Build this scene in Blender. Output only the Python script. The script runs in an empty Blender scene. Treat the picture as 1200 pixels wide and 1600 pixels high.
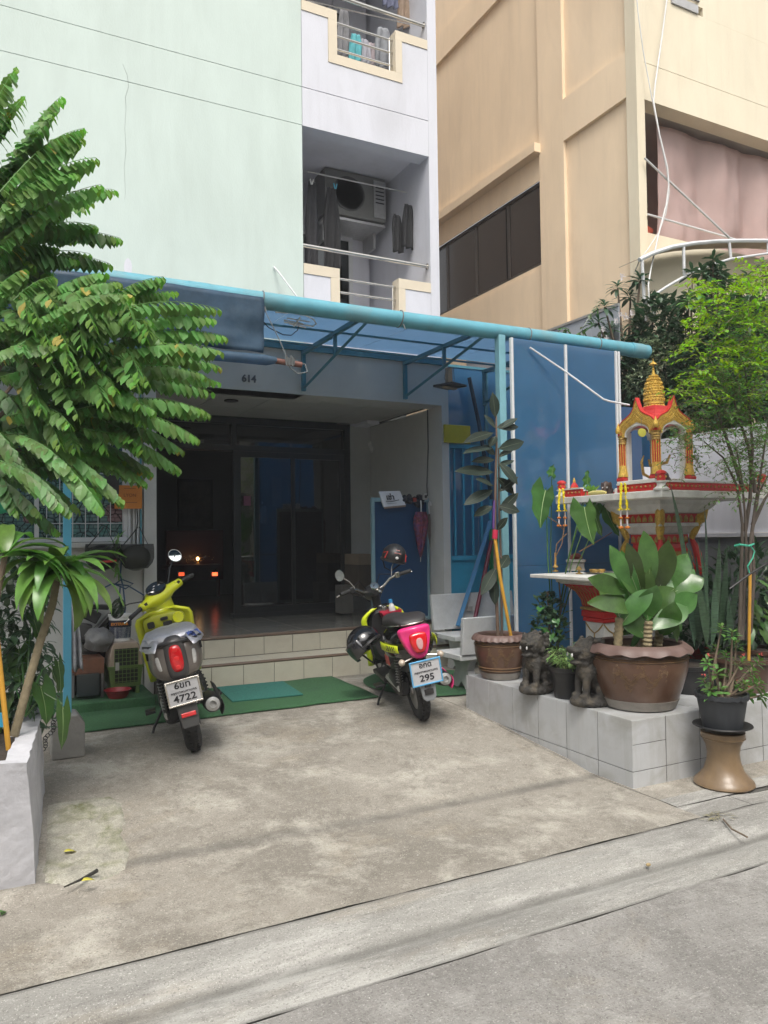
import bpy, bmesh, math, random
from mathutils import Vector as V, Matrix, Euler, noise
rnd = random.Random(7)
R = math.radians
SC = bpy.context.scene
COL = SC.collection

# ---------------------------------------------------------------- camera, world, sun, exposure
YAW, PITCH, ROLL, EYE = R(27.1), R(1.85), .013, 1.55
fw = V((math.sin(YAW)*math.cos(PITCH), math.cos(YAW)*math.cos(PITCH), math.sin(PITCH)))
r0 = V((math.cos(YAW), -math.sin(YAW), 0)); u0 = r0.cross(fw)
rt = (r0*math.cos(ROLL) - u0*math.sin(ROLL)); up = rt.cross(fw)
cd = bpy.data.cameras.new('camera'); cam = bpy.data.objects.new('camera', cd); COL.objects.link(cam)
cam.matrix_world = Matrix(((rt.x, up.x, -fw.x, 0), (rt.y, up.y, -fw.y, 0), (rt.z, up.z, -fw.z, EYE), (0, 0, 0, 1)))
cd.sensor_fit = 'VERTICAL'; cd.sensor_height = 36; cd.lens = 27; cd.clip_start = .05; cd.clip_end = 400
SC.camera = cam

SUN_EL, SUN_AZ = R(58), R(203)       # azimuth clockwise from +Y: high, on the street side
w = bpy.data.worlds.new('World'); SC.world = w; w.use_nodes = True
nt = w.node_tree; nt.nodes.clear()
sky = nt.nodes.new('ShaderNodeTexSky'); sky.sky_type = 'NISHITA'; sky.sun_disc = False
sky.sun_elevation = SUN_EL; sky.sun_rotation = SUN_AZ; sky.air_density = 1.6; sky.dust_density = 6; sky.ozone_density = .6
hsv = nt.nodes.new('ShaderNodeHueSaturation'); hsv.inputs['Saturation'].default_value = .22
bg = nt.nodes.new('ShaderNodeBackground'); bg.inputs[1].default_value = .15
wo = nt.nodes.new('ShaderNodeOutputWorld')
nt.links.new(sky.outputs[0], hsv.inputs['Color']); nt.links.new(hsv.outputs[0], bg.inputs[0]); nt.links.new(bg.outputs[0], wo.inputs[0])
sd = bpy.data.lights.new('sun', 'SUN'); sd.energy = 1.1; sd.angle = R(22); sd.color = (1, .935, .84)
sun = bpy.data.objects.new('sun', sd); COL.objects.link(sun)
sdir = V((math.sin(SUN_AZ)*math.cos(SUN_EL), math.cos(SUN_AZ)*math.cos(SUN_EL), math.sin(SUN_EL)))
sun.rotation_euler = sdir.to_track_quat('Z', 'Y').to_euler(); sun.location = (0, -6, 9)
SC.view_settings.view_transform = 'Standard'; SC.view_settings.look = 'None'
SC.view_settings.exposure = .6; SC.view_settings.gamma = 1; SC.view_settings.use_curve_mapping = False

HAZE = .0027

# ---------------------------------------------------------------- helpers
def ray(u, v): return fw + rt*((u-600)/1200) - up*((v-800)/1200)
def at(u, v, y): d = ray(u, v); return V((0, 0, EYE)) + d*(y/d.y)
def atx(u, v, x): d = ray(u, v); return V((0, 0, EYE)) + d*(x/d.x)
def atz(u, v, z): d = ray(u, v); return V((0, 0, EYE)) + d*((z-EYE)/d.z)

def lerp(a, b, t): return a + (b-a)*t
def _nz(t, kind, **k):
    n = t.nodes.new(kind)
    for a, b in k.items(): setattr(n, a, b)
    return n
MATS = {}
def mat(name, col, rough=.6, var=.12, scale=6, bump=.0, bscale=60, metal=0, spec=.5, stain=None, stain_scale=1.5, stain_amt=.5,
        trans=None, island=0, coat=0, emit=0, alpha=None, stretch=(1, 1, 1), detail=5, speck=0, lines=None, streak=None):
    m = bpy.data.materials.new(name); m.use_nodes = True; t = m.node_tree; L = t.links.new
    p = t.nodes['Principled BSDF']; out = t.nodes['Material Output']
    p.inputs['Roughness'].default_value = rough; p.inputs['Metallic'].default_value = metal
    p.inputs['Specular IOR Level'].default_value = spec; p.inputs['Coat Weight'].default_value = coat
    tc = _nz(t, 'ShaderNodeTexCoord'); mp = _nz(t, 'ShaderNodeMapping'); mp.inputs['Scale'].default_value = stretch
    L(tc.outputs['Object'], mp.inputs[0])
    n = _nz(t, 'ShaderNodeTexNoise'); n.inputs['Scale'].default_value = scale; n.inputs['Detail'].default_value = detail
    n.inputs['Roughness'].default_value = .65
    L(mp.outputs[0], n.inputs['Vector'])
    r = _nz(t, 'ShaderNodeValToRGB'); r.color_ramp.elements[0].position = .3; r.color_ramp.elements[1].position = .7
    c = V(col)
    r.color_ramp.elements[0].color = (*[max(0, x*(1-var)) for x in c], 1)
    r.color_ramp.elements[1].color = (*[min(.95, x*(1+var)) for x in c], 1)
    L(n.outputs['Fac'], r.inputs[0]); cur = r.outputs[0]
    if island:
        g = _nz(t, 'ShaderNodeNewGeometry'); h = _nz(t, 'ShaderNodeHueSaturation'); oi = _nz(t, 'ShaderNodeObjectInfo')
        ad = _nz(t, 'ShaderNodeMath', operation='ADD'); L(g.outputs['Random Per Island'], ad.inputs[0]); L(oi.outputs['Random'], ad.inputs[1]); frc = _nz(t, 'ShaderNodeMath', operation='FRACT'); L(ad.outputs[0], frc.inputs[0])
        mr = _nz(t, 'ShaderNodeMapRange'); mr.inputs[3].default_value = 1-island; mr.inputs[4].default_value = 1+island
        L(frc.outputs[0], mr.inputs[0]); L(mr.outputs[0], h.inputs['Value']); L(cur, h.inputs['Color'])
        mr2 = _nz(t, 'ShaderNodeMapRange'); mr2.inputs[3].default_value = .5-.03; mr2.inputs[4].default_value = .5+.02
        L(frc.outputs[0], mr2.inputs[0]); L(mr2.outputs[0], h.inputs['Hue']); cur = h.outputs[0]
    if stain:
        n2 = _nz(t, 'ShaderNodeTexNoise'); n2.inputs['Scale'].default_value = stain_scale; n2.inputs['Detail'].default_value = 8
        n2.inputs['Roughness'].default_value = .62; n2.inputs['Distortion'].default_value = .4
        L(mp.outputs[0], n2.inputs['Vector'])
        r2 = _nz(t, 'ShaderNodeValToRGB'); r2.color_ramp.elements[0].position = .48; r2.color_ramp.elements[1].position = .68
        r2.color_ramp.elements[0].color = (0, 0, 0, 1); r2.color_ramp.elements[1].color = (stain_amt,)*3+(1,)
        mx = _nz(t, 'ShaderNodeMixRGB'); mx.inputs[2].default_value = (*stain, 1)
        L(n2.outputs['Fac'], r2.inputs[0]); L(r2.outputs[0], mx.inputs[0]); L(cur, mx.inputs[1]); cur = mx.outputs[0]
    if streak:
        mps = _nz(t, 'ShaderNodeMapping'); mps.inputs['Scale'].default_value = (7, 7, .45); L(tc.outputs['Object'], mps.inputs[0])
        ns = _nz(t, 'ShaderNodeTexNoise'); ns.inputs['Scale'].default_value = 1; ns.inputs['Detail'].default_value = 7; ns.inputs['Roughness'].default_value = .7; L(mps.outputs[0], ns.inputs['Vector'])
        rs_ = _nz(t, 'ShaderNodeMapRange'); rs_.inputs[1].default_value = .52; rs_.inputs[2].default_value = .74; rs_.inputs[3].default_value = 0; rs_.inputs[4].default_value = streak[1]; L(ns.outputs['Fac'], rs_.inputs[0])
        xs_ = _nz(t, 'ShaderNodeMixRGB'); xs_.inputs[2].default_value = (*streak[0], 1); L(rs_.outputs[0], xs_.inputs[0]); L(cur, xs_.inputs[1]); cur = xs_.outputs[0]
    if speck:
        n3 = _nz(t, 'ShaderNodeTexNoise'); n3.inputs['Scale'].default_value = 160; n3.inputs['Detail'].default_value = 3
        L(tc.outputs['Object'], n3.inputs['Vector'])
        r3 = _nz(t, 'ShaderNodeMapRange'); r3.inputs[1].default_value = .3; r3.inputs[2].default_value = .7
        r3.inputs[3].default_value = 1-speck; r3.inputs[4].default_value = 1+speck
        h3 = _nz(t, 'ShaderNodeHueSaturation'); L(n3.outputs['Fac'], r3.inputs[0]); L(r3.outputs[0], h3.inputs['Value']); L(cur, h3.inputs['Color']); cur = h3.outputs[0]
    L(cur, p.inputs['Base Color'])
    if lines:   # (x,y,z scale) bump stripes
        mp2 = _nz(t, 'ShaderNodeMapping'); mp2.inputs['Scale'].default_value = lines
        n4 = _nz(t, 'ShaderNodeTexNoise'); n4.inputs['Scale'].default_value = 1; n4.inputs['Detail'].default_value = 3
        L(tc.outputs['Object'], mp2.inputs[0]); L(mp2.outputs[0], n4.inputs['Vector'])
        b2 = _nz(t, 'ShaderNodeBump'); b2.inputs['Strength'].default_value = .8; b2.inputs['Distance'].default_value = .008
        L(n4.outputs['Fac'], b2.inputs['Height']); L(b2.outputs[0], p.inputs['Normal'])
        if bump:
            nb = _nz(t, 'ShaderNodeTexNoise'); nb.inputs['Scale'].default_value = bscale; nb.inputs['Detail'].default_value = 5
            L(tc.outputs['Object'], nb.inputs['Vector'])
            b = _nz(t, 'ShaderNodeBump'); b.inputs['Strength'].default_value = bump; b.inputs['Distance'].default_value = .01
            L(nb.outputs['Fac'], b.inputs['Height']); L(b2.outputs[0], b.inputs['Normal']); L(b.outputs[0], p.inputs['Normal'])
    elif bump:
        nb = _nz(t, 'ShaderNodeTexNoise'); nb.inputs['Scale'].default_value = bscale; nb.inputs['Detail'].default_value = 5
        L(mp.outputs[0], nb.inputs['Vector'])
        b = _nz(t, 'ShaderNodeBump'); b.inputs['Strength'].default_value = bump; b.inputs['Distance'].default_value = .01
        L(nb.outputs['Fac'], b.inputs['Height']); L(b.outputs[0], p.inputs['Normal'])
    if emit:
        p.inputs['Emission Color'].default_value = (*col, 1); p.inputs['Emission Strength'].default_value = emit
    sh = p.outputs[0]
    if trans is not None:
        tl = _nz(t, 'ShaderNodeBsdfTranslucent'); ms = _nz(t, 'ShaderNodeMixShader'); ms.inputs[0].default_value = trans
        hs = _nz(t, 'ShaderNodeHueSaturation'); hs.inputs['Saturation'].default_value = 1.15; hs.inputs['Value'].default_value = 1.5
        L(cur, hs.inputs['Color']); L(hs.outputs[0], tl.inputs[0]); L(sh, ms.inputs[1]); L(tl.outputs[0], ms.inputs[2]); sh = ms.outputs[0]
    if alpha is not None:
        tr = _nz(t, 'ShaderNodeBsdfTransparent'); tr.inputs[0].default_value = (*alpha[1], 1)
        ms = _nz(t, 'ShaderNodeMixShader'); ms.inputs[0].default_value = alpha[0]
        L(sh, ms.inputs[1]); L(tr.outputs[0], ms.inputs[2]); sh = ms.outputs[0]
    L(sh, out.inputs[0])
    MATS[name] = m
    return m

def glassmat(name, tint, refl=1.0, rough=.02, ior=1.5):
    m = bpy.data.materials.new(name); m.use_nodes = True; t = m.node_tree; t.nodes.clear(); L = t.links.new
    out = _nz(t, 'ShaderNodeOutputMaterial'); tr = _nz(t, 'ShaderNodeBsdfTransparent'); tr.inputs[0].default_value = (*tint, 1)
    gl = _nz(t, 'ShaderNodeBsdfGlossy'); gl.inputs['Roughness'].default_value = rough; gl.inputs[0].default_value = (refl,)*3+(1,)
    fr = _nz(t, 'ShaderNodeFresnel'); fr.inputs[0].default_value = ior; ms = _nz(t, 'ShaderNodeMixShader')
    L(fr.outputs[0], ms.inputs[0]); L(tr.outputs[0], ms.inputs[1]); L(gl.outputs[0], ms.inputs[2]); L(ms.outputs[0], out.inputs[0])
    MATS[name] = m; return m

OFF = {}
def basis(d, upv=V((0, 0, 1))):
    d = V(d).normalized(); s = d.cross(upv)
    if s.length < 1e-4: s = d.cross(V((0, 1, 0)))
    s.normalize(); return d, s, s.cross(d).normalized()
class MB:
    def __init__(s): s.v = []; s.f = []; s.mi = []; s.cm = 0; s.M = None
    def add(s, vs, fs):
        n = len(s.v)
        if s.M is not None: vs = [s.M @ V(p) for p in vs]
        s.v += [tuple(p) for p in vs]; s.f += [tuple(i+n for i in f) for f in fs]; s.mi += [s.cm]*len(fs); return s
    def box(s, x0, x1, y0, y1, z0, z1):
        vs = [(x, y, z) for z in (z0, z1) for y in (y0, y1) for x in (x0, x1)]
        return s.add(vs, [(0, 2, 3, 1), (4, 5, 7, 6), (0, 1, 5, 4), (2, 6, 7, 3), (0, 4, 6, 2), (1, 3, 7, 5)])
    def cbox(s, c, sz, rot=None):
        M = Matrix.Translation(V(c)) @ (Euler(rot).to_matrix().to_4x4() if rot is not None else Matrix())
        a, b, d = [q/2 for q in sz]
        vs = [M @ V((x, y, z)) for z in (-d, d) for y in (-b, b) for x in (-a, a)]
        return s.add(vs, [(0, 2, 3, 1), (4, 5, 7, 6), (0, 1, 5, 4), (2, 6, 7, 3), (0, 4, 6, 2), (1, 3, 7, 5)])
    def rings(s, rs, cap=True, close=True):
        n = len(rs[0]); vs = [p for r in rs for p in r]; fs = []
        for i in range(len(rs)-1):
            for j in range(n if close else n-1):
                k = (j+1) % n; fs.append((i*n+j, i*n+k, (i+1)*n+k, (i+1)*n+j))
        if cap and close: fs.append(tuple(range(n))[::-1]); fs.append(tuple((len(rs)-1)*n+j for j in range(n)))
        return s.add(vs, fs)
    def tube(s, pts, r, n=8, cap=True):
        pts = [V(p) for p in pts]; rs = []; N = len(pts)
        rr = r if isinstance(r, (list, tuple)) else [r]*N
        d0 = (pts[1]-pts[0]).normalized(); _, sx, sy = basis(d0)
        for i in range(N):
            d = (pts[min(i+1, N-1)]-pts[max(i-1, 0)])
            d = d.normalized() if d.length > 1e-9 else d0
            sx = (sx - d*sx.dot(d)); sx = sx.normalized() if sx.length > 1e-5 else basis(d)[1]
            sy = sx.cross(d)
            rs.append([pts[i]+(sx*math.cos(a)+sy*math.sin(a))*rr[i] for a in [2*math.pi*j/n for j in range(n)]])
        return s.rings(rs, cap)
    def lathe(s, prof, c=(0, 0, 0), n=24, sq=None, M=None, wav=None):
        """prof: (radius, z); sq = superellipse exponent for squarish plans; wav=(z index set, amp, count)"""
        rs = []
        for k, (r, z) in enumerate(prof):
            ring = []
            for j in range(n):
                a = 2*math.pi*j/n; rr = r; zz = z
                if sq: rr = r/((abs(math.cos(a))**sq+abs(math.sin(a))**sq)**(1/sq))
                if wav and k in wav[0]: rr *= 1+wav[1]*math.cos(a*wav[2]); zz += wav[3]*math.cos(a*wav[2])
                p = V((rr*math.cos(a), rr*math.sin(a), zz))
                ring.append((M @ p) if M is not None else p+V(c))
            rs.append(ring)
        return s.rings(rs)
    def prism(s, poly, axis, a, b):
        """poly 2D; axis 'y': (x,z) extruded over y a..b ; 'x': (y,z) ; 'z': (x,y)"""
        f = {'y': lambda p, t: (p[0], t, p[1]), 'x': lambda p, t: (t, p[0], p[1]), 'z': lambda p, t: (p[0], p[1], t)}[axis]
        return s.rings([[V(f(p, a)) for p in poly], [V(f(p, b)) for p in poly]])
    def ell(s, c, r, nu=12, nv=8, rot=None):
        M = Matrix.Translation(V(c)) @ (Euler(rot).to_matrix().to_4x4() if rot is not None else Matrix())
        rs = []
        for i in range(nv+1):
            t = math.pi*(i/nv); t = min(max(t, .02), math.pi-.02)
            rs.append([M @ V((r[0]*math.sin(t)*math.cos(a), r[1]*math.sin(t)*math.sin(a), -r[2]*math.cos(t))) for a in [2*math.pi*j/nu for j in range(nu)]])
        return s.rings(rs)
    def quad(s, a, b, c, d): return s.add([a, b, c, d], [(0, 1, 2, 3)])
    def blade(s, base, d, L, W, droop=.3, fold=.25, n=4, upv=V((0, 0, 1)), tip=.0, wpos=.45, roll=0, wave=0, stem=0):
        """a leaf: midrib curve bending down by droop radians, folded along it"""
        d, sx, nn = basis(d, upv)
        if roll: q = Matrix.Rotation(roll, 3, d); sx = q @ sx; nn = q @ nn
        p = V(base); vs = []; ph = rnd.random()*6
        if stem: p = p + d*stem
        for i in range(n+1):
            t = i/n
            if t <= wpos: wd = math.sin(t/wpos*math.pi/2)**.8
            else: wd = math.cos((t-wpos)/(1-wpos)*math.pi/2)**.9
            wd = max(wd, tip if i == n else 0)*W/2 + (.0006)
            off = nn*(fold*wd) + nn*(wave*math.sin(ph+t*9)*W*.25)
            off2 = nn*(fold*wd) - nn*(wave*math.sin(ph+1.3+t*9)*W*.25)
            vs += [p - sx*wd + off, p, p + sx*wd + off2]
            q = Matrix.Rotation(-droop/n, 3, sx); d = q @ d; nn = q @ nn
            p = p + d*(L/n)
        fs = []
        for i in range(n): a = i*3; fs += [(a, a+1, a+4, a+3), (a+1, a+2, a+5, a+4)]
        return s.add(vs, fs)
    def rib(s, n, r, stride=3, mid=1, start=None, cm=1):
        """pale midrib along the last blade"""
        st = len(s.v)-(n+1)*stride if start is None else start
        pts = [V(s.v[st+i*stride+mid]) for i in range(n+1)]; c = s.cm; s.cm = cm; s.tube(pts, [r*(1-.75*i/n) for i in range(n+1)], 5); s.cm = c; return s
    def build(s, name, m, parent=None, smooth=False, bevel=0, seg=2, kind=None, label=None, solid=0, autosm=True, sub=0):
        o0 = OFF.get(parent.name, V((0, 0, 0))) if parent else V((0, 0, 0))
        me = bpy.data.meshes.new(name)
        me.from_pydata([V(p)-o0 for p in s.v], [], s.f)
        ms = m if isinstance(m, (list, tuple)) else [m]
        for q in ms:
            if q: me.materials.append(q)
        if len(ms) > 1: me.polygons.foreach_set('material_index', s.mi)
        bm = bmesh.new(); bm.from_mesh(me); 
        if not any(len(f.verts) < 3 for f in bm.faces): bmesh.ops.recalc_face_normals(bm, faces=bm.faces)
        bm.to_mesh(me); bm.free()
        if smooth: me.polygons.foreach_set('use_smooth', [True]*len(me.polygons))
        me.update()
        o = bpy.data.objects.new(name, me); COL.objects.link(o)
        if parent: o.parent = parent
        OFF[o.name] = o0
        if bevel:
            b = o.modifiers.new('bevel', 'BEVEL'); b.width = bevel; b.segments = seg; b.limit_method = 'ANGLE'; b.angle_limit = R(35)
            if smooth or True:
                me.polygons.foreach_set('use_smooth', [True]*len(me.polygons)); b.harden_normals = True
        if sub: b = o.modifiers.new('sub', 'SUBSURF'); b.levels = sub; b.render_levels = sub
        if solid: b = o.modifiers.new('solid', 'SOLIDIFY'); b.thickness = solid; b.offset = 0
        if smooth and autosm and not bevel and not sub:
            try: me.set_sharp_from_angle(angle=R(42))
            except Exception: pass
        if kind: o['kind'] = kind
        if label: o['label'] = label
        return o

def tag(o, label, cat, group=None):
    o['label'] = label; o['category'] = cat
    if group: o['group'] = group
    return o
def thing(name, label, cat, loc=(0, 0, 0), group=None):
    o = bpy.data.objects.new(name, None); COL.objects.link(o); o.location = loc; o.empty_display_size = .1
    OFF[o.name] = V(loc); return tag(o, label, cat, group)
def copy_tree(o, parent=None):
    c = o.copy(); COL.objects.link(c); c.parent = parent; OFF[c.name] = OFF.get(o.name, V((0, 0, 0)))
    for ch in [x for x in o.children]: copy_tree(ch, c)
    return c
def dupe(o, off=(0, 0, 0), parent=None):
    c = o.copy(); COL.objects.link(c); c.location = o.location + V(off); OFF[c.name] = OFF.get(o.name, V((0, 0, 0)))
    if parent: c.parent = parent
    return c
def struct(o): o['kind'] = 'structure'; return o
def Bx(name, m, parent, *d, **k): return MB().box(*d).build(name, m, parent, **k)

def text(name, s, size, M, m, parent, depth=.0015, align='CENTER', bold=0, sx=1):
    cu = bpy.data.curves.new(name, 'FONT'); cu.body = s; cu.size = size; cu.extrude = depth; cu.align_x = align; cu.align_y = 'CENTER'
    cu.offset = bold; cu.resolution_u = 3
    o = bpy.data.objects.new('tmp', cu); COL.objects.link(o)
    dg = bpy.context.evaluated_depsgraph_get(); me = bpy.data.meshes.new_from_object(o.evaluated_get(dg))
    bpy.data.objects.remove(o)
    o0 = OFF.get(parent.name, V((0, 0, 0))) if parent else V((0, 0, 0))
    me.transform(Matrix.Translation(-o0) @ M @ Matrix.Diagonal((sx, 1, 1, 1))); me.materials.clear(); me.materials.append(m); me.name = name
    ob = bpy.data.objects.new(name, me); COL.objects.link(ob); ob.parent = parent; OFF[ob.name] = o0
    return ob
def frame_m(o, x, y):
    """matrix: text x axis along x, y axis along y at origin o"""
    x = V(x).normalized(); y = V(y); y = (y-x*y.dot(x)).normalized(); z = x.cross(y)
    return Matrix(((x.x, y.x, z.x, o[0]), (x.y, y.y, z.y, o[1]), (x.z, y.z, z.z, o[2]), (0, 0, 0, 1)))

def blobs(name, parts, m, parent, voxel=.01, smooth_it=2, local=False):
    """one continuous body from overlapping ellipsoids and tapered limbs"""
    mb = MB()
    for p in parts:
        if p[0] == 'e': mb.ell(p[1], p[2], 14, 10, p[3] if len(p) > 3 else None)
        elif p[0] == 't': mb.tube(p[1], p[2], 10)
        elif p[0] == 'b': mb.cbox(p[1], p[2], p[3] if len(p) > 3 else None)
    o = mb.build(name, m, parent)
    r = o.modifiers.new('r', 'REMESH'); r.mode = 'VOXEL'; r.voxel_size = voxel; r.use_smooth_shade = True
    s = o.modifiers.new('s', 'SMOOTH'); s.iterations = smooth_it; s.factor = .5
    dg = bpy.context.evaluated_depsgraph_get(); me = bpy.data.meshes.new_from_object(o.evaluated_get(dg))
    o.modifiers.clear(); o.data = me; me.transform(Matrix.Translation(OFF[o.name])) if local else None
    me.polygons.foreach_set('use_smooth', [True]*len(me.polygons))
    return o

# ---------------------------------------------------------------- materials
M_green = mat('mint_paint', (.535, .620, .575), .7, .04, 3, .12, 90, stain=(.43, .50, .455), stain_scale=1.6, stain_amt=.4, stretch=(1, 1, .35), streak=((.36, .41, .37), .16))
M_white = mat('white_paint', (.62, .625, .675), .7, .03, 3, .12, 90, stain=(.44, .44, .46), stain_scale=2, stain_amt=.4, stretch=(1, 1, .4), streak=((.36, .36, .36), .2))
M_cream = mat('cream_trim', (.66, .58, .45), .7, .04, 6, .1, 80)
M_greyw = mat('grey_white_paint', (.50, .50, .48), .75, .06, 3, .15, 80, stain=(.38, .37, .34), stain_amt=.3)
M_gap = mat('dark_joint', (.06, .06, .055), .9, .2, 20)
M_seam = mat('wall_groove', (.25, .28, .27), .9, .2, 20)
M_beige = mat('orange_beige_paint', (.84, .67, .475), .8, .05, 2, .12, 70, stain=(.60, .46, .32), stain_scale=.8, stain_amt=.45, stretch=(1, 1, .4), streak=((.50, .40, .29), .22))
M_beigef = mat('cream_beige_paint', (.74, .665, .51), .8, .05, 2, .12, 70, stain=(.58, .48, .34), stain_scale=.9, stain_amt=.4, stretch=(1, 1, .4), streak=((.50, .42, .31), .2))
M_chrome = mat('brushed_steel', (.62, .6, .56), .25, .05, 30, metal=1)
M_steelg = mat('galvanised', (.5, .5, .49), .4, .12, 30, metal=.7)
M_turq = mat('turquoise_paint', (.10, .32, .40), .5, .1, 8, .08, 60, stain=(.17, .26, .27), stain_scale=3, stain_amt=.6, streak=((.12, .20, .21), .4))
M_bpole = mat('sky_blue_paint', (.10, .40, .58), .4, .06, 8)
M_bframe = mat('teal_steel', (.06, .20, .26), .5, .15, 9)
M_gate = mat('gate_blue', (.04, .33, .52), .5, .1, 6)
M_alu = mat('white_aluminium', (.60, .61, .62), .45, .06, 12)
M_dframe = mat('dark_aluminium', (.02, .022, .022), .35, .1, 12)
M_tilew = mat('grey_white_tile', (.46, .47, .48), .3, .06, 4, .03, 30, stain=(.29, .28, .25), stain_scale=3.5, stain_amt=.6, streak=((.28, .27, .24), .5))
M_tilec = mat('cream_tile', (.52, .49, .40), .35, .05, 5, .03, 30, stain=(.4, .36, .28), stain_amt=.35, stain_scale=4)
M_nosing = mat('brown_nosing', (.16, .11, .08), .35, .15, 8)
M_floor = mat('porch_floor', (.22, .21, .18), .22, .08, 4)
M_grout = mat('grout', (.09, .08, .07), .9, .2, 20)
def concrete(name, base, dark, light, streak=(1, 1, 1), broom=None, warm=(.30, .25, .18), damp=0, lines=()):
    m = bpy.data.materials.new(name); m.use_nodes = True; t = m.node_tree; L = t.links.new; p = t.nodes['Principled BSDF']; p.inputs['Roughness'].default_value = .9; p.inputs['Specular IOR Level'].default_value = .25
    tc = _nz(t, 'ShaderNodeTexCoord'); mp = _nz(t, 'ShaderNodeMapping'); mp.inputs['Scale'].default_value = streak; L(tc.outputs['Object'], mp.inputs[0])
    def layer(cur, scale, lo, hi, col, amt, det=8, rough=.65, dist=0, vec=mp.outputs[0], off=0):
        n = _nz(t, 'ShaderNodeTexNoise'); n.inputs['Scale'].default_value = scale; n.inputs['Detail'].default_value = det; n.inputs['Roughness'].default_value = rough; n.inputs['Distortion'].default_value = dist
        if off:
            va = _nz(t, 'ShaderNodeVectorMath', operation='ADD'); va.inputs[1].default_value = (off, off*1.7, off*.3); L(vec, va.inputs[0]); L(va.outputs[0], n.inputs['Vector'])
        else: L(vec, n.inputs['Vector'])
        r = _nz(t, 'ShaderNodeMapRange'); r.inputs[1].default_value = lo; r.inputs[2].default_value = hi; r.inputs[3].default_value = 0; r.inputs[4].default_value = amt; L(n.outputs['Fac'], r.inputs[0])
        x = _nz(t, 'ShaderNodeMixRGB'); x.inputs[2].default_value = (*col, 1); L(r.outputs[0], x.inputs[0]); 
        if isinstance(cur, tuple): x.inputs[1].default_value = (*cur, 1)
        else: L(cur, x.inputs[1])
        return x.outputs[0], n.outputs['Fac']
    c, _ = layer(base, .9, .46, .60, dark, .6, 7, .62, .6)
    c, _ = layer(c, 2.3, .50, .64, light, .85, 10, .72, .3, off=3)
    c, _ = layer(c, 1.6, .54, .66, warm, .35, 8, .7, .5, off=7)
    c, a = layer(c, 7, .50, .66, dark, .75, 10, .78, .2, off=11)
    c, _ = layer(c, 26, .52, .66, light, .5, 6, .8, 0, off=15)
    c, _ = layer(c, 5, .64, .70, [q*.45 for q in dark], .6, 9, .75, .8, off=23)
    c, b_ = layer(c, 110, .56, .66, [q*.55 for q in dark], .55, 3, .6, 0, vec=tc.outputs['Object'])
    c, _ = layer(c, 150, .60, .70, [min(.8, q*1.5) for q in light], .5, 2, .6, 0, vec=tc.outputs['Object'], off=5)
    for (yc, wd) in lines:     # dirt that has settled along a joint or channel
        sx = _nz(t, 'ShaderNodeSeparateXYZ'); L(tc.outputs['Object'], sx.inputs[0]); nn = _nz(t, 'ShaderNodeTexNoise'); nn.inputs['Scale'].default_value = 3; nn.inputs['Detail'].default_value = 6; L(tc.outputs['Object'], nn.inputs['Vector'])
        a1 = _nz(t, 'ShaderNodeMath', operation='SUBTRACT'); L(sx.outputs[1], a1.inputs[0]); a1.inputs[1].default_value = yc; a2 = _nz(t, 'ShaderNodeMath', operation='ABSOLUTE'); L(a1.outputs[0], a2.inputs[0])
        a3 = _nz(t, 'ShaderNodeMapRange'); a3.inputs[1].default_value = wd*.3; a3.inputs[2].default_value = wd*1.3; a3.inputs[3].default_value = 1; a3.inputs[4].default_value = 0; L(a2.outputs[0], a3.inputs[0])
        a4 = _nz(t, 'ShaderNodeMath', operation='MULTIPLY'); L(a3.outputs[0], a4.inputs[0]); L(nn.outputs['Fac'], a4.inputs[1]); xm = _nz(t, 'ShaderNodeMixRGB'); xm.inputs[2].default_value = (.10, .095, .085, 1); L(a4.outputs[0], xm.inputs[0]); L(c, xm.inputs[1]); c = xm.outputs[0]
    L(c, p.inputs['Base Color'])
    b = _nz(t, 'ShaderNodeBump'); b.inputs['Strength'].default_value = .5; b.inputs['Distance'].default_value = .004; L(b_, b.inputs['Height'])
    b2 = _nz(t, 'ShaderNodeBump'); b2.inputs['Strength'].default_value = .5; b2.inputs['Distance'].default_value = .012; L(a, b2.inputs['Height']); L(b2.outputs[0], b.inputs['Normal'])
    if broom:
        mp2 = _nz(t, 'ShaderNodeMapping'); mp2.inputs['Scale'].default_value = broom[0]; mp2.inputs['Rotation'].default_value = (0, 0, broom[1]); L(tc.outputs['Object'], mp2.inputs[0])
        n4 = _nz(t, 'ShaderNodeTexNoise'); n4.inputs['Scale'].default_value = 1; n4.inputs['Detail'].default_value = 4; L(mp2.outputs[0], n4.inputs['Vector'])
        b3 = _nz(t, 'ShaderNodeBump'); b3.inputs['Strength'].default_value = .7; b3.inputs['Distance'].default_value = .006; L(n4.outputs['Fac'], b3.inputs['Height']); L(b3.outputs[0], b2.inputs['Normal'])
    L(b.outputs[0], p.inputs['Normal']); MATS[name] = m; return m
M_concr = concrete('driveway_concrete', (.285, .262, .225), (.165, .150, .126), (.44, .415, .36), lines=((3.83, .05),))
M_gutter = concrete('gutter_concrete', (.30, .292, .268), (.20, .193, .178), (.46, .45, .42), (.35, 1.2, 1), lines=((2.70, .035), (2.985, .012), (2.445, .012)))
M_road = concrete('road_concrete', (.262, .252, .236), (.17, .162, .15), (.37, .358, .335), broom=((9, 120, 9), R(-38)))
M_patch = mat('mossy_patch', (.345, .33, .275), .9, .3, 12, 1, 28, stain=(.13, .14, .06), stain_scale=6, stain_amt=.95, detail=9, speck=.25)
M_soil = mat('soil', (.035, .026, .02), .95, .4, 30, .8, 60)
M_planter = mat('flaking_white_paint', (.50, .50, .53), .8, .08, 6, .8, 16, stain=(.30, .30, .32), stain_scale=4, stain_amt=.55)
M_carpet = mat('green_carpet', (.04, .125, .05), .95, .25, 60, .8, 300, stain=(.03, .085, .045), stain_scale=3, stain_amt=.6)
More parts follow.
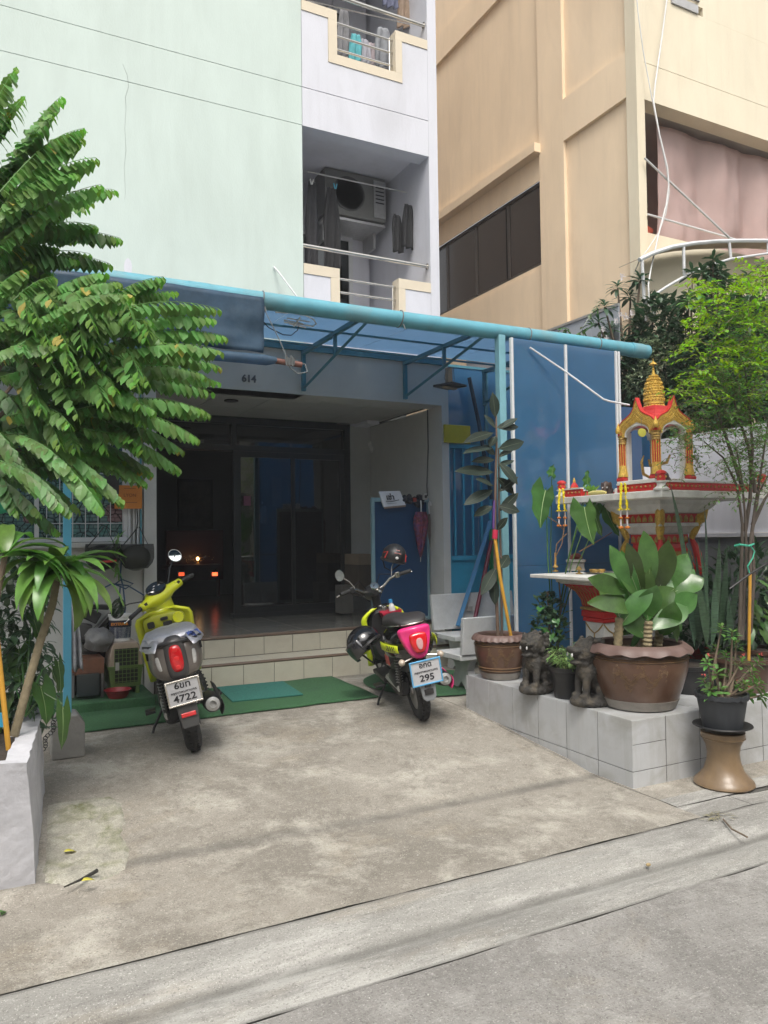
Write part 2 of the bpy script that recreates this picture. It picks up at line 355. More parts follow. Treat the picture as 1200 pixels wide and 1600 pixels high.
M_teal = mat('teal_mat', (.03, .16, .13), .95, .2, 50, .8, 300)
M_black = mat('black_plastic', (.014, .014, .015), .45, .2, 12, stain=(.045, .042, .038), stain_scale=8, stain_amt=.5)
M_gblack = mat('gloss_black', (.008, .008, .009), .12, .2, 8, coat=.5)
M_rubber = mat('tyre_rubber', (.02, .02, .02), .75, .25, 20, .3, 80)
M_whitep = mat('white_plastic', (.62, .62, .61), .45, .05, 10)
M_wconc = mat('bench_concrete', (.52, .53, .53), .7, .08, 10, .2, 60, stain=(.36, .36, .34), stain_scale=5, stain_amt=.5)
M_gconc = mat('grey_concrete', (.30, .29, .27), .85, .12, 10, .4, 50)
M_bark = mat('bark', (.16, .12, .085), .9, .3, 14, .8, 40, stretch=(1, 1, .35))
M_wood = mat('stake_wood', (.52, .27, .03), .6, .12, 10, .2, 30)
M_red = mat('shrine_red', (.48, .022, .02), .45, .12, 14, .1, 60)
M_gold = mat('shrine_gold', (.62, .40, .07), .42, .3, 60, .9, 130, metal=.35, stain=(.30, .17, .03), stain_scale=30, stain_amt=.7)
M_gold2 = mat('dull_gold', (.42, .27, .07), .45, .35, 50, .9, 110, metal=.25, stain=(.2, .10, .03), stain_scale=25, stain_amt=.7)
M_shw = mat('shrine_white', (.60, .59, .56), .6, .06, 8, .2, 60, stain=(.36, .34, .30), stain_scale=6, stain_amt=.5)
M_yel = mat('scooter_yellow', (.56, .60, .012), .3, .03, 4, coat=.4, stain=(.38, .38, .10), stain_scale=9, stain_amt=.35)
M_holey = mat('yellowed_leaf', (.36, .30, .07), .6, .2, 8, trans=.3)
M_yeld = mat('scooter_olive', (.26, .28, .01), .45, .04, 4)
M_taupe = mat('scooter_taupe', (.19, .165, .15), .34, .05, 4, coat=.4, metal=.35, stain=(.26, .24, .21), stain_scale=7, stain_amt=.4)
M_pink = mat('scooter_pink', (.72, .03, .19), .25, .03, 4, coat=.6)
M_lime = mat('lime_sticker', (.62, .72, .02), .4, .03, 4)
M_redl = mat('red_lens', (.62, .006, .01), .12, .15, 25, coat=1)
M_clear = mat('clear_lens', (.55, .54, .52), .12, .15, 40, coat=1)
M_silver = mat('silver_sheet', (.52, .52, .56), .38, .2, 10, .8, 22, metal=.55)
M_mirror = mat('mirror_glass', (.42, .46, .46), .03, .01, 3, metal=1)
M_paper = mat('paper_white', (.66, .66, .68), .7, .04, 10)
M_ink = mat('ink', (.02, .02, .025), .6, .1, 10)
M_blueb = mat('blue_board', (.012, .05, .125), .4, .12, 3)
M_terra = mat('brown_glaze', (.10, .054, .035), .28, .2, 6, .12, 40, stain=(.22, .15, .11), stain_scale=4, stain_amt=.4)
M_terral = mat('ochre_relief', (.17, .10, .05), .5, .2, 12, .3, 50)
M_terrar = mat('rosy_rim', (.135, .085, .072), .5, .12, 8)
M_potb = mat('pot_base_grey', (.22, .20, .175), .7, .2, 9, .3, 50)
M_stone = mat('black_stone', (.034, .031, .027), .75, .5, 26, 1, 70, stain=(.13, .105, .07), stain_scale=16, stain_amt=.5)
# foliage
M_rib = mat('pale_midrib', (.24, .33, .14), .5, .1, 20)
M_ribd = mat('dark_midrib', (.10, .12, .07), .5, .1, 20)
M_mayom = mat('star_gooseberry_leaf', (.145, .285, .085), .40, .2, 8, island=.28, trans=.42)
M_mayomy = mat('young_leaf', (.16, .33, .065), .45, .2, 8, island=.2, trans=.45)
M_mayomd = mat('painted_shade_leaf', (.085, .18, .055), .5, .2, 8, island=.25, trans=.3)  # darker copy of the leaf, inner crown's shade put into its colour
M_drac = mat('dracaena_leaf', (.125, .26, .055), .28, .2, 10, island=.15, trans=.3, stretch=(3, 3, .5))
M_rub = mat('rubber_leaf', (.020, .030, .022), .5, .2, 6, island=.4, trans=.06, spec=.2)
M_phil = mat('philodendron_leaf', (.05, .13, .03), .3, .2, 10, island=.2, trans=.25)
M_anth = mat('anthurium_leaf', (.068, .145, .038), .24, .3, 9, island=.5, trans=.3, coat=.3, bump=.15, bscale=25)
M_snake = mat('snake_leaf', (.045, .085, .05), .4, .6, 30, island=.15, trans=.05, stretch=(.4, .4, 3))
M_lime2 = mat('bright_leaf', (.20, .36, .035), .45, .2, 8, island=.3, trans=.45)
M_bon = mat('bonsai_leaf', (.085, .185, .04), .45, .2, 8, island=.35, trans=.4)
M_vari = mat('variegated_leaf', (.22, .27, .17), .5, .55, 90, island=.3, trans=.3)
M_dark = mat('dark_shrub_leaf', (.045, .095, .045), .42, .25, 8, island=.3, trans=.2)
M_frang = mat('plumeria_leaf', (.04, .085, .045), .4, .2, 8, island=.25, trans=.2)
M_petal = mat('white_petal', (.72, .68, .69), .5, .06, 10, trans=.3)
M_bamb = mat('striped_leaf', (.22, .34, .12), .45, .5, 60, island=.3, trans=.35)
M_euph = mat('euphorbia_leaf', (.10, .22, .05), .42, .2, 8, island=.3, trans=.3)
# ================================================================ THE SETTING
def zg(y):
    P = [(3.0, 0), (3.80, 0), (3.84, .020), (4.05, .034), (4.7, .092), (5.4, .140), (6.2, .168), (7.6, .18)]
    if y <= 3: return 0
    for (a, za), (b, zb) in zip(P, P[1:]):
        if y <= b: return lerp(za, zb, (y-a)/(b-a))
    return .18
def gz(x, y):
    return zg(y + .10*noise.noise(V((x*.7, 0, 3))) - .05*(x-1.3) * (1 if y < 4.6 else max(0, (5.2-y)/.6))) + .004*noise.noise(V((x*2, y*2, 0))) + .0025*noise.noise(V((x*7, y*7, 5)))
def sheet(x0, x1, y0, y1, step, zf, edge=.0):
    nx = max(2, int((x1-x0)/step)); ny = max(2, int((y1-y0)/step)); vs = []; fs = []
    for j in range(ny+1):
        for i in range(nx+1):
            x = lerp(x0, x1, i/nx); y = lerp(y0, y1, j/ny)
            if edge and j in (0, ny): y += edge*noise.noise(V((x*3, j*7.7, 0))) + edge*.6*noise.noise(V((x*14, j*7.7, 2)))
            vs.append((x, y, zf(x, y)))
    for j in range(ny):
        for i in range(nx): a = j*(nx+1)+i; fs.append((a, a+1, a+nx+2, a+nx+1))
    return vs, fs
g = MB().quad((-40, -40, -.06), (40, -40, -.06), (40, 40, -.06), (-40, 40, -.06)).build('ground', M_soil)
M_joint = mat('joint_filler', (.10, .095, .085), .95, .2, 20)
for y0, y1 in ((2.415, 2.46), (2.97, 3.02), (3.14, 3.19)): struct(Bx('joint_bed', M_joint, None, -9, 12, y0, y1, -.05, -.008)); struct(g)
g = MB().add(*sheet(-9, 12, -5.0, 2.432, .12, lambda x, y: .003*noise.noise(V((x*3, y*3, 1))) + .006*noise.noise(V((x*.6, y*.6, 1))), .010)).build('road', M_road, smooth=True, autosm=False); struct(g)
def gut(x, y):
    t = abs(y-2.70); return -.028*max(0, 1-t/.10)**.8 - .010*max(0, 1-t/.28) + .003*noise.noise(V((x*5, y*5, 4)))
g = MB().add(*sheet(-9, 12, 2.441, 2.989, .03, gut, .004)).build('gutter', M_gutter, smooth=True, autosm=False); struct(g)
g = MB().add(*sheet(-5, 3.454, 2.998, 7.3, .07, gz, .004)).build('driveway', M_concr, smooth=True, autosm=False); struct(g)
g = MB().add(*sheet(3.46, 9, 3.30, 7.3, .2, gz)).build('forecourt', M_concr, smooth=True, autosm=False); struct(g)
def apz(x, y): return -.02*max(0, 1-abs(x-4.35)/.5) + .004*noise.noise(V((x*5, y*5, 2)))
g = MB().add(*sheet(3.42, 3.866, 2.995, 3.160, .05, apz, .008)).add(*sheet(3.872, 9, 2.995, 3.160, .06, apz, .01)).add(*sheet(3.458, 9, 3.166, 3.30, .06, lambda x, y: .002)).build('pavement', M_gutter, smooth=True, autosm=False); struct(g)
# black street drain at the right edge
dr = thing('drain_grate', 'small black drain opening at the right edge of the gutter', 'drain', (4.42, 3.1, 0))
mb = MB()
mb.box(4.22, 4.66, 3.02, 3.15, -.02, .002); mb.build('frame', M_black, dr)
for i in range(7): Bx('slat', M_steelg, dr, 4.25+i*.055, 4.275+i*.055, 3.03, 3.14, .003, .008)

# moss patch in the driveway
pa = [(75, 1268), (105, 1262), (140, 1258), (172, 1254), (190, 1262), (195, 1285), (188, 1300), (202, 1318), (196, 1345), (170, 1356), (130, 1366), (92, 1368), (70, 1366), (72, 1320)]
pts = [atz(u, v, gz(.4, 4.3)) for u, v in pa]
cx = sum(p.x for p in pts)/len(pts); cy = sum(p.y for p in pts)/len(pts)
rs = []; NR = 22
for k in range(NR+1):
    t = k/NR; ring = []
    for j in range(84):
        s = j/84*len(pts); i = int(s); a = pts[i % len(pts)].lerp(pts[(i+1) % len(pts)], s-i)
        x = lerp(a.x, cx, t); y = lerp(a.y, cy, t)
        if k == 0: x += .015*noise.noise(V((j*.6, 1, 0))); y += .015*noise.noise(V((j*.6, 9, 0)))
        h = .008*min(1, t*9) + (.011*noise.noise(V((x*14, y*26, 0))) + .007*noise.noise(V((x*40, y*60, 0))))*min(1, t*6)
        ring.append(V((x, y, gz(x, y)+.001+h)))
    rs.append(ring)
o = MB().rings(rs, cap=False).build('moss_patch', M_patch, smooth=True, autosm=False); o['kind'] = 'stuff'; o['label'] = 'rough mossy broken patch of concrete beside the white planter'

# ---------------------------------------------------------------- raised floor, steps with tiles
FL = .605
fl = Bx('entrance_floor', M_grout, None, 1.20, 4.46, 7.392, 9.0, .10, FL-.008); struct(fl)
for i in range(6):
    for j in range(3):
        x0 = 1.30+i*.525; y0 = 7.42+j*.527
        Bx('floor_tile', M_floor, fl, x0+.002, x0+.522, y0+.002, y0+.524, FL-.012, FL, bevel=.0015, seg=1)
o = MB(); o.tube([(1.2, 7.395, FL-.014), (4.46, 7.395, FL-.014)], .016, 10); o.build('step_nosing', M_nosing, fl, smooth=True)
def tiles(x0, x1, y, z0, z1, parent, m, w=.30, start=0, axis='x', t=.006):
    x = x0 + start; base = None
    k = x0
    while k < x1-.01:
        e = min(x, x1) if x > k else min(k+w, x1)
        if e-k > .015:
            if axis == 'x': Bx('riser_tile', m, parent, k+.0022, e-.0022, y-t, y, z0, z1, bevel=.0015, seg=1)
            else: Bx('riser_tile', m, parent, y-t, y, k+.0022, e-.0022, z0, z1, bevel=.0015, seg=1)
        k = e; x = k + w
tiles(1.22, 4.46, 7.39, .402, FL-.032, fl, M_tilec, .30, .01+.29)
st = Bx('entrance_step', M_grout, None, 1.30, 4.78, 7.028, 7.384, .10, .392); struct(st)
tiles(1.32, 4.78, 7.026, .175, .372, st, M_tilec, .30, .18)
for i in range(7):
    x0 = 1.32+i*.5
    Bx('tread_tile', M_tilec, st, x0+.002, min(x0+.498, 4.78), 7.04, 7.384, .386, .398, bevel=.0015, seg=1)
MB().tube([(1.30, 7.030, .386), (4.78, 7.030, .386)], .0155, 10).build('step_nosing', M_nosing, st, smooth=True)

# ---------------------------------------------------------------- white and mint building
B = thing('apartment_building', 'tall mint green and white building with balconies behind the blue canopy', 'building', (1, 7.1, 0))
YF = 7.1
mb = MB().box(-6, 2.765, YF+.012, YF+.30, 2.97, 12); mb.build('wall_core', M_seam, B)
for z0, z1 in ((3.46, 5.690), (5.696, 6.082), (6.088, 8.8), (8.806, 12)):
    Bx('wall', M_green, B, -6, 2.765, YF, YF+.010, z0, z1, label='pale mint green rendered wall')
Bx('fascia_beam', M_greyw, B, -6, 4.352, YF, YF+.28, 2.97, 3.455)
Bx('corner_pillar', M_white, B, 4.24, 4.352, YF, YF+1.5, 3.458, 12)
Bx('side_wall', M_white, B, 4.18, 4.352, 8.602, 14, 2.97, 12)
# entrance: pillars, soffit, walls
Bx('entrance_pillar', M_greyw, B, 1.22, 1.33, YF+.01, YF+.32, .16, 2.968)
Bx('entrance_pillar', M_greyw, B, 4.352, 4.44, YF, YF+.28, .40, 2.968)
Bx('pillar_cap', M_greyw, B, 4.354, 4.44, YF+.001, YF+.28, 2.97, 3.45)
Bx('porch_wall', M_greyw, B, 4.40, 4.50, YF+.282, 9.0, FL, 2.98)
Bx('porch_wall', M_greyw, B, 4.10, 4.398, 8.96, 9.1, FL, 2.98)
soff = Bx('soffit', M_gap, B, 1.2, 4.5, YF+.29, 9.0, 3.03, 3.06)
for i, x0 in enumerate([1.46, 2.04, 2.61, 3.18, 3.75, 4.32]):
    for y0, y1 in ((YF+.29, 7.72), (7.728, 8.3), (8.308, 8.95)):
        x1 = min(x0+.562, 4.398)
        if i == 0 and y0 < 7.3: Bx('ceiling_panel', M_greyw, B, 1.2, 1.452, y0, 8.95, 3.012, 3.03)
        Bx('ceiling_panel', M_greyw, B, x0, x1, y0, y1, 3.012, 3.03)
MB().lathe([(.001, 0), (.075, 0), (.075, .012), (.001, .014)], (2.25, 7.9, 2.998), 20).build('downlight', M_dframe, B, smooth=True)
text('house_number', '614', .095, frame_m(at(389, 592, YF-.006), (1, 0, 0), (0, 0, 1)), mat('number_grey', (.10, .10, .11), .6), B, .004, bold=.003)

pts = [(192, 100), (199, 118), (201, 135), (196, 152), (197, 170), (195, 200), (197, 235), (194, 262), (196, 300), (195, 312)]
MB().tube([at(u, v, YF-.0005) for u, v in pts], [.0012, .002, .0016, .0022, .0015, .001, .0018, .0012, .001, .0006], 4).build('hairline_crack', M_seam, B)
MB().ell(at(200, 418, YF-.001), (.035, .0015, .085), 16, 8).build('paint_patch', M_white, B)
MB().ell(at(196, 445, YF-.001), (.03, .0015, .05), 16, 8).build('paint_patch', M_white, B)
# window wall, left
Bx('lower_wall', M_greyw, B, -6, 1.215, YF+.05, YF+.25, .15, 1.53)
Bx('upper_wall', M_greyw, B, -6, 1.215, YF+.05, YF+.25, 2.62, 2.968)
Bx('upper_wall', M_greyw, B, 1.06, 1.215, YF+.05, YF+.25, 1.53, 2.62)
Bx('upper_wall', M_greyw, B, -6, -.75, YF+.05, YF+.25, 1.53, 2.62)
def window_pattern():
    m = bpy.data.materials.new('patterned_film'); m.use_nodes = True; t = m.node_tree; L = t.links.new; p = t.nodes['Principled BSDF']
    tc = _nz(t, 'ShaderNodeTexCoord'); mp = _nz(t, 'ShaderNodeMapping'); mp.inputs['Rotation'].default_value = (R(90), 0, 0); mp.inputs['Scale'].default_value = (.5, .5, .5)
    L(tc.outputs['Object'], mp.inputs[0])
    v = _nz(t, 'ShaderNodeTexVoronoi'); v.feature = 'DISTANCE_TO_EDGE'; v.distance = 'MINKOWSKI' if False else 'EUCLIDEAN'; v.inputs['Scale'].default_value = 26
    b = _nz(t, 'ShaderNodeTexBrick'); b.inputs['Scale'].default_value = 16; b.inputs['Mortar Size'].default_value = .035; b.inputs['Color1'].default_value = (1, 1, 1, 1); b.inputs['Color2'].default_value = (.7, .8, .8, 1); b.inputs['Mortar'].default_value = (0, 0, 0, 1); b.offset = .37; b.squash = .6; b.squash_frequency = 3; b.offset_frequency = 2
    L(mp.outputs[0], b.inputs[0])
    v.distance = 'EUCLIDEAN'; v2 = _nz(t, 'ShaderNodeTexVoronoi'); v2.distance = 'CHEBYCHEV'; v2.inputs['Scale'].default_value = 17; L(mp.outputs[0], v2.inputs['Vector'])
    L(mp.outputs[0], v.inputs['Vector'])
    r = _nz(t, 'ShaderNodeMath', operation='GREATER_THAN'); r.inputs[1].default_value = .05; L(v.outputs['Distance'], r.inputs[0])
    col = _nz(t, 'ShaderNodeValToRGB'); cr = col.color_ramp; cr.interpolation = 'CONSTANT'; cr.elements[0].color = (.10, .20, .20, 1); cr.elements[1].position = .45; cr.elements[1].color = (.15, .24, .235, 1)
    e = cr.elements.new(.72); e.color = (.11, .26, .24, 1); e = cr.elements.new(.9); e.color = (.26, .16, .17, 1)
    L(v2.outputs['Color'], col.inputs[0])
    m1 = _nz(t, 'ShaderNodeMixRGB', blend_type='MULTIPLY'); m1.inputs[0].default_value = .5; L(col.outputs[0], m1.inputs[1]); L(b.outputs['Color'], m1.inputs[2])
    m3 = _nz(t, 'ShaderNodeMixRGB', blend_type='MULTIPLY'); m3.inputs[0].default_value = .75; L(m1.outputs[0], m3.inputs[1]); L(r.outputs[0], m3.inputs[2]); L(m3.outputs[0], p.inputs['Base Color']); p.inputs['Roughness'].default_value = .25
    return m
M_film = window_pattern()
wn = MB()
for x0, x1 in ((-.75, -.71), (.325, .36), (1.045, 1.08), (.0, .03)): wn.box(x0, x1, YF+.02, YF+.09, 1.58, 2.56)
wn.box(-.75, 1.08, YF+.02, YF+.09, 2.561, 2.60).box(-.75, 1.08, YF+.02, YF+.09, 1.54, 1.579)
wf = wn.build('window_frame', M_alu, B, bevel=.003)
Bx('window_sill', M_greyw, B, -.80, 1.10, YF-.02, YF+.05, 1.49, 1.535, bevel=.004)
for x0, x1 in ((-.71, 0), (.03, .325), (.36, 1.045)): Bx('window_pane', M_film, wf, x0, x1, YF+.055, YF+.060, 1.579, 2.561)
x = .42
while x < 1.04: MB().tube([(x, YF+.03, 1.58), (x, YF+.03, 2.56)], .0035, 6).build('window_bar', M_alu, wf); x += .1033
for z in (1.70, 2.14): MB().tube([(.36, YF+.028, z), (1.045, YF+.028, z)], .0035, 6).build('window_bar', M_alu, wf)
# pipes and cables on the pillar
for x, r, m in ((1.095, .014, M_alu), (1.135, .010, M_whitep), (1.165, .014, M_alu), (1.196, .008, M_turq)):
    MB().tube([(x, YF+.03, 1.36), (x, YF+.03, 2.96)], r, 8).build('conduit', m, B, smooth=True)
MB().tube([(1.15, YF+.0, 1.5), (1.15, YF, 1.63), (1.165, YF, 1.72), (1.15, YF, 1.95)], .005, 6).build('cable', M_black, B, smooth=True)

# sliding door
YD = 9.0
D = MB().box(1.2, 4.1, YD-.06, YD+.06, 2.92, 2.998).box(1.2, 4.1, YD-.06, YD+.06, 2.60, 2.67).box(4.02, 4.098, YD-.06, YD+.06, FL, 2.92)
D.box(2.55, 2.61, YD-.055, YD+.055, 2.67, 2.92)
D.box(2.55, 4.02, YD-.055, YD+.055, FL, FL+.05)
D.build('door_frame', M_dframe, B)
M_glassd = glassmat('dark_glass', (.30, .34, .34), 1, .01, 1.75)
ds = MB().box(2.57, 2.66, YD-.05, YD-.01, FL+.05, 2.6).box(3.96, 4.02, YD-.05, YD-.01, FL+.05, 2.6).box(2.66, 3.96, YD-.05, YD-.01, FL+.05, FL+.13).box(2.66, 3.96, YD-.05, YD-.01, 2.53, 2.6)
ds = ds.box(3.30, 3.35, YD-.048, YD-.012, FL+.13, 2.53).build('sliding_door', M_dframe, B)
Bx('door_pane', M_glassd, ds, 2.66, 3.30, YD-.034, YD-.028, FL+.13, 2.53)
Bx('door_pane', M_glassd, ds, 3.35, 3.96, YD-.034, YD-.028, FL+.13, 2.53)
Bx('transom_pane', M_glassd, B, 1.2, 2.55, YD-.01, YD-.005, 2.67, 2.92)
Bx('transom_pane', M_glassd, B, 2.61, 4.02, YD-.01, YD-.005, 2.67, 2.92)
# dark room inside
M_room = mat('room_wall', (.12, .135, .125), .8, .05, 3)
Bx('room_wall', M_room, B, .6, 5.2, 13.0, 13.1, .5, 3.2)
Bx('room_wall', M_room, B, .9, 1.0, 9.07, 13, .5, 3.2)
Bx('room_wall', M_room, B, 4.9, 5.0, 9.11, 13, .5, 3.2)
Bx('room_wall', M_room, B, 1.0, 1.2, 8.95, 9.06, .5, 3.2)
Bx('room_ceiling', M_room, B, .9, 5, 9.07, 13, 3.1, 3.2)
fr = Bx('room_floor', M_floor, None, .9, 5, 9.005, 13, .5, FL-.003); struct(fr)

# balconies, storeys 2 and 3
def balcony(dz, top):
    T = .13
    w1 = [(2.770, 2.0 if dz else 3.458), (2.770, 4.186), (3.058, 4.186), (3.058, 3.728), (3.942, 3.728), (3.942, 4.186), (4.238, 4.186), (4.238, 2.0 if dz else 3.458)]
    lo = 3.400 if dz else 3.458
    w1 = [(2.770, lo), (2.770, 4.186), (3.058, 4.186), (3.058, 3.728), (3.922, 3.728), (3.922, 4.186), (4.238, 4.186), (4.238, lo)]
    MB().prism([(x, z+dz) for x, z in w1], 'y', YF, YF+T).build('parapet', M_white, B)
    tr = MB()
    for a in ((2.770, 3.158, 4.188, 4.290), (3.060, 3.158, 3.830, 4.187), (3.060, 3.920, 3.730, 3.829), (3.840, 3.920, 3.830, 4.187), (3.840, 4.238, 4.188, 4.290)):
        tr.box(a[0], a[1], YF-.008, YF+T+.006, a[2]+dz, a[3]+dz)
    tr.build('parapet_trim', M_cream, B)
    ra = MB().tube([(2.772, YF+.06, 4.495+dz), (4.236, YF+.06, 4.495+dz)], .021, 12)
    ra.lathe([(.001, 0), (.034, 0), (.034, .008), (.001, .009)], M=Matrix.Translation((4.228, YF+.06, 4.495+dz)) @ Matrix.Rotation(R(90), 4, 'Y'), n=16)
    ra.build('handrail', M_chrome, B, smooth=True)
    for z in (4.21, 4.07, 3.93): MB().tube([(3.16, YF+.06, z+dz), (3.838, YF+.06, z+dz)], .0125, 10).build('rail', M_chrome, B, smooth=True)
    MB().tube([(3.80, YF+.06, 3.83+dz), (3.80, YF+.06, 4.225+dz)], .010, 8).build('rail_post', M_chrome, B, smooth=True)
    # loggia shell
    Bx('balcony_floor', M_white, B, 2.6, 4.24, YF+T+.002, 8.6, 3.66+dz, 3.76+dz)
    Bx('balcony_ceiling', M_white, B, 2.766, 4.238, YF+.21, 8.6, 5.80+dz, 5.9+dz)
    Bx('balcony_wall', M_white, B, 2.60, 2.762, YF+.302, 8.6, 3.76+dz, 5.80+dz)
    Bx('balcony_wall', M_white, B, 2.764, 4.178, 8.50, 8.60, 3.76+dz, 5.80+dz)
for dz in (0, 2.69): balcony(dz, 0)
Bx('lintel', M_white, B, 2.770, 4.238, YF, YF+.205, 5.690, 6.082)
Bx('lintel_core', M_seam, B, 2.772, 4.236, YF+.01, YF+.20, 6.0825, 6.0875)
Bx('lintel', M_white, B, 2.770, 4.238, YF, YF+.205, 8.38, 8.8)
# balcony door, air-conditioner box, pipes
bd = MB().box(3.20, 3.24, 8.44, 8.498, 3.77, 5.22).box(3.885, 3.935, 8.44, 8.498, 3.77, 5.22).box(3.24, 3.885, 8.44, 8.498, 5.17, 5.22).box(3.70, 3.735, 8.44, 8.49, 3.77, 5.17).build('balcony_door_frame', M_alu, B)
Bx('balcony_door_pane', M_glassd, bd, 3.24, 3.70, 8.46, 8.465, 3.77, 5.17); Bx('balcony_door_pane', M_glassd, bd, 3.735, 3.885, 8.46, 8.465, 3.77, 5.17)
bd = MB().box(3.20, 3.24, 8.44, 8.498, 6.46, 8.0).box(3.885, 3.935, 8.44, 8.498, 6.46, 8.0).build('balcony_door_frame', M_alu, B)
Bx('balcony_door_pane', M_glassd, bd, 3.24, 3.885, 8.46, 8.465, 6.46, 8.0)
MB().tube([(3.10, 8.38, 5.79), (3.10, 8.38, 3.8)], .03, 10).tube([(2.8, 8.40, 5.05), (3.25, 8.40, 5.02)], .022, 8).build('drain_pipe', M_whitep, B, smooth=True)
ac = thing('air_conditioner', 'white outdoor air conditioner unit high on the balcony wall of the second storey', 'air conditioner', (3.7, 8.1, 5.3))
n0_ = set(COL.objects)
A = MB(); A.box(3.18, 3.96, 7.98, 8.28, 5.24, 5.76); A.build('casing', mat('shade_tinted_casing', (.20, .20, .19), .5, .05, 8), ac, bevel=.012)  # white casing given a darker colour for the balcony's shade
mb = MB()
for i in range(9): mb.lathe([(.02+i*.022, 0), (.026+i*.022, 0), (.026+i*.022, .006), (.02+i*.022, .006)], M=Matrix.Translation((3.48, 7.978, 5.5)) @ Matrix.Rotation(R(90), 4, 'X'), n=24)
mb.build('fan_grille', mat('fan_grey', (.10, .10, .10), .5), ac)
Bx('side_panel', M_steelg, ac, 3.80, 3.955, 7.968, 7.979, 5.28, 5.72)
for i in range(5): Bx('louvre', M_black, ac, 3.82, 3.93, 7.962, 7.967, 5.45+i*.045, 5.462+i*.045)
MB().box(3.20, 3.96, 8.0, 8.495, 5.19, 5.22).box(3.24, 3.27, 8.2, 8.495, 5.0, 5.19).box(3.90, 3.93, 8.2, 8.495, 5.0, 5.19).build('bracket', M_steelg, ac)
for o in set(COL.objects)-n0_: o.data.transform(Matrix.Translation((.20, 0, .03)))

# ---------------------------------------------------------------- beige neighbour
N = thing('beige_building', 'orange beige building with dark side windows at the right', 'building', (8, 8, 0))
XS, YS = 6.5, 6.28
Bx('side_wall', M_beige, N, XS+.05, XS+.12, YS+.01, 16, 0, 5.168)
Bx('side_wall', M_beige, N, XS+.05, XS+.12, YS+.01, 8.05, 5.169, 14)
Bx('side_wall', M_beige, N, XS+.05, XS+.12, 8.051, 16, 6.40, 14)
def slab(y0, y1, z0, z1, m=M_beige, x=XS, n='pilaster'): Bx(n, m, N, x, XS+.049, y0, y1, z0, z1)
Bx('pilaster', M_beigef, N, XS, XS+.12, YS, 6.44, 0, 14)
slab(7.53, 8.02, 0, 14)
slab(6.442, 7.528, 6.58, 7.12, n='wall_band'); slab(6.442, 7.528, 9.4, 14, n='wall_band')
slab(8.022, 16, 9.3, 9.75, n='wall_band'); slab(8.022, 16, 0, 5.10, x=XS+.03, n='wall_band')
Bx('window_hood', M_beige, N, XS-.10, XS+.05, 7.99, 16, 6.64, 6.76)
slab(8.022, 16, 6.30, 6.638, x=XS+.035, n='wall_band')
wn = MB()
for y in (8.06, 8.80, 9.62, 10.45, 11.3): wn.box(XS+.07, XS+.115, y, y+.05, 5.17, 6.30)
wn.box(XS+.07, XS+.115, 8.06, 11.3, 5.168, 5.21).box(XS+.07, XS+.115, 8.06, 11.3, 6.26, 6.31)
M_brown = mat('brown_window_frame', (.05, .038, .03), .5)
wf = wn.build('window_frame', M_brown, N)
M_bglass = mat('brown_glass', (.035, .026, .022), .12, .1, 2, spec=.8)
for y0 in (8.11, 8.85, 9.67, 10.5): Bx('window_pane', M_bglass, wf, XS+.085, XS+.095, y0, y0+.79, 5.21, 6.26)
# front wall with openings
Bx('front_wall', M_beigef, N, XS+.121, 14, YS, YS+.2, 0, 3.3)
Bx('front_wall', M_beigef, N, XS+.121, 14, YS, YS+.2, 4.3, 4.96)
Bx('front_wall', M_beigef, N, XS+.121, 14, YS, YS+.2, 3.3, 4.299)
Bx('front_wall', M_beigef, N, XS+.121, 14, YS, YS+.2, 6.50, 6.93)
Bx('front_wall', M_beigef, N, XS+.121, 14, YS, YS+.2, 6.936, 7.76)
Bx('groove', M_seam, N, XS+.121, 14, YS+.006, YS+.15, 6.929, 6.937)
Bx('front_wall', M_beigef, N, XS+.121, 7.08, YS, YS+.2, 7.761, 14)
Bx('front_wall', M_beigef, N, 7.62, 14, YS, YS+.2, 7.761, 14)
Bx('sill_trim', mat('grey_trim', (.42, .42, .42), .6), N, 7.085, 7.52, YS-.02, YS+.2, 7.762, 7.86)
Bx('side_post', M_beigef, N, 7.53, 7.619, YS, YS+.2, 7.87, 14)
MB().tube([(7.05, YS+.0, 7.93), (7.55, YS, 7.93)], .02, 10).build('handrail', M_chrome, N, smooth=True)
M_in = mat('dim_interior', (.32, .29, .26), .8, .1, 3)
Bx('room_back', M_in, N, XS+.125, 14, 7.4, 7.5, 4.5, 8.5)
Bx('room_ceiling', M_in, N, XS+.125, 14, YS+.21, 8.2, 6.52, 6.6)
Bx('room_floor', M_in, N, XS+.125, 14, YS+.21, 8.2, 4.7, 4.8)
MB().tube([at(1007, 247, YS-.04), at(1140, 372, YS-.5)], .012, 8).build('stay_rod', M_steelg, N, smooth=True)
MB().tube([at(1012, 335, YS-.02), at(1155, 376, YS-.1)], .012, 8).build('stay_rod', M_alu, N, smooth=True)
MB().box(6.75, 6.78, 6.9, 6.93, 4.8, 6.3).box(6.68, 7.3, 6.95, 7.0, 5.45, 5.48).build('inner_shelf', M_alu, N)
cu = thing('carton', 'red and yellow carton leaning behind the pink curtain', 'box', (6.85, 6.7, 4.8))
MB().cbox((6.92, 6.75, 5.05), (.32, .12, .5), (0, R(18), 0)).build('panel', mat('carton_red', (.42, .09, .05), .6), cu)
MB().cbox((6.86, 6.68, 5.1), (.10, .02, .4), (0, R(28), 0)).build('stripe', mat('carton_yellow', (.5, .36, .06), .6), cu)
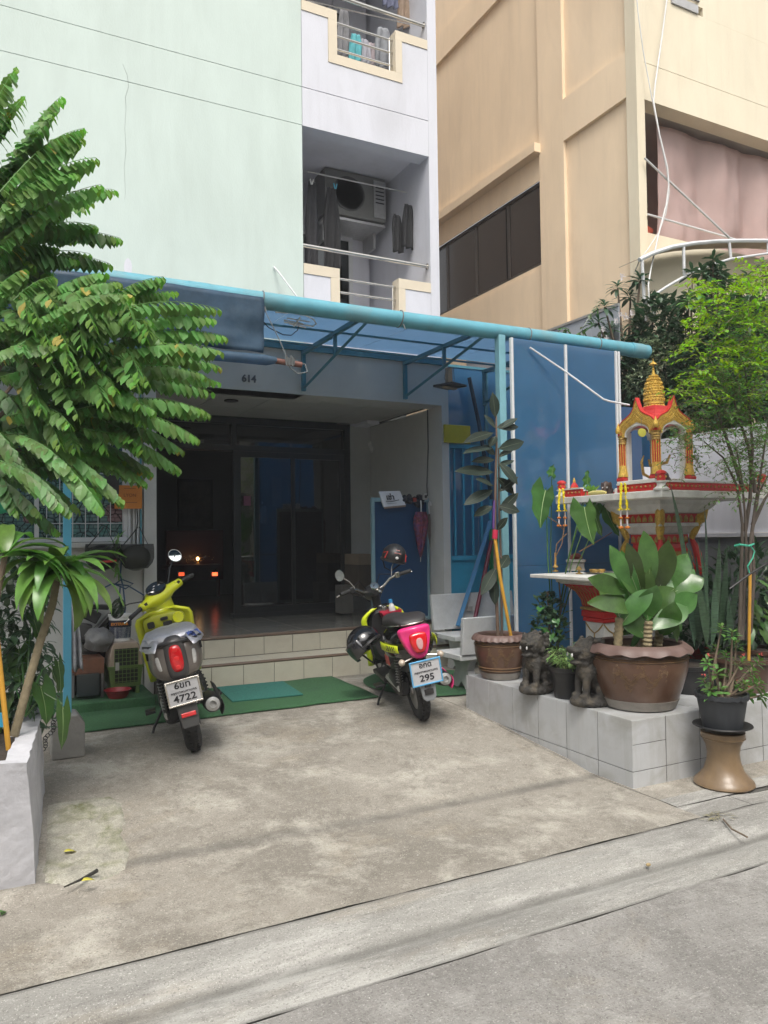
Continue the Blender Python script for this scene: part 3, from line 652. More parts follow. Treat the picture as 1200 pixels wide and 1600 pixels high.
# pink curtain
def cloth(x0, x1, z0, z1, y, amp, nx=60, nz=14, seed=0, k=4.5, sag=.02):
    vs = []; fs = []
    for j in range(nz+1):
        for i in range(nx+1):
            t = j/nz; x = lerp(x0, x1, i/nx); z = lerp(z1, z0, t)
            y1 = y + amp*(.35+.65*t)*(math.sin(x*k*2+seed+1.5*noise.noise(V((x*2, seed, 0))))*.6+noise.noise(V((x*5, t*1.5, seed)))) + amp*.8*t*noise.noise(V((x*3+t*2, t*3, seed+9)))
            vs.append((x + amp*.3*noise.noise(V((t*3, x*2, seed)))*t, y1, z - sag*math.sin(i/nx*math.pi*5)*(t**3)))
    for j in range(nz):
        for i in range(nx): a = j*(nx+1)+i; fs.append((a, a+1, a+nx+2, a+nx+1))
    return vs, fs
o = MB().add(*cloth(7.08, 9.6, 4.96, 6.44, YS+.26, .10, 150, 26, 2, 4.0)).build('curtain', mat('pink_satin', (.58, .45, .42), .42, .05, 3, trans=.45), smooth=True, solid=.004, autosm=False)
tag(o, 'dusty pink curtain hung across the upper opening of the beige building', 'curtain')
# arched awning frame
AW = thing('arched_awning', 'white arched steel awning over the neighbour gate at the right', 'awning', (7.6, 5.9, 4.3))
top = [at(u, v, 5.95) for u, v in ((999, 406), (1020, 396), (1050, 386), (1085, 380), (1120, 377), (1160, 376), (1200, 376), (1260, 380), (1330, 396))]
low = [at(u, v, 5.95) for u, v in ((1006, 476), (1022, 461), (1045, 446), (1075, 429), (1105, 416), (1140, 405), (1200, 396), (1260, 400), (1330, 416))]
MB().tube(top, .024, 8).build('top_arc', M_alu, AW, smooth=True); MB().tube(low, .015, 8).build('lower_arc', M_alu, AW, smooth=True)
for a, b in (((1003, 404), (1007, 476)), ((1068, 383), (1069, 430)), ((1139, 377), (1142, 405)), ((1200, 376), (1200, 396))):
    MB().tube([at(*a, 5.95), at(*b, 5.95)], .017, 8).build('strut', M_alu, AW, smooth=True)
MB().rings([[p+V((0, 0, .012)) for p in top], [p+V((0, .30, .012)) for p in top]], cap=False, close=False).build('roof_sheet', mat('tan_sheet', (.42, .33, .24), .7, .1, 4), AW, solid=.006)

# boundary walls
o = thing('boundary_wall', 'whitewashed boundary wall with grey base behind the shrine', 'wall', (5.9, 4, 0))
Bx('upper_wall', M_white, o, 5.9, 6.02, 0.6, 5.72, 1.545, 2.48); Bx('ledge', M_white, o, 5.87, 6.03, 0.6, 5.72, 1.51, 1.543)
Bx('base_wall', mat('dull_grey_paint', (.20, .205, .21), .8, .1, 5, .3, 60), o, 5.90, 6.02, 0.6, 5.72, 0, 1.508)
sb = MB(); top = []
o2 = thing('sheet_fence', 'pale grey metal sheet fence rising above the blue canopy end', 'fence', (5.98, 6.5, 0))
M_sheet = mat('pale_metal_sheet', (.42, .45, .50), .35, .05, 3, metal=.2)
for i in range(7):
    y0 = 6.05+i*.42; Bx('sheet', M_sheet, o2, 5.93, 5.94+.004*(i % 2), y0, y0+.418, .1, 3.97)
MB().box(5.915, 5.95, 6.05, 9.0, 3.972, 4.0).build('top_rail', M_steelg, o2)

# houses across the street (behind the camera; they show in the glass and block the low sky)
OP = thing('street_house', 'pale row house across the street seen only in the glass reflections', 'building', (0, -5.2, 0))
Bx('wall', mat('pale_house_paint', (.55, .52, .47), .8, .06, 2, stain=(.3, .28, .25)), OP, -18, 20, -6.2, -5.4, 0, 6.6)
M_dk = mat('dark_opening', (.05, .055, .06), .3)
for i in range(9):
    x = -16+i*4; Bx('shutter', mat('shutter_grey', (.22, .24, .25), .5) if i == 0 else MATS['shutter_grey'], OP, x, x+3.2, -5.40, -5.36, .1, 2.7)
    for z in (3.6,): Bx('window', M_dk, OP, x+.3, x+1.5, -5.40, -5.37, z, z+1.3); Bx('window', M_dk, OP, x+1.8, x+2.9, -5.40, -5.37, z, z+1.3)
    Bx('awning', MATS['tan_sheet'], OP, x-.1, x+3.3, -5.39, -4.5, 2.85, 2.89)

# ================================================================ CANOPY, BLUE FENCE, GATE
def polycarb(name, col, tr, tl, rough=.3):
    m = bpy.data.materials.new(name); m.use_nodes = True; t = m.node_tree; L = t.links.new; p = t.nodes['Principled BSDF']; out = t.nodes['Material Output']
    tc = _nz(t, 'ShaderNodeTexCoord'); mp = _nz(t, 'ShaderNodeMapping'); mp.inputs['Scale'].default_value = (90, 90, .6)
    n = _nz(t, 'ShaderNodeTexNoise'); n.inputs['Scale'].default_value = 1; n.inputs['Detail'].default_value = 2; L(tc.outputs['Object'], mp.inputs[0]); L(mp.outputs[0], n.inputs[0])
    b = _nz(t, 'ShaderNodeBump'); b.inputs['Strength'].default_value = .12; b.inputs['Distance'].default_value = .003; L(n.outputs['Fac'], b.inputs['Height'])
    n2 = _nz(t, 'ShaderNodeTexNoise'); n2.inputs['Scale'].default_value = 2.5; n2.inputs['Detail'].default_value = 7; L(tc.outputs['Object'], n2.inputs[0])
    r = _nz(t, 'ShaderNodeValToRGB'); r.color_ramp.elements[0].position = .35; r.color_ramp.elements[1].position = .75
    r.color_ramp.elements[0].color = (*col, 1); r.color_ramp.elements[1].color = (*[min(.9, c*1.25+.012) for c in col], 1); L(n2.outputs['Fac'], r.inputs[0])
    L(r.outputs[0], p.inputs['Base Color']); p.inputs['Roughness'].default_value = rough; L(b.outputs[0], p.inputs['Normal']); p.inputs['Specular IOR Level'].default_value = .8; p.inputs['Coat Weight'].default_value = 1; p.inputs['Coat Roughness'].default_value = .04; p.inputs['Coat IOR'].default_value = 2.0
    tlb = _nz(t, 'ShaderNodeBsdfTranslucent'); tlb.inputs[0].default_value = (*tl, 1); trb = _nz(t, 'ShaderNodeBsdfTransparent'); trb.inputs[0].default_value = (*tr[1], 1)
    a = _nz(t, 'ShaderNodeMixShader'); a.inputs[0].default_value = .45; L(p.outputs[0], a.inputs[1]); L(tlb.outputs[0], a.inputs[2])
    c = _nz(t, 'ShaderNodeMixShader'); c.inputs[0].default_value = tr[0]; L(a.outputs[0], c.inputs[1]); L(trb.outputs[0], c.inputs[2]); L(c.outputs[0], out.inputs[0])
    MATS[name] = m; return m
M_poly = polycarb('blue_polycarbonate', (.06, .18, .31), (.10, (.1, .35, .6)), (.18, .50, .82), .12)
M_roof = polycarb('blue_roof_sheet', (.12, .18, .25), (.12, (.4, .6, .8)), (.42, .58, .75), .45)
C = thing('canopy', 'turquoise steel canopy with blue translucent roof over the forecourt', 'canopy', (2.5, 6.3, 0))
def roofz(y): return lerp(3.4035, 3.495, (y-5.45)/1.65)
xs = [-2.4, -1.24, -.09, 1.06, 2.21, 3.36, 4.51, 5.22]
for a, b in zip(xs, xs[1:]):
    MB().rings([[V((a+.004, 5.54, roofz(5.54))), V((a+.004, 7.092, roofz(7.092)))], [V((b-.004, 5.54, roofz(5.54))), V((b-.004, 7.092, roofz(7.092)))]], cap=False, close=False).build('roof_sheet', M_roof, C, solid=.006)
MB().tube([(x, 5.5, 3.337+.004*math.sin(x*1.7)) for x in [-2.4+i*.25 for i in range(33)]]+[(5.74, 5.5, 3.337)], .066, 20).build('gutter_pipe', M_turq, C, smooth=True)
for x in (1.25, 5.52): MB().tube([(x, 5.5, 3.337), (x+.16, 5.5, 3.337)], .0705, 20).build('pipe_sleeve', M_turq, C, smooth=True)
for x in (5.735,): MB().tube([(x, 5.5, 3.337), (x+.012, 5.5, 3.337)], .068, 20).build('pipe_cap', M_turq, C, smooth=True)
M_tie = mat('wire_tie', (.14, .15, .15), .6)
for x in (1.80, 2.98, 4.28, 5.10):
    MB().tube([(x+.01*math.sin(a), 5.5+.070*math.cos(a), 3.337+.070*math.sin(a)) for a in [i*math.pi/8 for i in range(17)]]+[(x+.01, 5.45, 3.28), (x+.02, 5.44, 3.24)], .005, 6).build('wire_tie', M_tie, C, smooth=True)
for x in (-1.85, -.70, .45, 1.60, 2.745, 3.89, 4.9):
    MB().box(x-.02, x+.02, 5.56, 7.09, 3.362, 3.398).build('rafter', M_bframe, C)
    if x > 1:
        MB().box(x-.018, x+.018, 7.05, 7.09, 3.0, 3.36).build('wall_bracket', M_bframe, C)
        MB().tube([(x, 7.06, 3.03), (x, 5.56, 3.33)], .017, 4).build('brace', M_bframe, C)
        MB().box(x-.014, x+.014, 6.27, 6.30, 3.185, 3.362).build('strut', M_bframe, C)
for y in (5.72, 6.285, 6.80): MB().box(-2.4, 5.2, y-.012, y+.012, 3.385, 3.400).build('purlin', M_bframe, C)
MB().box(-2.4, 4.36, 7.06, 7.094, 3.402, 3.452).build('wall_rail', M_bframe, C)
# posts that carry it
Bx('front_post', M_bpole, C, .425, .475, 5.48, 5.53, .17, 3.30, bevel=.004)
Bx('corner_post', mat('pale_turquoise', (.17, .36, .42), .5, .1, 8), C, 3.93, 4.0, 5.44, 5.51, .16, 3.30, bevel=.006)
blk = MB().prism([(-.10, 0), (.10, 0), (.10, .22), (.06, .28), (-.06, .28), (-.10, .20)], 'y', 5.40, 5.60)
blk.v = [(x+.45, y, z+.14) for x, y, z in blk.v]
tag(blk.build('post_block', M_gconc, None, bevel=.012), 'grey concrete block round the foot of the sky blue canopy post', 'concrete block')
# blue panel fence
P = thing('panel_fence', 'tall dark blue translucent panel fence with pale posts behind the shrine', 'fence', (4.6, 5.4, 0))
PX = [4.03, 4.63, 5.235]
for x in PX: MB().box(x-.012, x+.012, 5.385, 5.415, .17, 3.27).build('post', M_alu, P, bevel=.003)
MB().box(5.262, 5.285, 5.39, 5.42, 2.45, 3.27).build('post', M_alu, P, bevel=.003)
for a, b in ((4.043, 4.617), (4.643, 5.222)):
    for z0, z1 in ((.2, 1.28), (1.284, 3.27)): Bx('panel', M_poly, P, a, b, 5.402, 5.408, z0, z1)
Bx('bottom_rail', M_alu, P, 4.03, 5.235, 5.418, 5.44, .40, .43); Bx('mid_rail', M_bframe, P, 4.045, 5.22, 5.418, 5.44, 1.265, 1.29)
M_slate = mat('slate_blue_sheet', (.045, .085, .17), .4, .08, 3)
o = thing('slate_panel', 'lower slate blue sheet panel between the tall blue fence and white wall', 'panel', (5.5, 5.5, 0))
Bx('sheet', M_slate, o, 5.262, 5.62, 5.47, 5.48, .2, 2.765); Bx('frame', M_alu, o, 5.60, 5.63, 5.45, 5.50, .2, 1.20)
Bx('pale_sheet', M_white, o, 5.44, 5.895, 5.50, 5.51, .3, 2.20, label='white sheet panel')
# gate to the side passage
G = thing('barred_gate', 'blue barred steel gate beside the entrance pillar', 'gate', (4.9, 7.2, 0))
MB().box(4.46, 4.50, 7.18, 7.22, .2, 2.56).box(5.60, 5.64, 7.18, 7.22, .2, 2.56).box(4.50, 5.60, 7.18, 7.22, 1.28, 1.33).box(4.50, 5.60, 7.18, 7.22, .2, .25).box(4.50, 5.60, 7.18, 7.22, 2.52, 2.56).build('frame', M_gate, G)
for i in range(9): MB().box(4.555+i*.118, 4.575+i*.118, 7.19, 7.21, 1.33, 2.52).build('bar', M_gate, G)
Bx('kick_sheet', M_gate, G, 4.50, 5.60, 7.205, 7.212, .25, 1.28)
o = thing('passage_screen', 'dark blue translucent screen behind and above the barred gate', 'screen', (5, 7.3, 0))
Bx('upper_panel', M_poly, o, 4.455, 5.9, 7.26, 7.266, 2.60, 3.44); 
for i in range(3): Bx('lower_panel', M_poly, o, 4.455+i*.49, 4.455+i*.49+.484, 7.30, 7.306, .2, 2.58)
Bx('frame', M_bframe, o, 4.455, 5.9, 7.25, 7.28, 2.565, 2.598); Bx('frame', M_bframe, o, 5.02, 5.06, 7.24, 7.258, 2.60, 3.44)
Bx('frame', M_bframe, o, 4.455, 5.9, 7.25, 7.28, 3.442, 3.47)
for i in range(4): Bx('side_panel', M_poly, o, 5.86, 5.866, 5.56+i*.42, 5.56+i*.42+.414, .2, 2.6)
o = MB().box(4.36, 4.70, 7.06, 7.09, 2.56, 2.76).build('yellow_sign', mat('yellow_film', (.42, .36, .01), .4), None, bevel=.01); tag(o, 'small wrinkled yellow sheet fixed to the pillar top beside the barred gate', 'sheet')
o = MB().box(4.95, 5.2, 7.10, 7.11, .95, 1.62).build('green_board', mat('green_board', (.02, .22, .08), .5), None); tag(o, 'green board standing behind the leaning poles at the barred gate', 'board')

# rolled tarpaulin
T = thing('roller_tarpaulin', 'faded blue roller tarpaulin hanging under the left end of the canopy pipe', 'tarpaulin', (1, 5.6, 2.85))
vs, fs = cloth(-1.2, 1.80, 2.93, 3.34, 5.42, .05, 90, 12, 5, 2.6, .0)
M_tarp = mat('faded_blue_tarp', (.07, .13, .20), .45, .3, 4, trans=.5, stain=(.12, .19, .26), stain_scale=3, stain_amt=.6)
MB().add(vs, fs).build('sheet', M_tarp, T, smooth=True, solid=.003, autosm=False)
MB().tube([(-1.2, 5.40, 2.855), (1.80, 5.40, 2.865), (1.88, 5.40, 2.87)], [.036, .040, .024], 12).build('roll', M_tarp, T, smooth=True)
MB().tube([(1.86, 5.40, 2.866), (2.08, 5.40, 2.855)], .022, 10).build('roller_end', mat('rusty_pipe', (.14, .06, .045), .6, .3, 20), T, smooth=True)
mb = MB().tube([(1.97, 5.38, 2.87), (1.90, 5.42, 3.06), (1.80, 5.45, 3.27)], .004, 6).tube([(1.97, 5.40, 2.90), (1.96, 5.38, 2.87), (1.98, 5.38, 2.82), (2.04, 5.38, 2.78), (2.12, 5.38, 2.80), (2.11, 5.40, 2.86), (2.03, 5.40, 2.88)], .005, 6)
for k in range(6): mb.tube([(1.95+.012*k, 5.37, 2.83+.01*(k % 2)), (1.94+.014*k, 5.36, 2.91-.01*(k % 3))], .006, 6)
mb.build('rope', M_tie, T, smooth=True)
# antenna and its cable
A = thing('tv_antenna', 'small white ladder shaped television antenna under the canopy pipe', 'antenna', (2.1, 5.7, 3.25))
def q(u, v, y=5.62): return at(u, v, y)
mb = MB().tube([q(430, 488), q(455, 489), (q(478, 493)), q(490, 499), q(494, 506), q(488, 510), q(478, 508)], .006, 8); mb.build('loop_arm', M_whitep, A, smooth=True)
for (a, b) in (((448, 497), (484, 503)), ((444, 503), (481, 509)), ((452, 506), (478, 512)), ((443, 500), (474, 506))): MB().tube([q(*a), q(*b)], .005, 6).build('element', M_whitep, A, smooth=True)
MB().tube([q(459, 510, 5.6), q(469, 496, 5.6)], .008, 6).build('boom', M_whitep, A, smooth=True)
MB().tube([q(403, 494), q(420, 512), (q(442, 523)), q(455, 524), q(465, 516), q(467, 508)], .004, 6).build('cable', M_black, A, smooth=True)
# hanging square lamp
L_ = thing('square_lamp', 'flat square black lamp hanging from a bracket near the blue gate', 'lamp', (3.9, 6.2, 3))
c = at(703, 603, 6.0)
MB().cbox(c, (.22, .22, .02), (0, 0, R(20))).build('plate', M_black, L_)
MB().cbox(c-V((0, 0, .02)), (.16, .05, .012), (0, 0, R(20))).build('tube', mat('dull_brass', (.25, .19, .12), .5), L_)
MB().cbox(c+V((-.01, 0, .09)), (.05, .05, .15)).build('bracket', mat('dull_brass2', (.24, .19, .14), .6), L_)
MB().tube([c+V((-.04, 0, .16)), c+V((-.06, 0, .06)), c+V((-.01, .0, .02)), c+V((.05, 0, .05)), c+V((.04, 0, .18))], .003, 6).build('cable', M_tie, L_, smooth=True)
# conduit from canopy to shrine
pts = [at(828, 543, 5.38), at(880, 578, 5.30), at(943, 624, 5.0), at(952, 627, 4.98), at(984, 633, 4.86)]
tag(MB().tube(pts, .0085, 8).build('conduit_pipe', M_alu, None, smooth=True), 'thin white conduit sloping from the canopy pipe down to the shrine roof', 'pipe')
tag(MB().tube([at(428, 417, 7.09), at(436, 426, 7.0), at(470, 472, 6.9)], .008, 8).build('wall_stay', M_alu, None, smooth=True), 'short pale rod stayed to the mint wall above the canopy pipe', 'rod')
# cables on the beige building
def cab(name, pts, lab, m, r=.008): tag(MB().tube([at(u, v, y) for u, v, y in pts], r, 6).build(name, m, None, smooth=True), lab, 'cable')
cab('wall_cable', [(990, -60, 6.2), (997, 20, 6.2), (1005, 80, 6.2), (1018, 150, 6.2), (1030, 210, 6.15), (1042, 265, 6.1), (1046, 300, 6.1), (1040, 335, 6.1), (1030, 362, 6.1), (1012, 390, 6.1), (1000, 405, 6.1), (992, 425, 6.15)], 'thin pale cable hanging down the corner of the beige building, left one', M_whitep, .006)
cab('wall_cable', [(1046, -60, 6.2), (1042, 0, 6.2), (1034, 60, 6.2), (1024, 130, 6.2), (1021, 158, 6.15), (1030, 208, 6.12), (1043, 262, 6.08), (1045, 290, 6.08), (1041, 320, 6.08), (1030, 362, 6.08), (1017, 420, 6.0), (1013, 445, 5.9), (1014, 465, 5.9)], 'thicker white cable dropping past the pink curtain to the arched awning', M_whitep, .009)

# mats
def matmesh(x0, x1, y0, y1, name, m, lab, th=.012):
    vs, fs = sheet(x0, x1, y0, y1, .05, lambda x, y: gz(x, y)+th+.004*noise.noise(V((x*6, y*6, 3))), .015)
    return tag(MB().add(vs, fs).build(name, m, None, smooth=True, solid=.01, autosm=False), lab, 'mat')
matmesh(.50, 2.98, 5.97, 7.0, 'carpet', M_carpet, 'green grass carpet at the foot of the tiled steps between the scooters')
mb = MB(); ring0 = []; 
for i in range(48):
    a = 2*math.pi*i/48; x = 3.68+.60*math.cos(a)*(1 if abs(math.cos(a)) < 2 else 1); y = 6.34+.62*math.sin(a); ring0.append(V((x, y, gz(x, y)+.014)))
mb.rings([ring0, [V((lerp(p.x, 3.68, .98), lerp(p.y, 6.34, .98), gz(3.68, 6.34)+.014)) for p in ring0]]); tag(mb.build('carpet', M_carpet, None, solid=.008), 'rounded green carpet under the white concrete bench', 'mat')
tag(MB().cbox((2.12, 6.62, .198), (.62, .62, .012), (R(1), 0, R(-3))).build('doormat', M_teal, None, bevel=.004), 'teal doormat lying on the green carpet before the step', 'mat')
s = MB().box(-1.2, 1.215, 6.55, 7.145, .10, .262).build('side_plinth', M_carpet, None, bevel=.015); struct(s)
# ================================================================ TILED PLINTH AND WHAT STANDS ON IT
PT = .41
PL = thing('tiled_plinth', 'low grey tiled plinth carrying the pots and the spirit house', 'plinth', (4.5, 4.5, 0))
mb = MB().box(3.486, 8, 3.528, 5.36, -.03, PT-.007); mb.build('core', M_grout, PL)
ts = .302
def tl(x0, x1, y0, y1, z0, z1):
    if x1-x0 > .02: x0 += .0012; x1 -= .0012
    if y1-y0 > .02: y0 += .0012; y1 -= .0012
    return Bx('tile', M_tilew, PL, x0, x1, y0, y1, z0, z1, bevel=.0018, seg=1)
y = 3.522; k = 0
while y < 5.36:
    y1 = min(y+ts-.004, 5.362)
    tl(3.478, 3.485, y, y1, .100, PT-.004); tl(3.478, 3.485, y, y1, -.03, .096); y += ts
x = 3.478
while x < 7.6:
    if x == 3.478: tl(x, x+.282, 3.520, 3.527, .262, PT-.004); tl(x, x+.282, 3.520, 3.527, .100, .258)
    else: tl(x, x+ts-.004, 3.520, 3.527, .100, PT-.004)
    tl(x, x+(.282 if x == 3.478 else ts-.004), 3.520, 3.527, -.03, .096); x += .286 if x == 3.478 else ts
for i in range(8):
    for j in range(6):
        x0 = 3.478+i*ts; y0 = 3.520+j*ts+.002; tl(x0, x0+ts-.004, y0, y0+ts-.004, PT-.006, PT)

# ---- pots
def wavy(n=14): return ([0, 1, 2], .03, n, .012)
def pot_big(name, lab, c, r, h, waves, dragon=True):
    t = thing(name, lab, 'pot', c)
    c = V(c)
    pr = [(.60, 0), (.66, .02), (.70, .10), (.80, .30), (.905, .58), (.925, .72), (.89, .86), (.86, .90)]
    mb = MB(); mb.lathe([(r*.0+.001, 0)]+[(a*r, b*h) for a, b in pr]+[(r*.80, h*.93), (r*.78, h*.80), (.001, h*.80)], c, 48); mb.build('body', M_terra, t, smooth=True)
    MB().lathe([(r*.608, 0.002), (r*.672, .02*h), (r*.712, .10*h), (r*.75, .16*h), (r*.744, .162*h), (.3*r, .02*h)], c, 48).build('base_band', M_potb, t, smooth=True)
    # wavy collar
    rs = []
    for (a, b) in ((.84, .955), (.90, .90), (1.0, .865), (1.02, .875), (.98, .93), (.90, .985), (.82, 1.0), (.79, .97), (.80, .92)):
        ring = []
        for j in range(112):
            an = 2*math.pi*j/112; wv = math.cos(an*waves); k = max(0, a-.84)/.18
            ring.append(c+V((r*a*math.cos(an)*(1+.010*wv*k), r*a*math.sin(an)*(1+.010*wv*k), h*b+.007*wv*k*(r/.3))))
        rs.append(ring)
    rs.append(rs[0]); MB().rings(rs, cap=False).build('scalloped_rim', M_terrar, t, smooth=True)
    for b, a in ((.80, .905), (.76, .918), (.27, .79), (.21, .765)) if not dragon else ((.80, .908), (.77, .918)):
        MB().lathe([(r*a, h*(b-.012)), (r*a+.007, h*b), (r*a, h*(b+.012))], c, 48).build('ring_band', M_terral, t, smooth=True)
    # relief dragon scroll on the side that faces the street
    mb = MB(); a0 = math.atan2(-c.y, -c.x)
    def surf(an, z, o=.002):
        zz = min(max(z/h, .1), .86); k = 0
        while k < len(pr)-2 and pr[k+1][1] < zz: k += 1
        rr = lerp(pr[k][0], pr[k+1][0], (zz-pr[k][1])/max(1e-6, pr[k+1][1]-pr[k][1]))*r
        return c+V(((rr+o)*math.cos(an), (rr+o)*math.sin(an), z))
    def dz_(s): return h*(.53+.075*math.sin(s*13.5)*(1-.3*s))
    for q0 in (-1, 1):
        mb.tube([surf(a0-.52+1.0*s/79, dz_(s/79)+q0*h*.030*math.sin(math.pi*min(1, s/79+.12))) for s in range(80)], .0016*(r/.3), 4)
    for i in range(4, 78, 2):
        s = i/79; mb.tube([surf(a0-.52+s, dz_(s)-h*.026), surf(a0-.515+s, dz_(s)), surf(a0-.52+s, dz_(s)+h*.026)], .0012*(r/.3), 4)
        if i % 4 == 0: mb.tube([surf(a0-.52+s, dz_(s)+h*.03), surf(a0-.50+s, dz_(s)+h*.055)], .0014*(r/.3), 4)
    for i in range(150):
        an = a0+rnd.uniform(-.6, .6); z = h*(.52+.13*math.sin((an-a0+.55)/1.1*15)+rnd.uniform(-.09, .09)); rad = rnd.uniform(.004, .011)
        pp = [surf(an+rad/r*math.cos(b*.9)*(1-b/9), z+rad*math.sin(b*.9)*(1-b/9), .001) for b in range(7)]; mb.tube(pp, .0013*(r/.3)+.0004, 4)
    o = mb.build('relief', M_terral, t, smooth=True)
    MB().lathe([(.001, h*.865), (r*.5, h*.862), (r*.79, h*.845), (.001, h*.80)], c, 24).build('soil', M_soil, t)
    return t
P2 = V((3.83, 3.80, PT)); pot_big('glazed_pot', 'large brown dragon pot with scalloped rim holding the broad leaved plant', P2, .335, .425, 14)
P1 = V((3.64, 5.10, PT)); pot_big('glazed_pot', 'brown glazed pot holding the rubber plant at the back corner of the plinth', P1, .222, .355, 26, False)
def pot_plain(name, lab, c, r, h, m, rim=1.0, taper=.76, wav=None):
    t = thing(name, lab, 'pot', c); c = V(c)
    MB().lathe([(.001, 0), (r*taper, 0), (r*.97, h*.86), (r*.98, h*.86), (r*1.05, h*.88), (r*1.05, h), (r*.96, h), (r*.95, h*.9), (.001, h*.9)], c, 40,
        wav=([4, 5, 6], .02, wav, .006) if wav else None).build('body', m, t, smooth=True)
    MB().lathe([(.001, h*.93), (r*.6, h*.925), (r*.94, h*.905), (.001, h*.88)], c, 20).build('soil', M_soil, t)
    return t
PB = V((3.60, 4.25, PT)); pot_plain('black_pot', 'plain black pot of striped grass between the two stone lions', PB, .115, .215, M_black)
# pot on a stand near the street
PS = V((4.02, 3.31, 0))
t = thing('pot_stand', 'waisted tan ceramic stand under the small black pot at the right', 'plant stand', PS)
M_tan = mat('tan_glaze', (.20, .135, .075), .3, .25, 5, .1, 40, stain=(.12, .085, .06), stain_scale=5, stain_amt=.5, stretch=(1, 1, .4))
MB().lathe([(.001, .02), (.165, 0), (.178, .012), (.172, .03), (.150, .05), (.118, .09), (.098, .15), (.094, .20), (.102, .245), (.122, .285), (.128, .30), (.128, .325), (.11, .33), (.001, .33)], PS, 40).build('body', M_tan, t, smooth=True)
for z in (.045, .285): MB().lathe([(.138 if z < .1 else .122, z), (.149 if z < .1 else .131, z+.006), (.132 if z < .1 else .122, z+.012)], PS, 40).build('ring', M_tan, t, smooth=True)
t = thing('plant_saucer', 'black plastic saucer on the tan stand', 'saucer', PS+V((0, 0, .33)))
MB().lathe([(.001, .002), (.12, .0), (.160, .03), (.175, .032), (.172, .038), (.155, .036), (.12, .010), (.001, .010)], PS+V((0, 0, .332)), 40).build('dish', M_black, t, smooth=True)
PSP = PS+V((0, 0, .345)); pot_plain('black_pot', 'black scalloped pot of thorny red flowered plant on the tan stand', PSP, .150, .215, mat('blue_black_plastic', (.028, .031, .036), .5, .1, 10), wav=22)
# grey-brown pots at the right edge behind
M_dkpot = mat('dark_brown_glaze', (.09, .05, .035), .35, .2, 6)
pot_plain('brown_pot', 'dark brown pot under the twiggy tree at the right edge', (4.86, 3.82, PT), .22, .24, M_dkpot)
pot_plain('black_pot', 'low black tub of snake plants behind the dragon pot', (4.48, 3.98, PT), .20, .20, M_black)
pot_plain('black_pot', 'dark pot of leafy vine beneath the offering table', (3.92, 4.86, PT), .15, .24, M_black)
pot_plain('brown_pot', 'dark brown pot beside the tree pot at the far right edge', (5.25, 3.86, PT), .20, .26, M_dkpot)

# ---- stone lions
def lion(lab, c, rz, s):
    t = thing('stone_lion', lab, 'statue', c)
    P = []
    e = lambda x, y, z, a, b, d, r=None: P.append(('e', (x, y, z), (a, b, d), r) if r else ('e', (x, y, z), (a, b, d)))
    for k in range(20):   # rough plinth
        a = k/20*2*math.pi; e(.105*math.cos(a)*1.05, .075*math.sin(a), .026, .035, .032, .028)
    P.append(('b', (0, 0, .028), (.20, .14, .050)))
    # local +x is forward
    e(-.060, 0, .115, .072, .075, .072); e(-.045, .055, .095, .058, .028, .060); e(-.045, -.055, .095, .058, .028, .060)   # rump, thighs
    P.append(('t', [(-.055, 0, .14), (0, 0, .19), (.035, 0, .245)], [.068, .066, .066]))                                     # trunk
    e(.035, 0, .20, .062, .066, .070)
    for s_ in (-1, 1):
        P.append(('t', [(.045, .038*s_, .215), (.066, .040*s_, .14), (.070, .040*s_, .075)], [.034, .025, .021]))
        for q in range(4): e(.088+.006*(1-abs(q-1.5)), (.040+(q-1.5)*.013)*s_, .062, .022, .0075, .012)
        e(.070, .040*s_, .066, .024, .024, .016)
        for q in range(4): e(.010+.004*(1-abs(q-1.5)), (.072+(q-1.5)*.011)*s_, .060, .020, .0065, .010)
        e(-.02, .070*s_, .064, .036, .022, .016)
        e(.030, .050*s_, .365, .018, .012, .022)            # ears
        e(.085, .024*s_, .345, .017, .013, .012)            # brow
        e(.098, .020*s_, .333, .010, .010, .010)            # eye
        e(.090, .034*s_, .292, .026, .014, .016)            # cheek
    e(.040, 0, .320, .078, .078, .080)                      # head
    e(.112, 0, .328, .048, .050, .022); e(.150, 0, .340, .018, .028, .018)   # upper jaw, nose
    e(.105, 0, .258, .042, .040, .016); e(.060, 0, .25, .040, .055, .032)    # lower jaw, chin
    for k in range(84):                                     # curls of the mane
        a = rnd.uniform(-2.2, 2.2); zz = rnd.uniform(-.12, .085); rr = .078+.010*rnd.random()
        e(.012-abs(zz)*.15-rr*math.cos(a)*.75, rr*math.sin(a), .305+zz, .015, .015, .015)
    P.append(('t', [(.0, 0, .37), (.01, 0, .395), (.005, 0, .41)], [.032, .022, .010]))
    P.append(('t', [(-.12, 0, .09), (-.145, 0, .15), (-.13, 0, .20), (-.10, 0, .215)], [.024, .028, .026, .016]))   # tail
    ob = blobs('body', P, M_stone, t, .0062, 1, True)
    M = Matrix.Translation(V(c)-OFF[t.name]) @ Matrix.Rotation(rz, 4, 'Z') @ Matrix.Scale(s, 4)
    ob.data.transform(M)
    mb = MB(); mb.M = Matrix.Translation(V(c)) @ Matrix.Rotation(rz, 4, 'Z') @ Matrix.Scale(s, 4)
    for s_ in (-1, 1): mb.ell((.150, .024*s_, .306), (.006, .005, .012), 8, 6)
    mb.build('fangs', M_whitep, t, smooth=True)
    return t
lion('weathered black stone lion, nearer the street, beside the dragon pot', (3.585, 3.98, PT), R(172), 1.12)
lion('weathered black stone lion beside the rubber plant pot, head lifted', (3.53, 4.50, PT), R(200), 1.10)

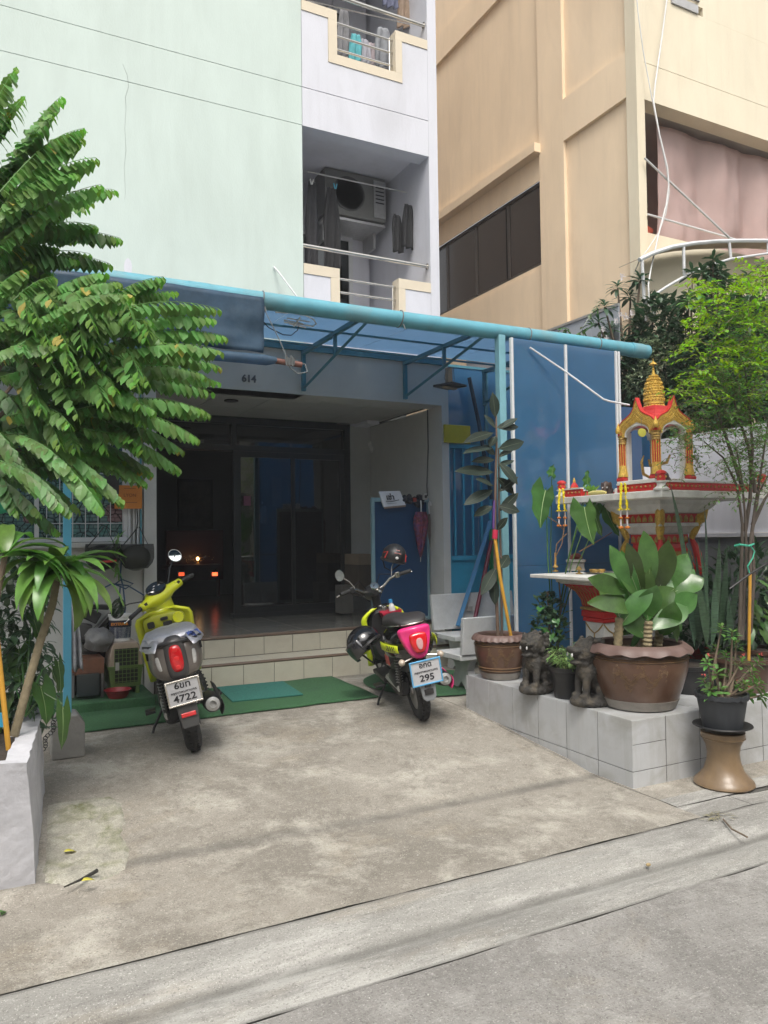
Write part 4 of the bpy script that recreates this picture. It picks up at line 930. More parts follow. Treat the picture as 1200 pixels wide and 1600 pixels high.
# ---- small offering table
OT = thing('offering_table', 'small white table on a red fluted pedestal before the spirit house', 'altar table', (4.25, 4.57, PT))
TZ = 1.236
MB().box(3.85, 4.65, 4.17, 4.97, TZ-.028, TZ).build('table_top', M_shw, OT, bevel=.006)
MB().lathe([(.32, TZ-.075), (.36, TZ-.06), (.365, TZ-.03)], (4.25, 4.57, 0), 4, M=Matrix.Translation((4.25, 4.57, 0)) @ Matrix.Rotation(R(45), 4, 'Z')).build('under_slab', M_shw, OT)
def sqpr(prof, c, m, name, parent, rot=45, bev=.004):
    """square-plan moulding, half widths"""
    mb = MB(); rs = []
    for a, z in prof: rs.append([V((c[0]+sx*a, c[1]+sy*a, z)) for sx, sy in ((-1, -1), (1, -1), (1, 1), (-1, 1))])
    return mb.rings(rs).build(name, m, parent)
cc = (4.25, 4.57)
z0 = TZ-.076
sqpr([(.10, z0-.175), (.115, z0-.17), (.122, z0-.12), (.15, z0-.06), (.205, z0-.012), (.21, z0)], cc, M_red, 'fluted_capital', OT)
mb = MB()
for i in range(8):
    f = -1+2*(i+.5)/8
    for ax in (0, 1):
        pts = []
        for a, z in ((.119, z0-.165), (.126, z0-.12), (.154, z0-.06), (.209, z0-.012)):
            pts.append((cc[0]-a-.001, cc[1]+f*a*.92, z) if ax else (cc[0]+f*a*.92, cc[1]-a-.001, z))
        mb.tube(pts, .0038, 5)
mb.build('gold_flutes', M_gold2, OT)
sqpr([(.118, z0-.20), (.126, z0-.195), (.126, z0-.18), (.118, z0-.176)], cc, M_gold2, 'gold_band', OT)
sqpr([(.108, z0-.255), (.120, z0-.25), (.120, z0-.21), (.112, z0-.201)], cc, M_red, 'red_band', OT)
sqpr([(.100, z0-.29), (.112, z0-.285), (.112, z0-.26), (.108, z0-.256)], cc, M_red, 'red_band', OT)
sqpr([(.105, PT+.10), (.098, z0-.40), (.098, z0-.291)], cc, M_shw, 'shaft', OT)
for i, (a, z) in enumerate(((.20, 0), (.175, .03), (.150, .062), (.125, .085))): sqpr([(a, PT+z), (a, PT+z+.024), (a-.01, PT+z+.029)], cc, M_shw, 'base_step', OT)
mb = MB()
for ax in (0, 1):
    for sg in (-1, 1):
        pts = [(sg*.095, z0-.30), (sg*.045, z0-.35), (0, z0-.375), (0, z0-.43)]
        mb.tube([(cc[0]-.101, cc[1]+a, z) if ax else (cc[0]+a, cc[1]-.101, z) for a, z in pts], .005, 6)
mb.build('gold_garland_relief', M_gold2, OT)
# things on the offering table
def candle(lab, p, h, m):
    t = thing('candle_stand', lab, 'candle holder', p); p = V(p)
    MB().lathe([(.001, 0), (.028, 0), (.028, .006), (.010, .012), (.008, .03), (.024, .036), (.024, .042), (.014, .05), (.012, .06), (.001, .062)], p, 20).build('stand', M_gold2, t, smooth=True)
    if h: MB().tube([p+V((0, 0, .06)), p+V((.002, 0, .06+h))], .0085, 10).build('candle', m, t, smooth=True)
M_wax = mat('orange_wax', (.55, .30, .04), .45)
candle('brass candle stand with an orange candle at the left end of the offering table', (atz(868, 893, TZ).x, atz(868, 893, TZ).y, TZ), .10, M_wax)
p = atz(905, 897, TZ); candle('empty brass candle stand in front of the incense pot', (p.x, p.y, TZ), 0, M_wax)
p = atz(908, 893, TZ)+V((.06, .13, 0)); p.z = TZ
t = thing('incense_pot', 'square grey stone incense pot with a ball of burnt incense sticks', 'incense burner', p)
MB().lathe([(.07, 0), (.085, .003), (.075, .02), (.075, .07), (.088, .078), (.088, .095), (.07, .096), (.06, .085), (.001, .085)], p, 8, M=Matrix.Translation(p) @ Matrix.Rotation(R(22), 4, 'Z')).build('bowl', M_gconc, t)
mb = MB(); M_inc = mat('incense_stubs', (.20, .055, .045), .9, .3, 20)
for i in range(300):
    a = rnd.random()*6.283; ph = math.acos(1-rnd.random()*1.0); d = V((math.sin(ph)*math.cos(a), math.sin(ph)*math.sin(a), math.cos(ph)))
    mb.tube([p+V((0, 0, .10)), p+V((0, 0, .10))+V((d.x*.062, d.y*.062, d.z*.055))*rnd.uniform(.85, 1.05)], .0011, 3)
mb.build('incense_sticks', M_inc, t, kind='stuff')
p = atz(940, 897, TZ); p.z = TZ; p += V((.02, .05, 0))
t = thing('brass_tray', 'round brass tray with small bowls on the offering table', 'tray', p)
MB().lathe([(.001, 0), (.085, 0), (.115, .012), (.118, .014), (.112, .014), (.085, .004), (.001, .004)], p, 28).build('tray', M_chrome, t, smooth=True)
for dx, dy in ((-.05, 0), (.03, .01), (-.01, .05)): MB().lathe([(.001, 0), (.022, 0), (.034, .02), (.034, .03), (.028, .03), (.02, .01), (.001, .01)], p+V((dx, dy, .005)), 16).build('cup', M_gold2, t, smooth=True)

# ---- the spirit house
H = thing('spirit_house', 'red white and gold spirit house on a moulded pedestal', 'shrine', (5.0, 4.7, PT))
HX, HY, HZ = 5.0, 4.7, 1.87
hc = (HX, HY)
Bx('platform', M_shw, H, 4.40, 5.60, 4.10, 5.30, HZ-.055, HZ, bevel=.006)
n0_ = set(COL.objects)
sqpr([(.33, HZ-.16), (.36, HZ-.15), (.40, HZ-.11), (.43, HZ-.09), (.43, HZ-.056)], hc, M_shw, 'cornice', H)
sqpr([(.30, HZ-.235), (.305, HZ-.161)], hc, M_red, 'red_frieze', H)
def lotus(z, hh, a, n, name='gold_relief', m=M_gold2):
    mb = MB()
    for ax in (0, 1):
        for i in range(n):
            f = -a+2*a*(i+.5)/n; w = a/n*.8
            P_ = lambda q, zz, o: V((HX-a-o, HY+q, zz)) if ax else V((HX+q, HY-a-o, zz))
            mb.add([P_(f-w, z, .001), P_(f+w, z, .001), P_(f+w*.9, z+hh*.55, .006), P_(f, z+hh, .003), P_(f-w*.9, z+hh*.55, .006), P_(f, z+hh*.4, .014)], [(0, 1, 5), (1, 2, 5), (2, 3, 5), (3, 4, 5), (4, 0, 5)])
    return mb.build(name, m, H)
lotus(HZ-.228, .06, .304, 7)
sqpr([(.21, HZ-.33), (.24, HZ-.32), (.30, HZ-.27), (.325, HZ-.262), (.325, HZ-.236)], hc, M_shw, 'white_moulding', H)
sqpr([(.215, HZ-.40), (.218, HZ-.331)], hc, M_red, 'red_frieze', H); lotus(HZ-.395, .055, .218, 5)
sqpr([(.235, HZ-.47), (.205, HZ-.445), (.20, HZ-.41), (.22, HZ-.401)], hc, M_red, 'red_waist', H)
sqpr([(.245, HZ-.56), (.25, HZ-.52), (.238, HZ-.50), (.238, HZ-.471)], hc, M_gold2, 'gold_waist', H)
sqpr([(.26, HZ-.66), (.27, HZ-.60), (.25, HZ-.561)], hc, M_red, 'red_base', H)
sqpr([(.27, .9), (.28, HZ-.72), (.27, HZ-.661)], hc, M_shw, 'shaft', H)
for i, (a, z) in enumerate(((.42, PT), (.38, PT+.1), (.34, PT+.2))): sqpr([(a, z), (a, z+.09), (a-.02, z+.099)], hc, M_shw if i != 1 else M_red, 'base_step', H)
sqpr([(.30, PT+.30), (.27, .899)], hc, M_shw, 'lower_shaft', H)
# corner brackets (garuda shaped consoles)
for sx, sy in ((-1, -1), (1, -1), (-1, 1), (1, 1)):
    mb = MB(); d = V((sx, sy, 0)).normalized()
    b = V((HX, HY, 0)); f = lambda r, z: b+d*r+V((0, 0, z))
    mb.tube([f(.50, HZ-.10), f(.47, HZ-.16), f(.41, HZ-.22), f(.37, HZ-.30), f(.34, HZ-.37)], [.035, .05, .052, .046, .028], 8); mb.ell(f(.46, HZ-.19), (.05, .05, .05), 10, 8)
    mb.build('console', M_gold, H, smooth=True)
    mb = MB(); mb.tube([f(.34, HZ-.36), f(.38, HZ-.44), f(.41, HZ-.52), f(.43, HZ-.60), f(.40, HZ-.66)], [.02, .036, .045, .05, .04], 8); mb.build('console_tail', M_red if sy < 0 else M_gold, H, smooth=True)
def rescale(before, sx, sz, z0, dx=0, dy=0, dz=0):
    for o in set(COL.objects)-before:
        if o.type == 'MESH':
            c = V((HX, HY, z0))-OFF[o.name]; o.data.transform(Matrix.Translation(V((dx, dy, dz))) @ Matrix.Translation(c) @ Matrix.Diagonal((sx, sx, sz, 1)) @ Matrix.Translation(-c))
rescale(n0_, .74, 1, HZ)
# balustrade
for a in (0, 1):
    for sg in (-1, 1):
        mb = MB(); g2 = MB(); w2 = MB()
        def PB_(q, o, z): return V((HX+sg*(.56+o), HY+q, z)) if a else V((HX+q, HY+sg*(.56+o), z))
        L1 = .53
        for (o0, o1, zz0, zz1, M2) in ((-.012, .012, HZ+.006, HZ+.062, mb), (-.02, .02, HZ+.063, HZ+.075, w2)):
            if sg == -1 and a == 1: seg = ((-L1, -.12), (.30, L1))
            else: seg = ((-L1, L1),)
            for q0, q1 in seg:
                p0 = PB_(q0, o0, zz0); p1 = PB_(q1, o1, zz1); M2.box(min(p0.x, p1.x), max(p0.x, p1.x), min(p0.y, p1.y), max(p0.y, p1.y), zz0, zz1)
                if M2 is mb:
                    n = int((q1-q0)/.042)
                    for i in range(n): g2.ell(PB_(q0+.02+i*(q1-q0)/n, .014*sg if False else .014, HZ+.036), (.009, .009, .009), 6, 4, (0, 0, R(45))); g2.ell(PB_(q0+.02+i*(q1-q0)/n, -.014, HZ+.036), (.009, .009, .009), 6, 4)
        mb.build('balustrade', M_red, H); w2.build('handrail', M_shw, H); g2.build('gold_studs', M_gold2, H)
for sx in (-1, 1):
    for sy in (-1, 1):
        p = V((HX+sx*.56, HY+sy*.56, HZ))
        MB().lathe([(.055, 0), (.058, .012), (.035, .03), (.03, .05), (.045, .062), (.045, .07), (.001, .071)], p, 20).build('newel_base', M_shw, H, smooth=True)
        MB().lathe([(.030, .071), (.034, .08), (.030, .115), (.040, .125), (.036, .14), (.018, .15), (.001, .152)], p, 8).build('newel_head', M_red, H)
        mb = MB()
        for k in range(4): mb.ell(p+V((.034*math.cos(k*1.57+.6), .034*math.sin(k*1.57+.6), .10)), (.008, .008, .008), 6, 4)
        mb.build('newel_stud', M_gold, H, smooth=True, kind='stuff')
n0_ = set(COL.objects)
Bx('inner_plinth', M_shw, H, HX-.33, HX+.33, HY-.33, HY+.33, HZ+.001, HZ+.075, bevel=.008)
# pavilion
CA, CZ0, CZ1 = .27, HZ+.075, HZ+.60
for sx in (-1, 1):
    for sy in (-1, 1):
        p = V((HX+sx*CA, HY+sy*CA, 0)); q = Matrix.Translation(p) @ Matrix.Rotation(R(45), 4, 'Z')
        MB().lathe([(.078, CZ0), (.086, CZ0+.02), (.070, CZ0+.045)], n=4, M=q).build('column_foot', M_red, H)
        MB().lathe([(.068, CZ0+.046), (.060, CZ0+.09), (.048, CZ0+.13), (.044, CZ0+.17)], n=12, M=q).build('column_flare', M_gold, H, smooth=True)
        MB().box(p.x-.034, p.x+.034, p.y-.034, p.y+.034, CZ0+.10, CZ1-.12).build('column_shaft', M_red, H)
        mb = MB()
        for dx, dy in ((-1, -1), (1, -1), (-1, 1), (1, 1), (0, -1.08), (-1.08, 0)): mb.tube([(p.x+dx*.0335, p.y+dy*.0335, CZ0+.10), (p.x+dx*.0335, p.y+dy*.0335, CZ1-.12)], .0058, 5)
        mb.build('gold_fillet', M_gold, H)
        # white inner pier
        MB().box(p.x-sx*.044-.030, p.x-sx*.044+.030, p.y-sy*.044-.030, p.y-sy*.044+.030, CZ0+.0, CZ1+.0).build('inner_pier', M_shw, H)
        MB().lathe([(.044, CZ1-.122), (.054, CZ1-.115), (.047, CZ1-.10), (.056, CZ1-.09), (.047, CZ1-.075), (.058, CZ1-.065), (.050, CZ1-.05), (.066, CZ1-.03)], p, 14).build('column_capital', M_gold2, H, smooth=True)
        MB().lathe([(.05, CZ1-.03), (.06, CZ1-.02), (.06, CZ1)], p, 4, M=q).build('capital_block', M_red, H)
        o = p+V((sx*.035, sy*.035, 0))
        MB().lathe([(.03, CZ1), (.040, CZ1+.02), (.034, CZ1+.05), (.016, CZ1+.085), (.001, CZ1+.12)], o, 10).build('flame_finial', M_gold, H, smooth=True)
# arches: four faces, with upswept gilded gable
def arch(face):
    a = CA; n = 18
    inner = [(-.185, CZ1-.05)] + [(-.185*math.cos(math.pi*i/n), CZ1-.03+.085*math.sin(math.pi*i/n)) for i in range(n+1)] + [(.185, CZ1-.05)]
    outer = [(-.30, CZ1-.05), (-.315, CZ1+.02), (-.295, CZ1+.085), (-.23, CZ1+.135), (-.15, CZ1+.165), (-.085, CZ1+.20), (-.045, CZ1+.25), (-.02, CZ1+.31), (.0, CZ1+.355), (.02, CZ1+.31), (.045, CZ1+.25), (.085, CZ1+.20), (.15, CZ1+.165), (.23, CZ1+.135), (.295, CZ1+.085), (.315, CZ1+.02), (.30, CZ1-.05)]
    def res(P, N):
        L = [0]
        for p, q in zip(P, P[1:]): L.append(L[-1]+math.dist(p, q))
        out = []
        for i in range(N+1):
            d = L[-1]*i/N; k = 0
            while k < len(L)-2 and L[k+1] < d: k += 1
            t = (d-L[k])/max(1e-9, L[k+1]-L[k]); out.append((lerp(P[k][0], P[k+1][0], t), lerp(P[k][1], P[k+1][1], t)))
        return out
    I = res(inner, 40); O = res(outer, 40)
    mid = [(lerp(i[0], o[0], .12), lerp(i[1], o[1], .12)) for i, o in zip(I, O)]; m2 = [(lerp(i[0], o[0], .93), lerp(i[1], o[1], .93)) for i, o in zip(I, O)]
    RM = Matrix.Translation((HX, HY, 0)) @ Matrix.Rotation(face*math.pi/2, 4, 'Z')
    def band(A_, B_, d0, d1, m, name):
        mb = MB(); mb.M = RM; rs = []
        for (p, q) in zip(A_, B_):
            lean = lambda z: -max(0, z-CZ1-.05)*.35   # gables lean inward
            rs.append([V((p[0], -a-d0-lean(p[1]) if False else -(a+d0)-(-lean(p[1])*0), p[1])), V((q[0], -(a+d0), q[1])), V((q[0], -(a+d1), q[1])), V((p[0], -(a+d1), p[1]))])
        mb.rings(rs).build(name, m, H)
    band(I, mid, -.02, .035, M_shw, 'arch_soffit'); band(mid, m2, -.01, .040, M_gold, 'gilded_gable'); band(m2, O, -.02, .045, M_red, 'red_gable_edge')
    mb = MB(); mb.M = RM
    for k in (.35, .62): mb.tube([(lerp(i[0], o[0], k), -(a+.042), lerp(i[1], o[1], k)) for i, o in zip(I, O)], .005, 5)
    for i_ in range(2, 39):
        for k in (.25, .48, .75):
            i, o = I[i_], O[i_]; mb.ell((lerp(i[0], o[0], k), -(a+.042), lerp(i[1], o[1], k)), (.008, .006, .008), 6, 4)
    mb.build('gable_relief', M_gold, H)
for f in range(4): arch(f)
sqpr([(.285, CZ1+.07), (.26, CZ1+.12), (.20, CZ1+.17), (.16, CZ1+.22), (.135, CZ1+.27)], hc, M_red, 'red_roof', H)
dz = CZ1+.18
MB().lathe([(.11, dz), (.128, dz+.02), (.130, dz+.05), (.122, dz+.055)], (HX, HY, 0), 28).build('drum', M_red, H, smooth=True)
prof = [(.118, dz+.05)]
zz = dz+.05
tiers = [(.118, .085), (.120, .07), (.118, .06), (.112, .055), (.098, .05), (.076, .04), (.050, .03)]
for i, (r, h) in enumerate(tiers):
    nr = tiers[i+1][0] if i+1 < len(tiers) else .022
    prof += [(r, zz+h*.1), (r*.97, zz+h*.7), (r*1.03, zz+h*.78), (r*1.03, zz+h*.9), (nr*.99, zz+h)]; zz += h
prof += [(.02, zz+.02), (.012, zz+.05), (.02, zz+.06), (.010, zz+.07), (.006, zz+.11), (.05, zz+.112), (.045, zz+.12), (.006, zz+.15), (.002, zz+.185)]
MB().lathe(prof, (HX, HY, 0), 28).build('prang_dome', M_gold, H, smooth=True)
z2 = dz+.05
for r, h in tiers:
    mb = MB()
    for j in range(20):
        a = j/20*2*math.pi; mb.ell((HX+r*math.cos(a), HY+r*math.sin(a), z2+h*.42), (.013, .013, h*.28), 6, 5)
    z2 += h; mb.build('dome_relief', M_gold, H, smooth=True, kind='stuff')
for f in range(4):
    a = f*math.pi/2-math.pi/4; MB().ell((HX+.17*math.cos(a), HY+.17*math.sin(a), CZ1+.20), (.02, .02, .035), 8, 6).build('small_jewel', M_shw, H, smooth=True)
rescale(n0_, .68, .78, HZ, -.02, dz=.066)
Bx('lower_plinth', M_shw, H, HX-.26, HX+.22, HY-.24, HY+.24, HZ+.001, HZ+.0665, bevel=.008)
# gilded figure on the platform
t = thing('gilded_figure', 'gilded kneeling figure with raised arm inside the spirit house', 'figurine', (HX, HY, HZ+.076))
fz = HZ+.076
blobs('body', [('e', (HX, HY, fz+.03), (.06, .05, .03)), ('t', [(HX-.05, HY, fz+.03), (HX-.02, HY-.02, fz+.08), (HX, HY, fz+.10)], [.024, .028, .03]), ('t', [(HX, HY, fz+.09), (HX, HY, fz+.15), (HX, HY, fz+.19)], [.036, .030, .040]),
  ('t', [(HX+.03, HY, fz+.19), (HX+.09, HY-.02, fz+.20), (HX+.12, HY-.03, fz+.27)], [.017, .014, .009]), ('t', [(HX-.03, HY, fz+.19), (HX-.09, HY-.01, fz+.17), (HX-.12, HY-.02, fz+.22)], [.017, .014, .009]),
  ('e', (HX, HY, fz+.235), (.024, .026, .030)), ('t', [(HX, HY, fz+.25), (HX, HY, fz+.30), (HX, HY, fz+.34)], [.022, .012, .003]), ('t', [(HX-.03, HY+.02, fz+.06), (HX-.14, HY+.02, fz+.10), (HX-.16, HY+.02, fz+.20), (HX-.13, HY+.02, fz+.26)], [.012, .014, .012, .005])], M_gold2, t, .006, 1)
t = thing('yellow_disc', 'small yellow disc hanging in the arch of the spirit house', 'ornament', (HX-.17, HY-.10, HZ+.62))
dc = at(1003, 676, 4.6); MB().lathe([(.001, -.008), (.034, -.006), (.036, 0), (.034, .006), (.001, .008)], M=Matrix.Translation(dc) @ Matrix.Rotation(R(90), 4, 'X') @ Matrix.Rotation(R(-20), 4, 'Y'), n=20).build('disc', mat('old_yellow', (.42, .40, .06), .6), t, smooth=True)
MB().tube([dc, dc+V((0, 0, .12))], .0015, 4).build('thread', M_tie, t)
# elephants
M_eleph = mat('dark_wood_elephant', (.075, .05, .04), .5, .3, 14, .3, 50)
def elephant(lab, c, rz, s):
    t = thing('elephant_figurine', lab, 'figurine', c)
    P = [('e', (0, 0, .095), (.07, .045, .045)), ('e', (.07, 0, .12), (.035, .034, .038)), ('e', (-.05, 0, .09), (.04, .04, .042)),
         ('t', [(.095, 0, .12), (.12, 0, .09), (.122, 0, .05), (.135, 0, .025)], [.022, .015, .011, .008])]
    for sx in (-1, 1):
        for x in (-.055, .045): P.append(('t', [(x, .024*sx, .09), (x, .026*sx, .04), (x+.002, .026*sx, .004)], [.022, .018, .020]))
        P.append(('e', (.055, .040*sx, .118), (.026, .008, .034), (0, 0, -.5*sx)))
    P.append(('t', [(-.09, 0, .11), (-.10, 0, .07), (-.098, 0, .05)], [.007, .005, .005]))
    ob = blobs('body', P, M_eleph, t, .006, 1, True)
    M = Matrix.Rotation(rz, 4, 'Z') @ Matrix.Scale(s, 4); ob.data.transform(M)
    mb = MB(); mb.M = Matrix.Translation(V(c)) @ M
    for sx in (-1, 1): mb.tube([(.10, .018*sx, .10), (.125, .022*sx, .088), (.140, .022*sx, .095)], [.005, .004, .0015], 6)
    mb.build('tusk', M_whitep, t, smooth=True)
p = atz(952, 778, HZ); elephant('dark wooden elephant with white tusks near the left edge of the spirit house platform', (p.x-.02, p.y, HZ), R(215), .92)
elephant('dark wooden elephant behind the yellow garland on the spirit house platform', (HX-.36, HY-.40, HZ), R(205), .98)
t = thing('silver_bowl', 'small silver bowl between the elephants on the platform', 'bowl', (4.60, 4.62, HZ))
p = atz(972, 779, HZ); MB().lathe([(.001, 0), (.03, 0), (.044, .02), (.046, .045), (.038, .06), (.042, .066), (.036, .066), (.03, .055), (.001, .05)], p, 20).build('bowl', mat('silver', (.6, .6, .6), .15, metal=1), t, smooth=True)
# miniature shrine, banana roll, greens at the far left corner of the platform
p = atz(876, 783, HZ); p = V((4.46, 5.12, HZ))
t = thing('toy_pavilion', 'tiny red pavilion ornament on the far left corner of the platform', 'ornament', p)
MB().lathe([(.035, 0), (.035, .02), (.024, .025), (.024, .07), (.040, .075), (.03, .10), (.012, .125), (.001, .15)], p, 6).build('body', M_red, t)
MB().lathe([(.04, .072), (.042, .078), (.03, .082)], p, 12).build('eave', M_gold, t); MB().lathe([(.012, .125), (.012, .14), (.001, .17)], p, 8).build('finial', M_gold, t)
p = V((4.44, 4.82, HZ)); t = thing('banana_roll', 'pale yellow offering roll laid along the platform edge', 'offering', p)
MB().tube([p+V((0, .10, .018)), p+V((0, .05, .022)), p+V((0, -.05, .02)), p+V((0, -.10, .016))], [.012, .019, .018, .010], 10).build('roll', mat('pale_yellow', (.52, .45, .16), .6, .2, 20), t, smooth=True)
p = V((4.50, 4.95, HZ)); t = thing('leaf_offering', 'folded green leaf cone offering on the platform', 'offering', p)
mb = MB()
for k in range(9): mb.blade(p+V((0, 0, .0)), (math.cos(k*.7)*.5, math.sin(k*.7)*.5, 1), .12, .05, .4, .3, 3)
mb.build('leaf_cone', M_mayomy, t)
# garlands
M_gy = mat('garland_yellow', (.75, .62, .01), .7, .15, 60); M_go = mat('garland_orange', (.55, .17, .01), .7, .15, 60)
def garland(lab, top, s=1):
    t = thing('flower_garland', lab, 'garland', top); top = V(top)
    mb = MB(); h = .16*s
    for sd in (-1, 1):
        n = 22
        for i in range(n):
            k = i/(n-1); p = top+V((sd*(.012+.016*k), -sd*.008, -h*k)); 
            for q in range(3): mb.ell(p+V((rnd.uniform(-.004, .004), rnd.uniform(-.004, .004), rnd.uniform(-.004, .004))), (.010, .010, .006), 6, 4, (rnd.random(), rnd.random(), 0))
        for q in range(14):
            a = q*.9; b = top+V((sd*.028, -sd*.008, -h-.01)); mb.blade(b, (math.cos(a), math.sin(a), -.4+.5*rnd.random()), .032*s, .014, .3, .2, 2)
    mb.build('yellow_blossoms', M_gy, t)
    for sd in (-1, 1):
        b = top+V((sd*.026, -sd*.008, -h-.02))
        mb = MB().tube([b, b+V((0, 0, -.12*s))], .0065, 8); mb.build('white_strand', M_petal, t)
        mb = MB(); mb.ell(b+V((0, 0, -.055*s)), (.017, .017, .010), 10, 6); mb.ell(b+V((0, 0, -.12*s)), (.022, .022, .012), 10, 6); mb.build('marigold', M_go, t, smooth=True)
garland('yellow flower garland with orange tips hanging at the front left platform edge', (4.385, 4.47, HZ+.07), 1.15)
garland('yellow flower garland with orange tips hanging at the far left corner of the platform', (4.385, 5.20, HZ+.07), 1.05)
# thin wall table bracket poles of the shrine: none visible
# ================================================================ SCOOTERS
def secloft(secs, n=28, M=None):
    """secs: (x, z, half width, half height, exponent, y)"""
    rs = []
    for s in secs:
        x, z, w_, h_ = s[:4]; e = s[4] if len(s) > 4 else 2.4; y0 = s[5] if len(s) > 5 else 0; ring = []
        for j in range(n):
            a = 2*math.pi*j/n; c_, s_ = math.cos(a), math.sin(a)
            ring.append(V((x, y0+w_*math.copysign(abs(c_)**(2/e), c_), z+h_*math.copysign(abs(s_)**(2/e), s_))))
        rs.append(ring)
    return rs
def wheel(parent, c, R0, r0_, rimr, spokes=5, steer=None):
    def T(mb):
        mb.M = steer; return mb
    mb = T(MB()); rs = []
    for i in range(41):
        a = 2*math.pi*i/40; rs.append([V((c[0]+(R0-r0_+r0_*1.0*math.cos(b))*math.cos(a), c[1]+r0_*.92*math.sin(b), c[2]+(R0-r0_+r0_*math.cos(b))*math.sin(a))) for b in [2*math.pi*k/12 for k in range(12)]])
    mb.rings(rs, cap=False); ty = mb.build('wheel', M_rubber, parent, smooth=True)
    mb = T(MB())
    for k in range(44):
        a = 2*math.pi*k/44
        for sg in (-1, 1): mb.cbox((c[0]+(R0-.004)*math.cos(a), c[1]+sg*.020, c[2]+(R0-.004)*math.sin(a)), (.012, .022, .010), (0, -a+math.pi/2, 0))
    mb.build('tread', M_rubber, ty)
    mb = T(MB()); mb.lathe([(rimr+.02, -.035), (rimr, -.028), (rimr-.01, 0), (rimr, .028), (rimr+.02, .035), (rimr+.024, 0), (rimr+.02, -.035)], M=Matrix.Translation(c) @ Matrix.Rotation(R(90), 4, 'X'), n=32)
    mb.lathe([(.001, -.05), (.035, -.05), (.04, 0), (.035, .05), (.001, .05)], M=Matrix.Translation(c) @ Matrix.Rotation(R(90), 4, 'X'), n=16)
    for k in range(spokes):
        a = 2*math.pi*k/spokes; mb.tube([V(c)+V((.03*math.cos(a), 0, .03*math.sin(a))), V(c)+V((rimr*math.cos(a), 0, rimr*math.sin(a)))], [.014, .010], 6)
    mb.build('rim', M_steelg, ty, smooth=True)
def plate(parent, lines, c, tilt, m_frame, w_=.205, h_=.158):
    M0 = Matrix.Translation(c) @ Matrix.Rotation(tilt, 4, 'Y')
    # plate faces -x ; text x axis along -y
    mb = MB(); mb.M = M0; mb.box(-.004, 0, -w_/2, w_/2, -h_/2, h_/2); pl = mb.build('number_plate', mat('plate_silver', (.50, .50, .52), .4, .05, 20), parent)
    mb = MB(); mb.M = M0; f = .011
    mb.box(-.010, .004, -w_/2-f, w_/2+f, h_/2, h_/2+f).box(-.010, .004, -w_/2-f, w_/2+f, -h_/2-f, -h_/2).box(-.010, .004, -w_/2-f, -w_/2, -h_/2, h_/2).box(-.010, .004, w_/2, w_/2+f, -h_/2, h_/2)
    mb.build('plate_frame', m_frame, pl, bevel=.003)
    X = (M0.to_3x3() @ V((0, -1, 0))); Y = (M0.to_3x3() @ V((0, 0, 1)))
    for s, size, z, sx, b in lines:
        text('plate_text', s, size, frame_m(M0 @ V((-.0055, 0, z)), X, Y), M_ink, pl, .0006, bold=b, sx=sx)
def mirror(parent, base, tip, M, facing, sx=.055, sz=.042, m=None, name='mirror'):
    mb = MB(); mb.M = M; mid = V(base).lerp(V(tip), .5)+V((.02, 0, .03))
    mb.tube([base, mid, tip], .006, 8); st = mb.build('mirror_stem', M_black if m is None else m, parent, smooth=True)
    q = Matrix.Translation(V(tip)+V((0, 0, .015))) @ V(facing).to_track_quat('Z', 'Y').to_matrix().to_4x4()
    mb = MB(); mb.M = M @ q; mb.lathe([(.001, -.028), (.6, -.022), (.95, -.008), (1.0, 0), (.95, .003), (.001, .003)], n=24); mb.v = mb.v
    return st, q
def mirror_head(parent, M, q, a, b, m):
    S = Matrix.Diagonal((a, b, 1, 1))
    mb = MB(); mb.M = M @ q @ S; mb.lathe([(.001, -.030), (.6, -.024), (.95, -.010), (1.05, 0), (1.0, .004), (.95, .001)], n=28); h = mb.build('mirror_shell', m, parent, smooth=True)
    mb = MB(); mb.M = M @ q @ S; mb.lathe([(.001, .0015), (.94, .0015), (.94, -.002)], n=28); mb.build('mirror_glass', M_mirror, parent)

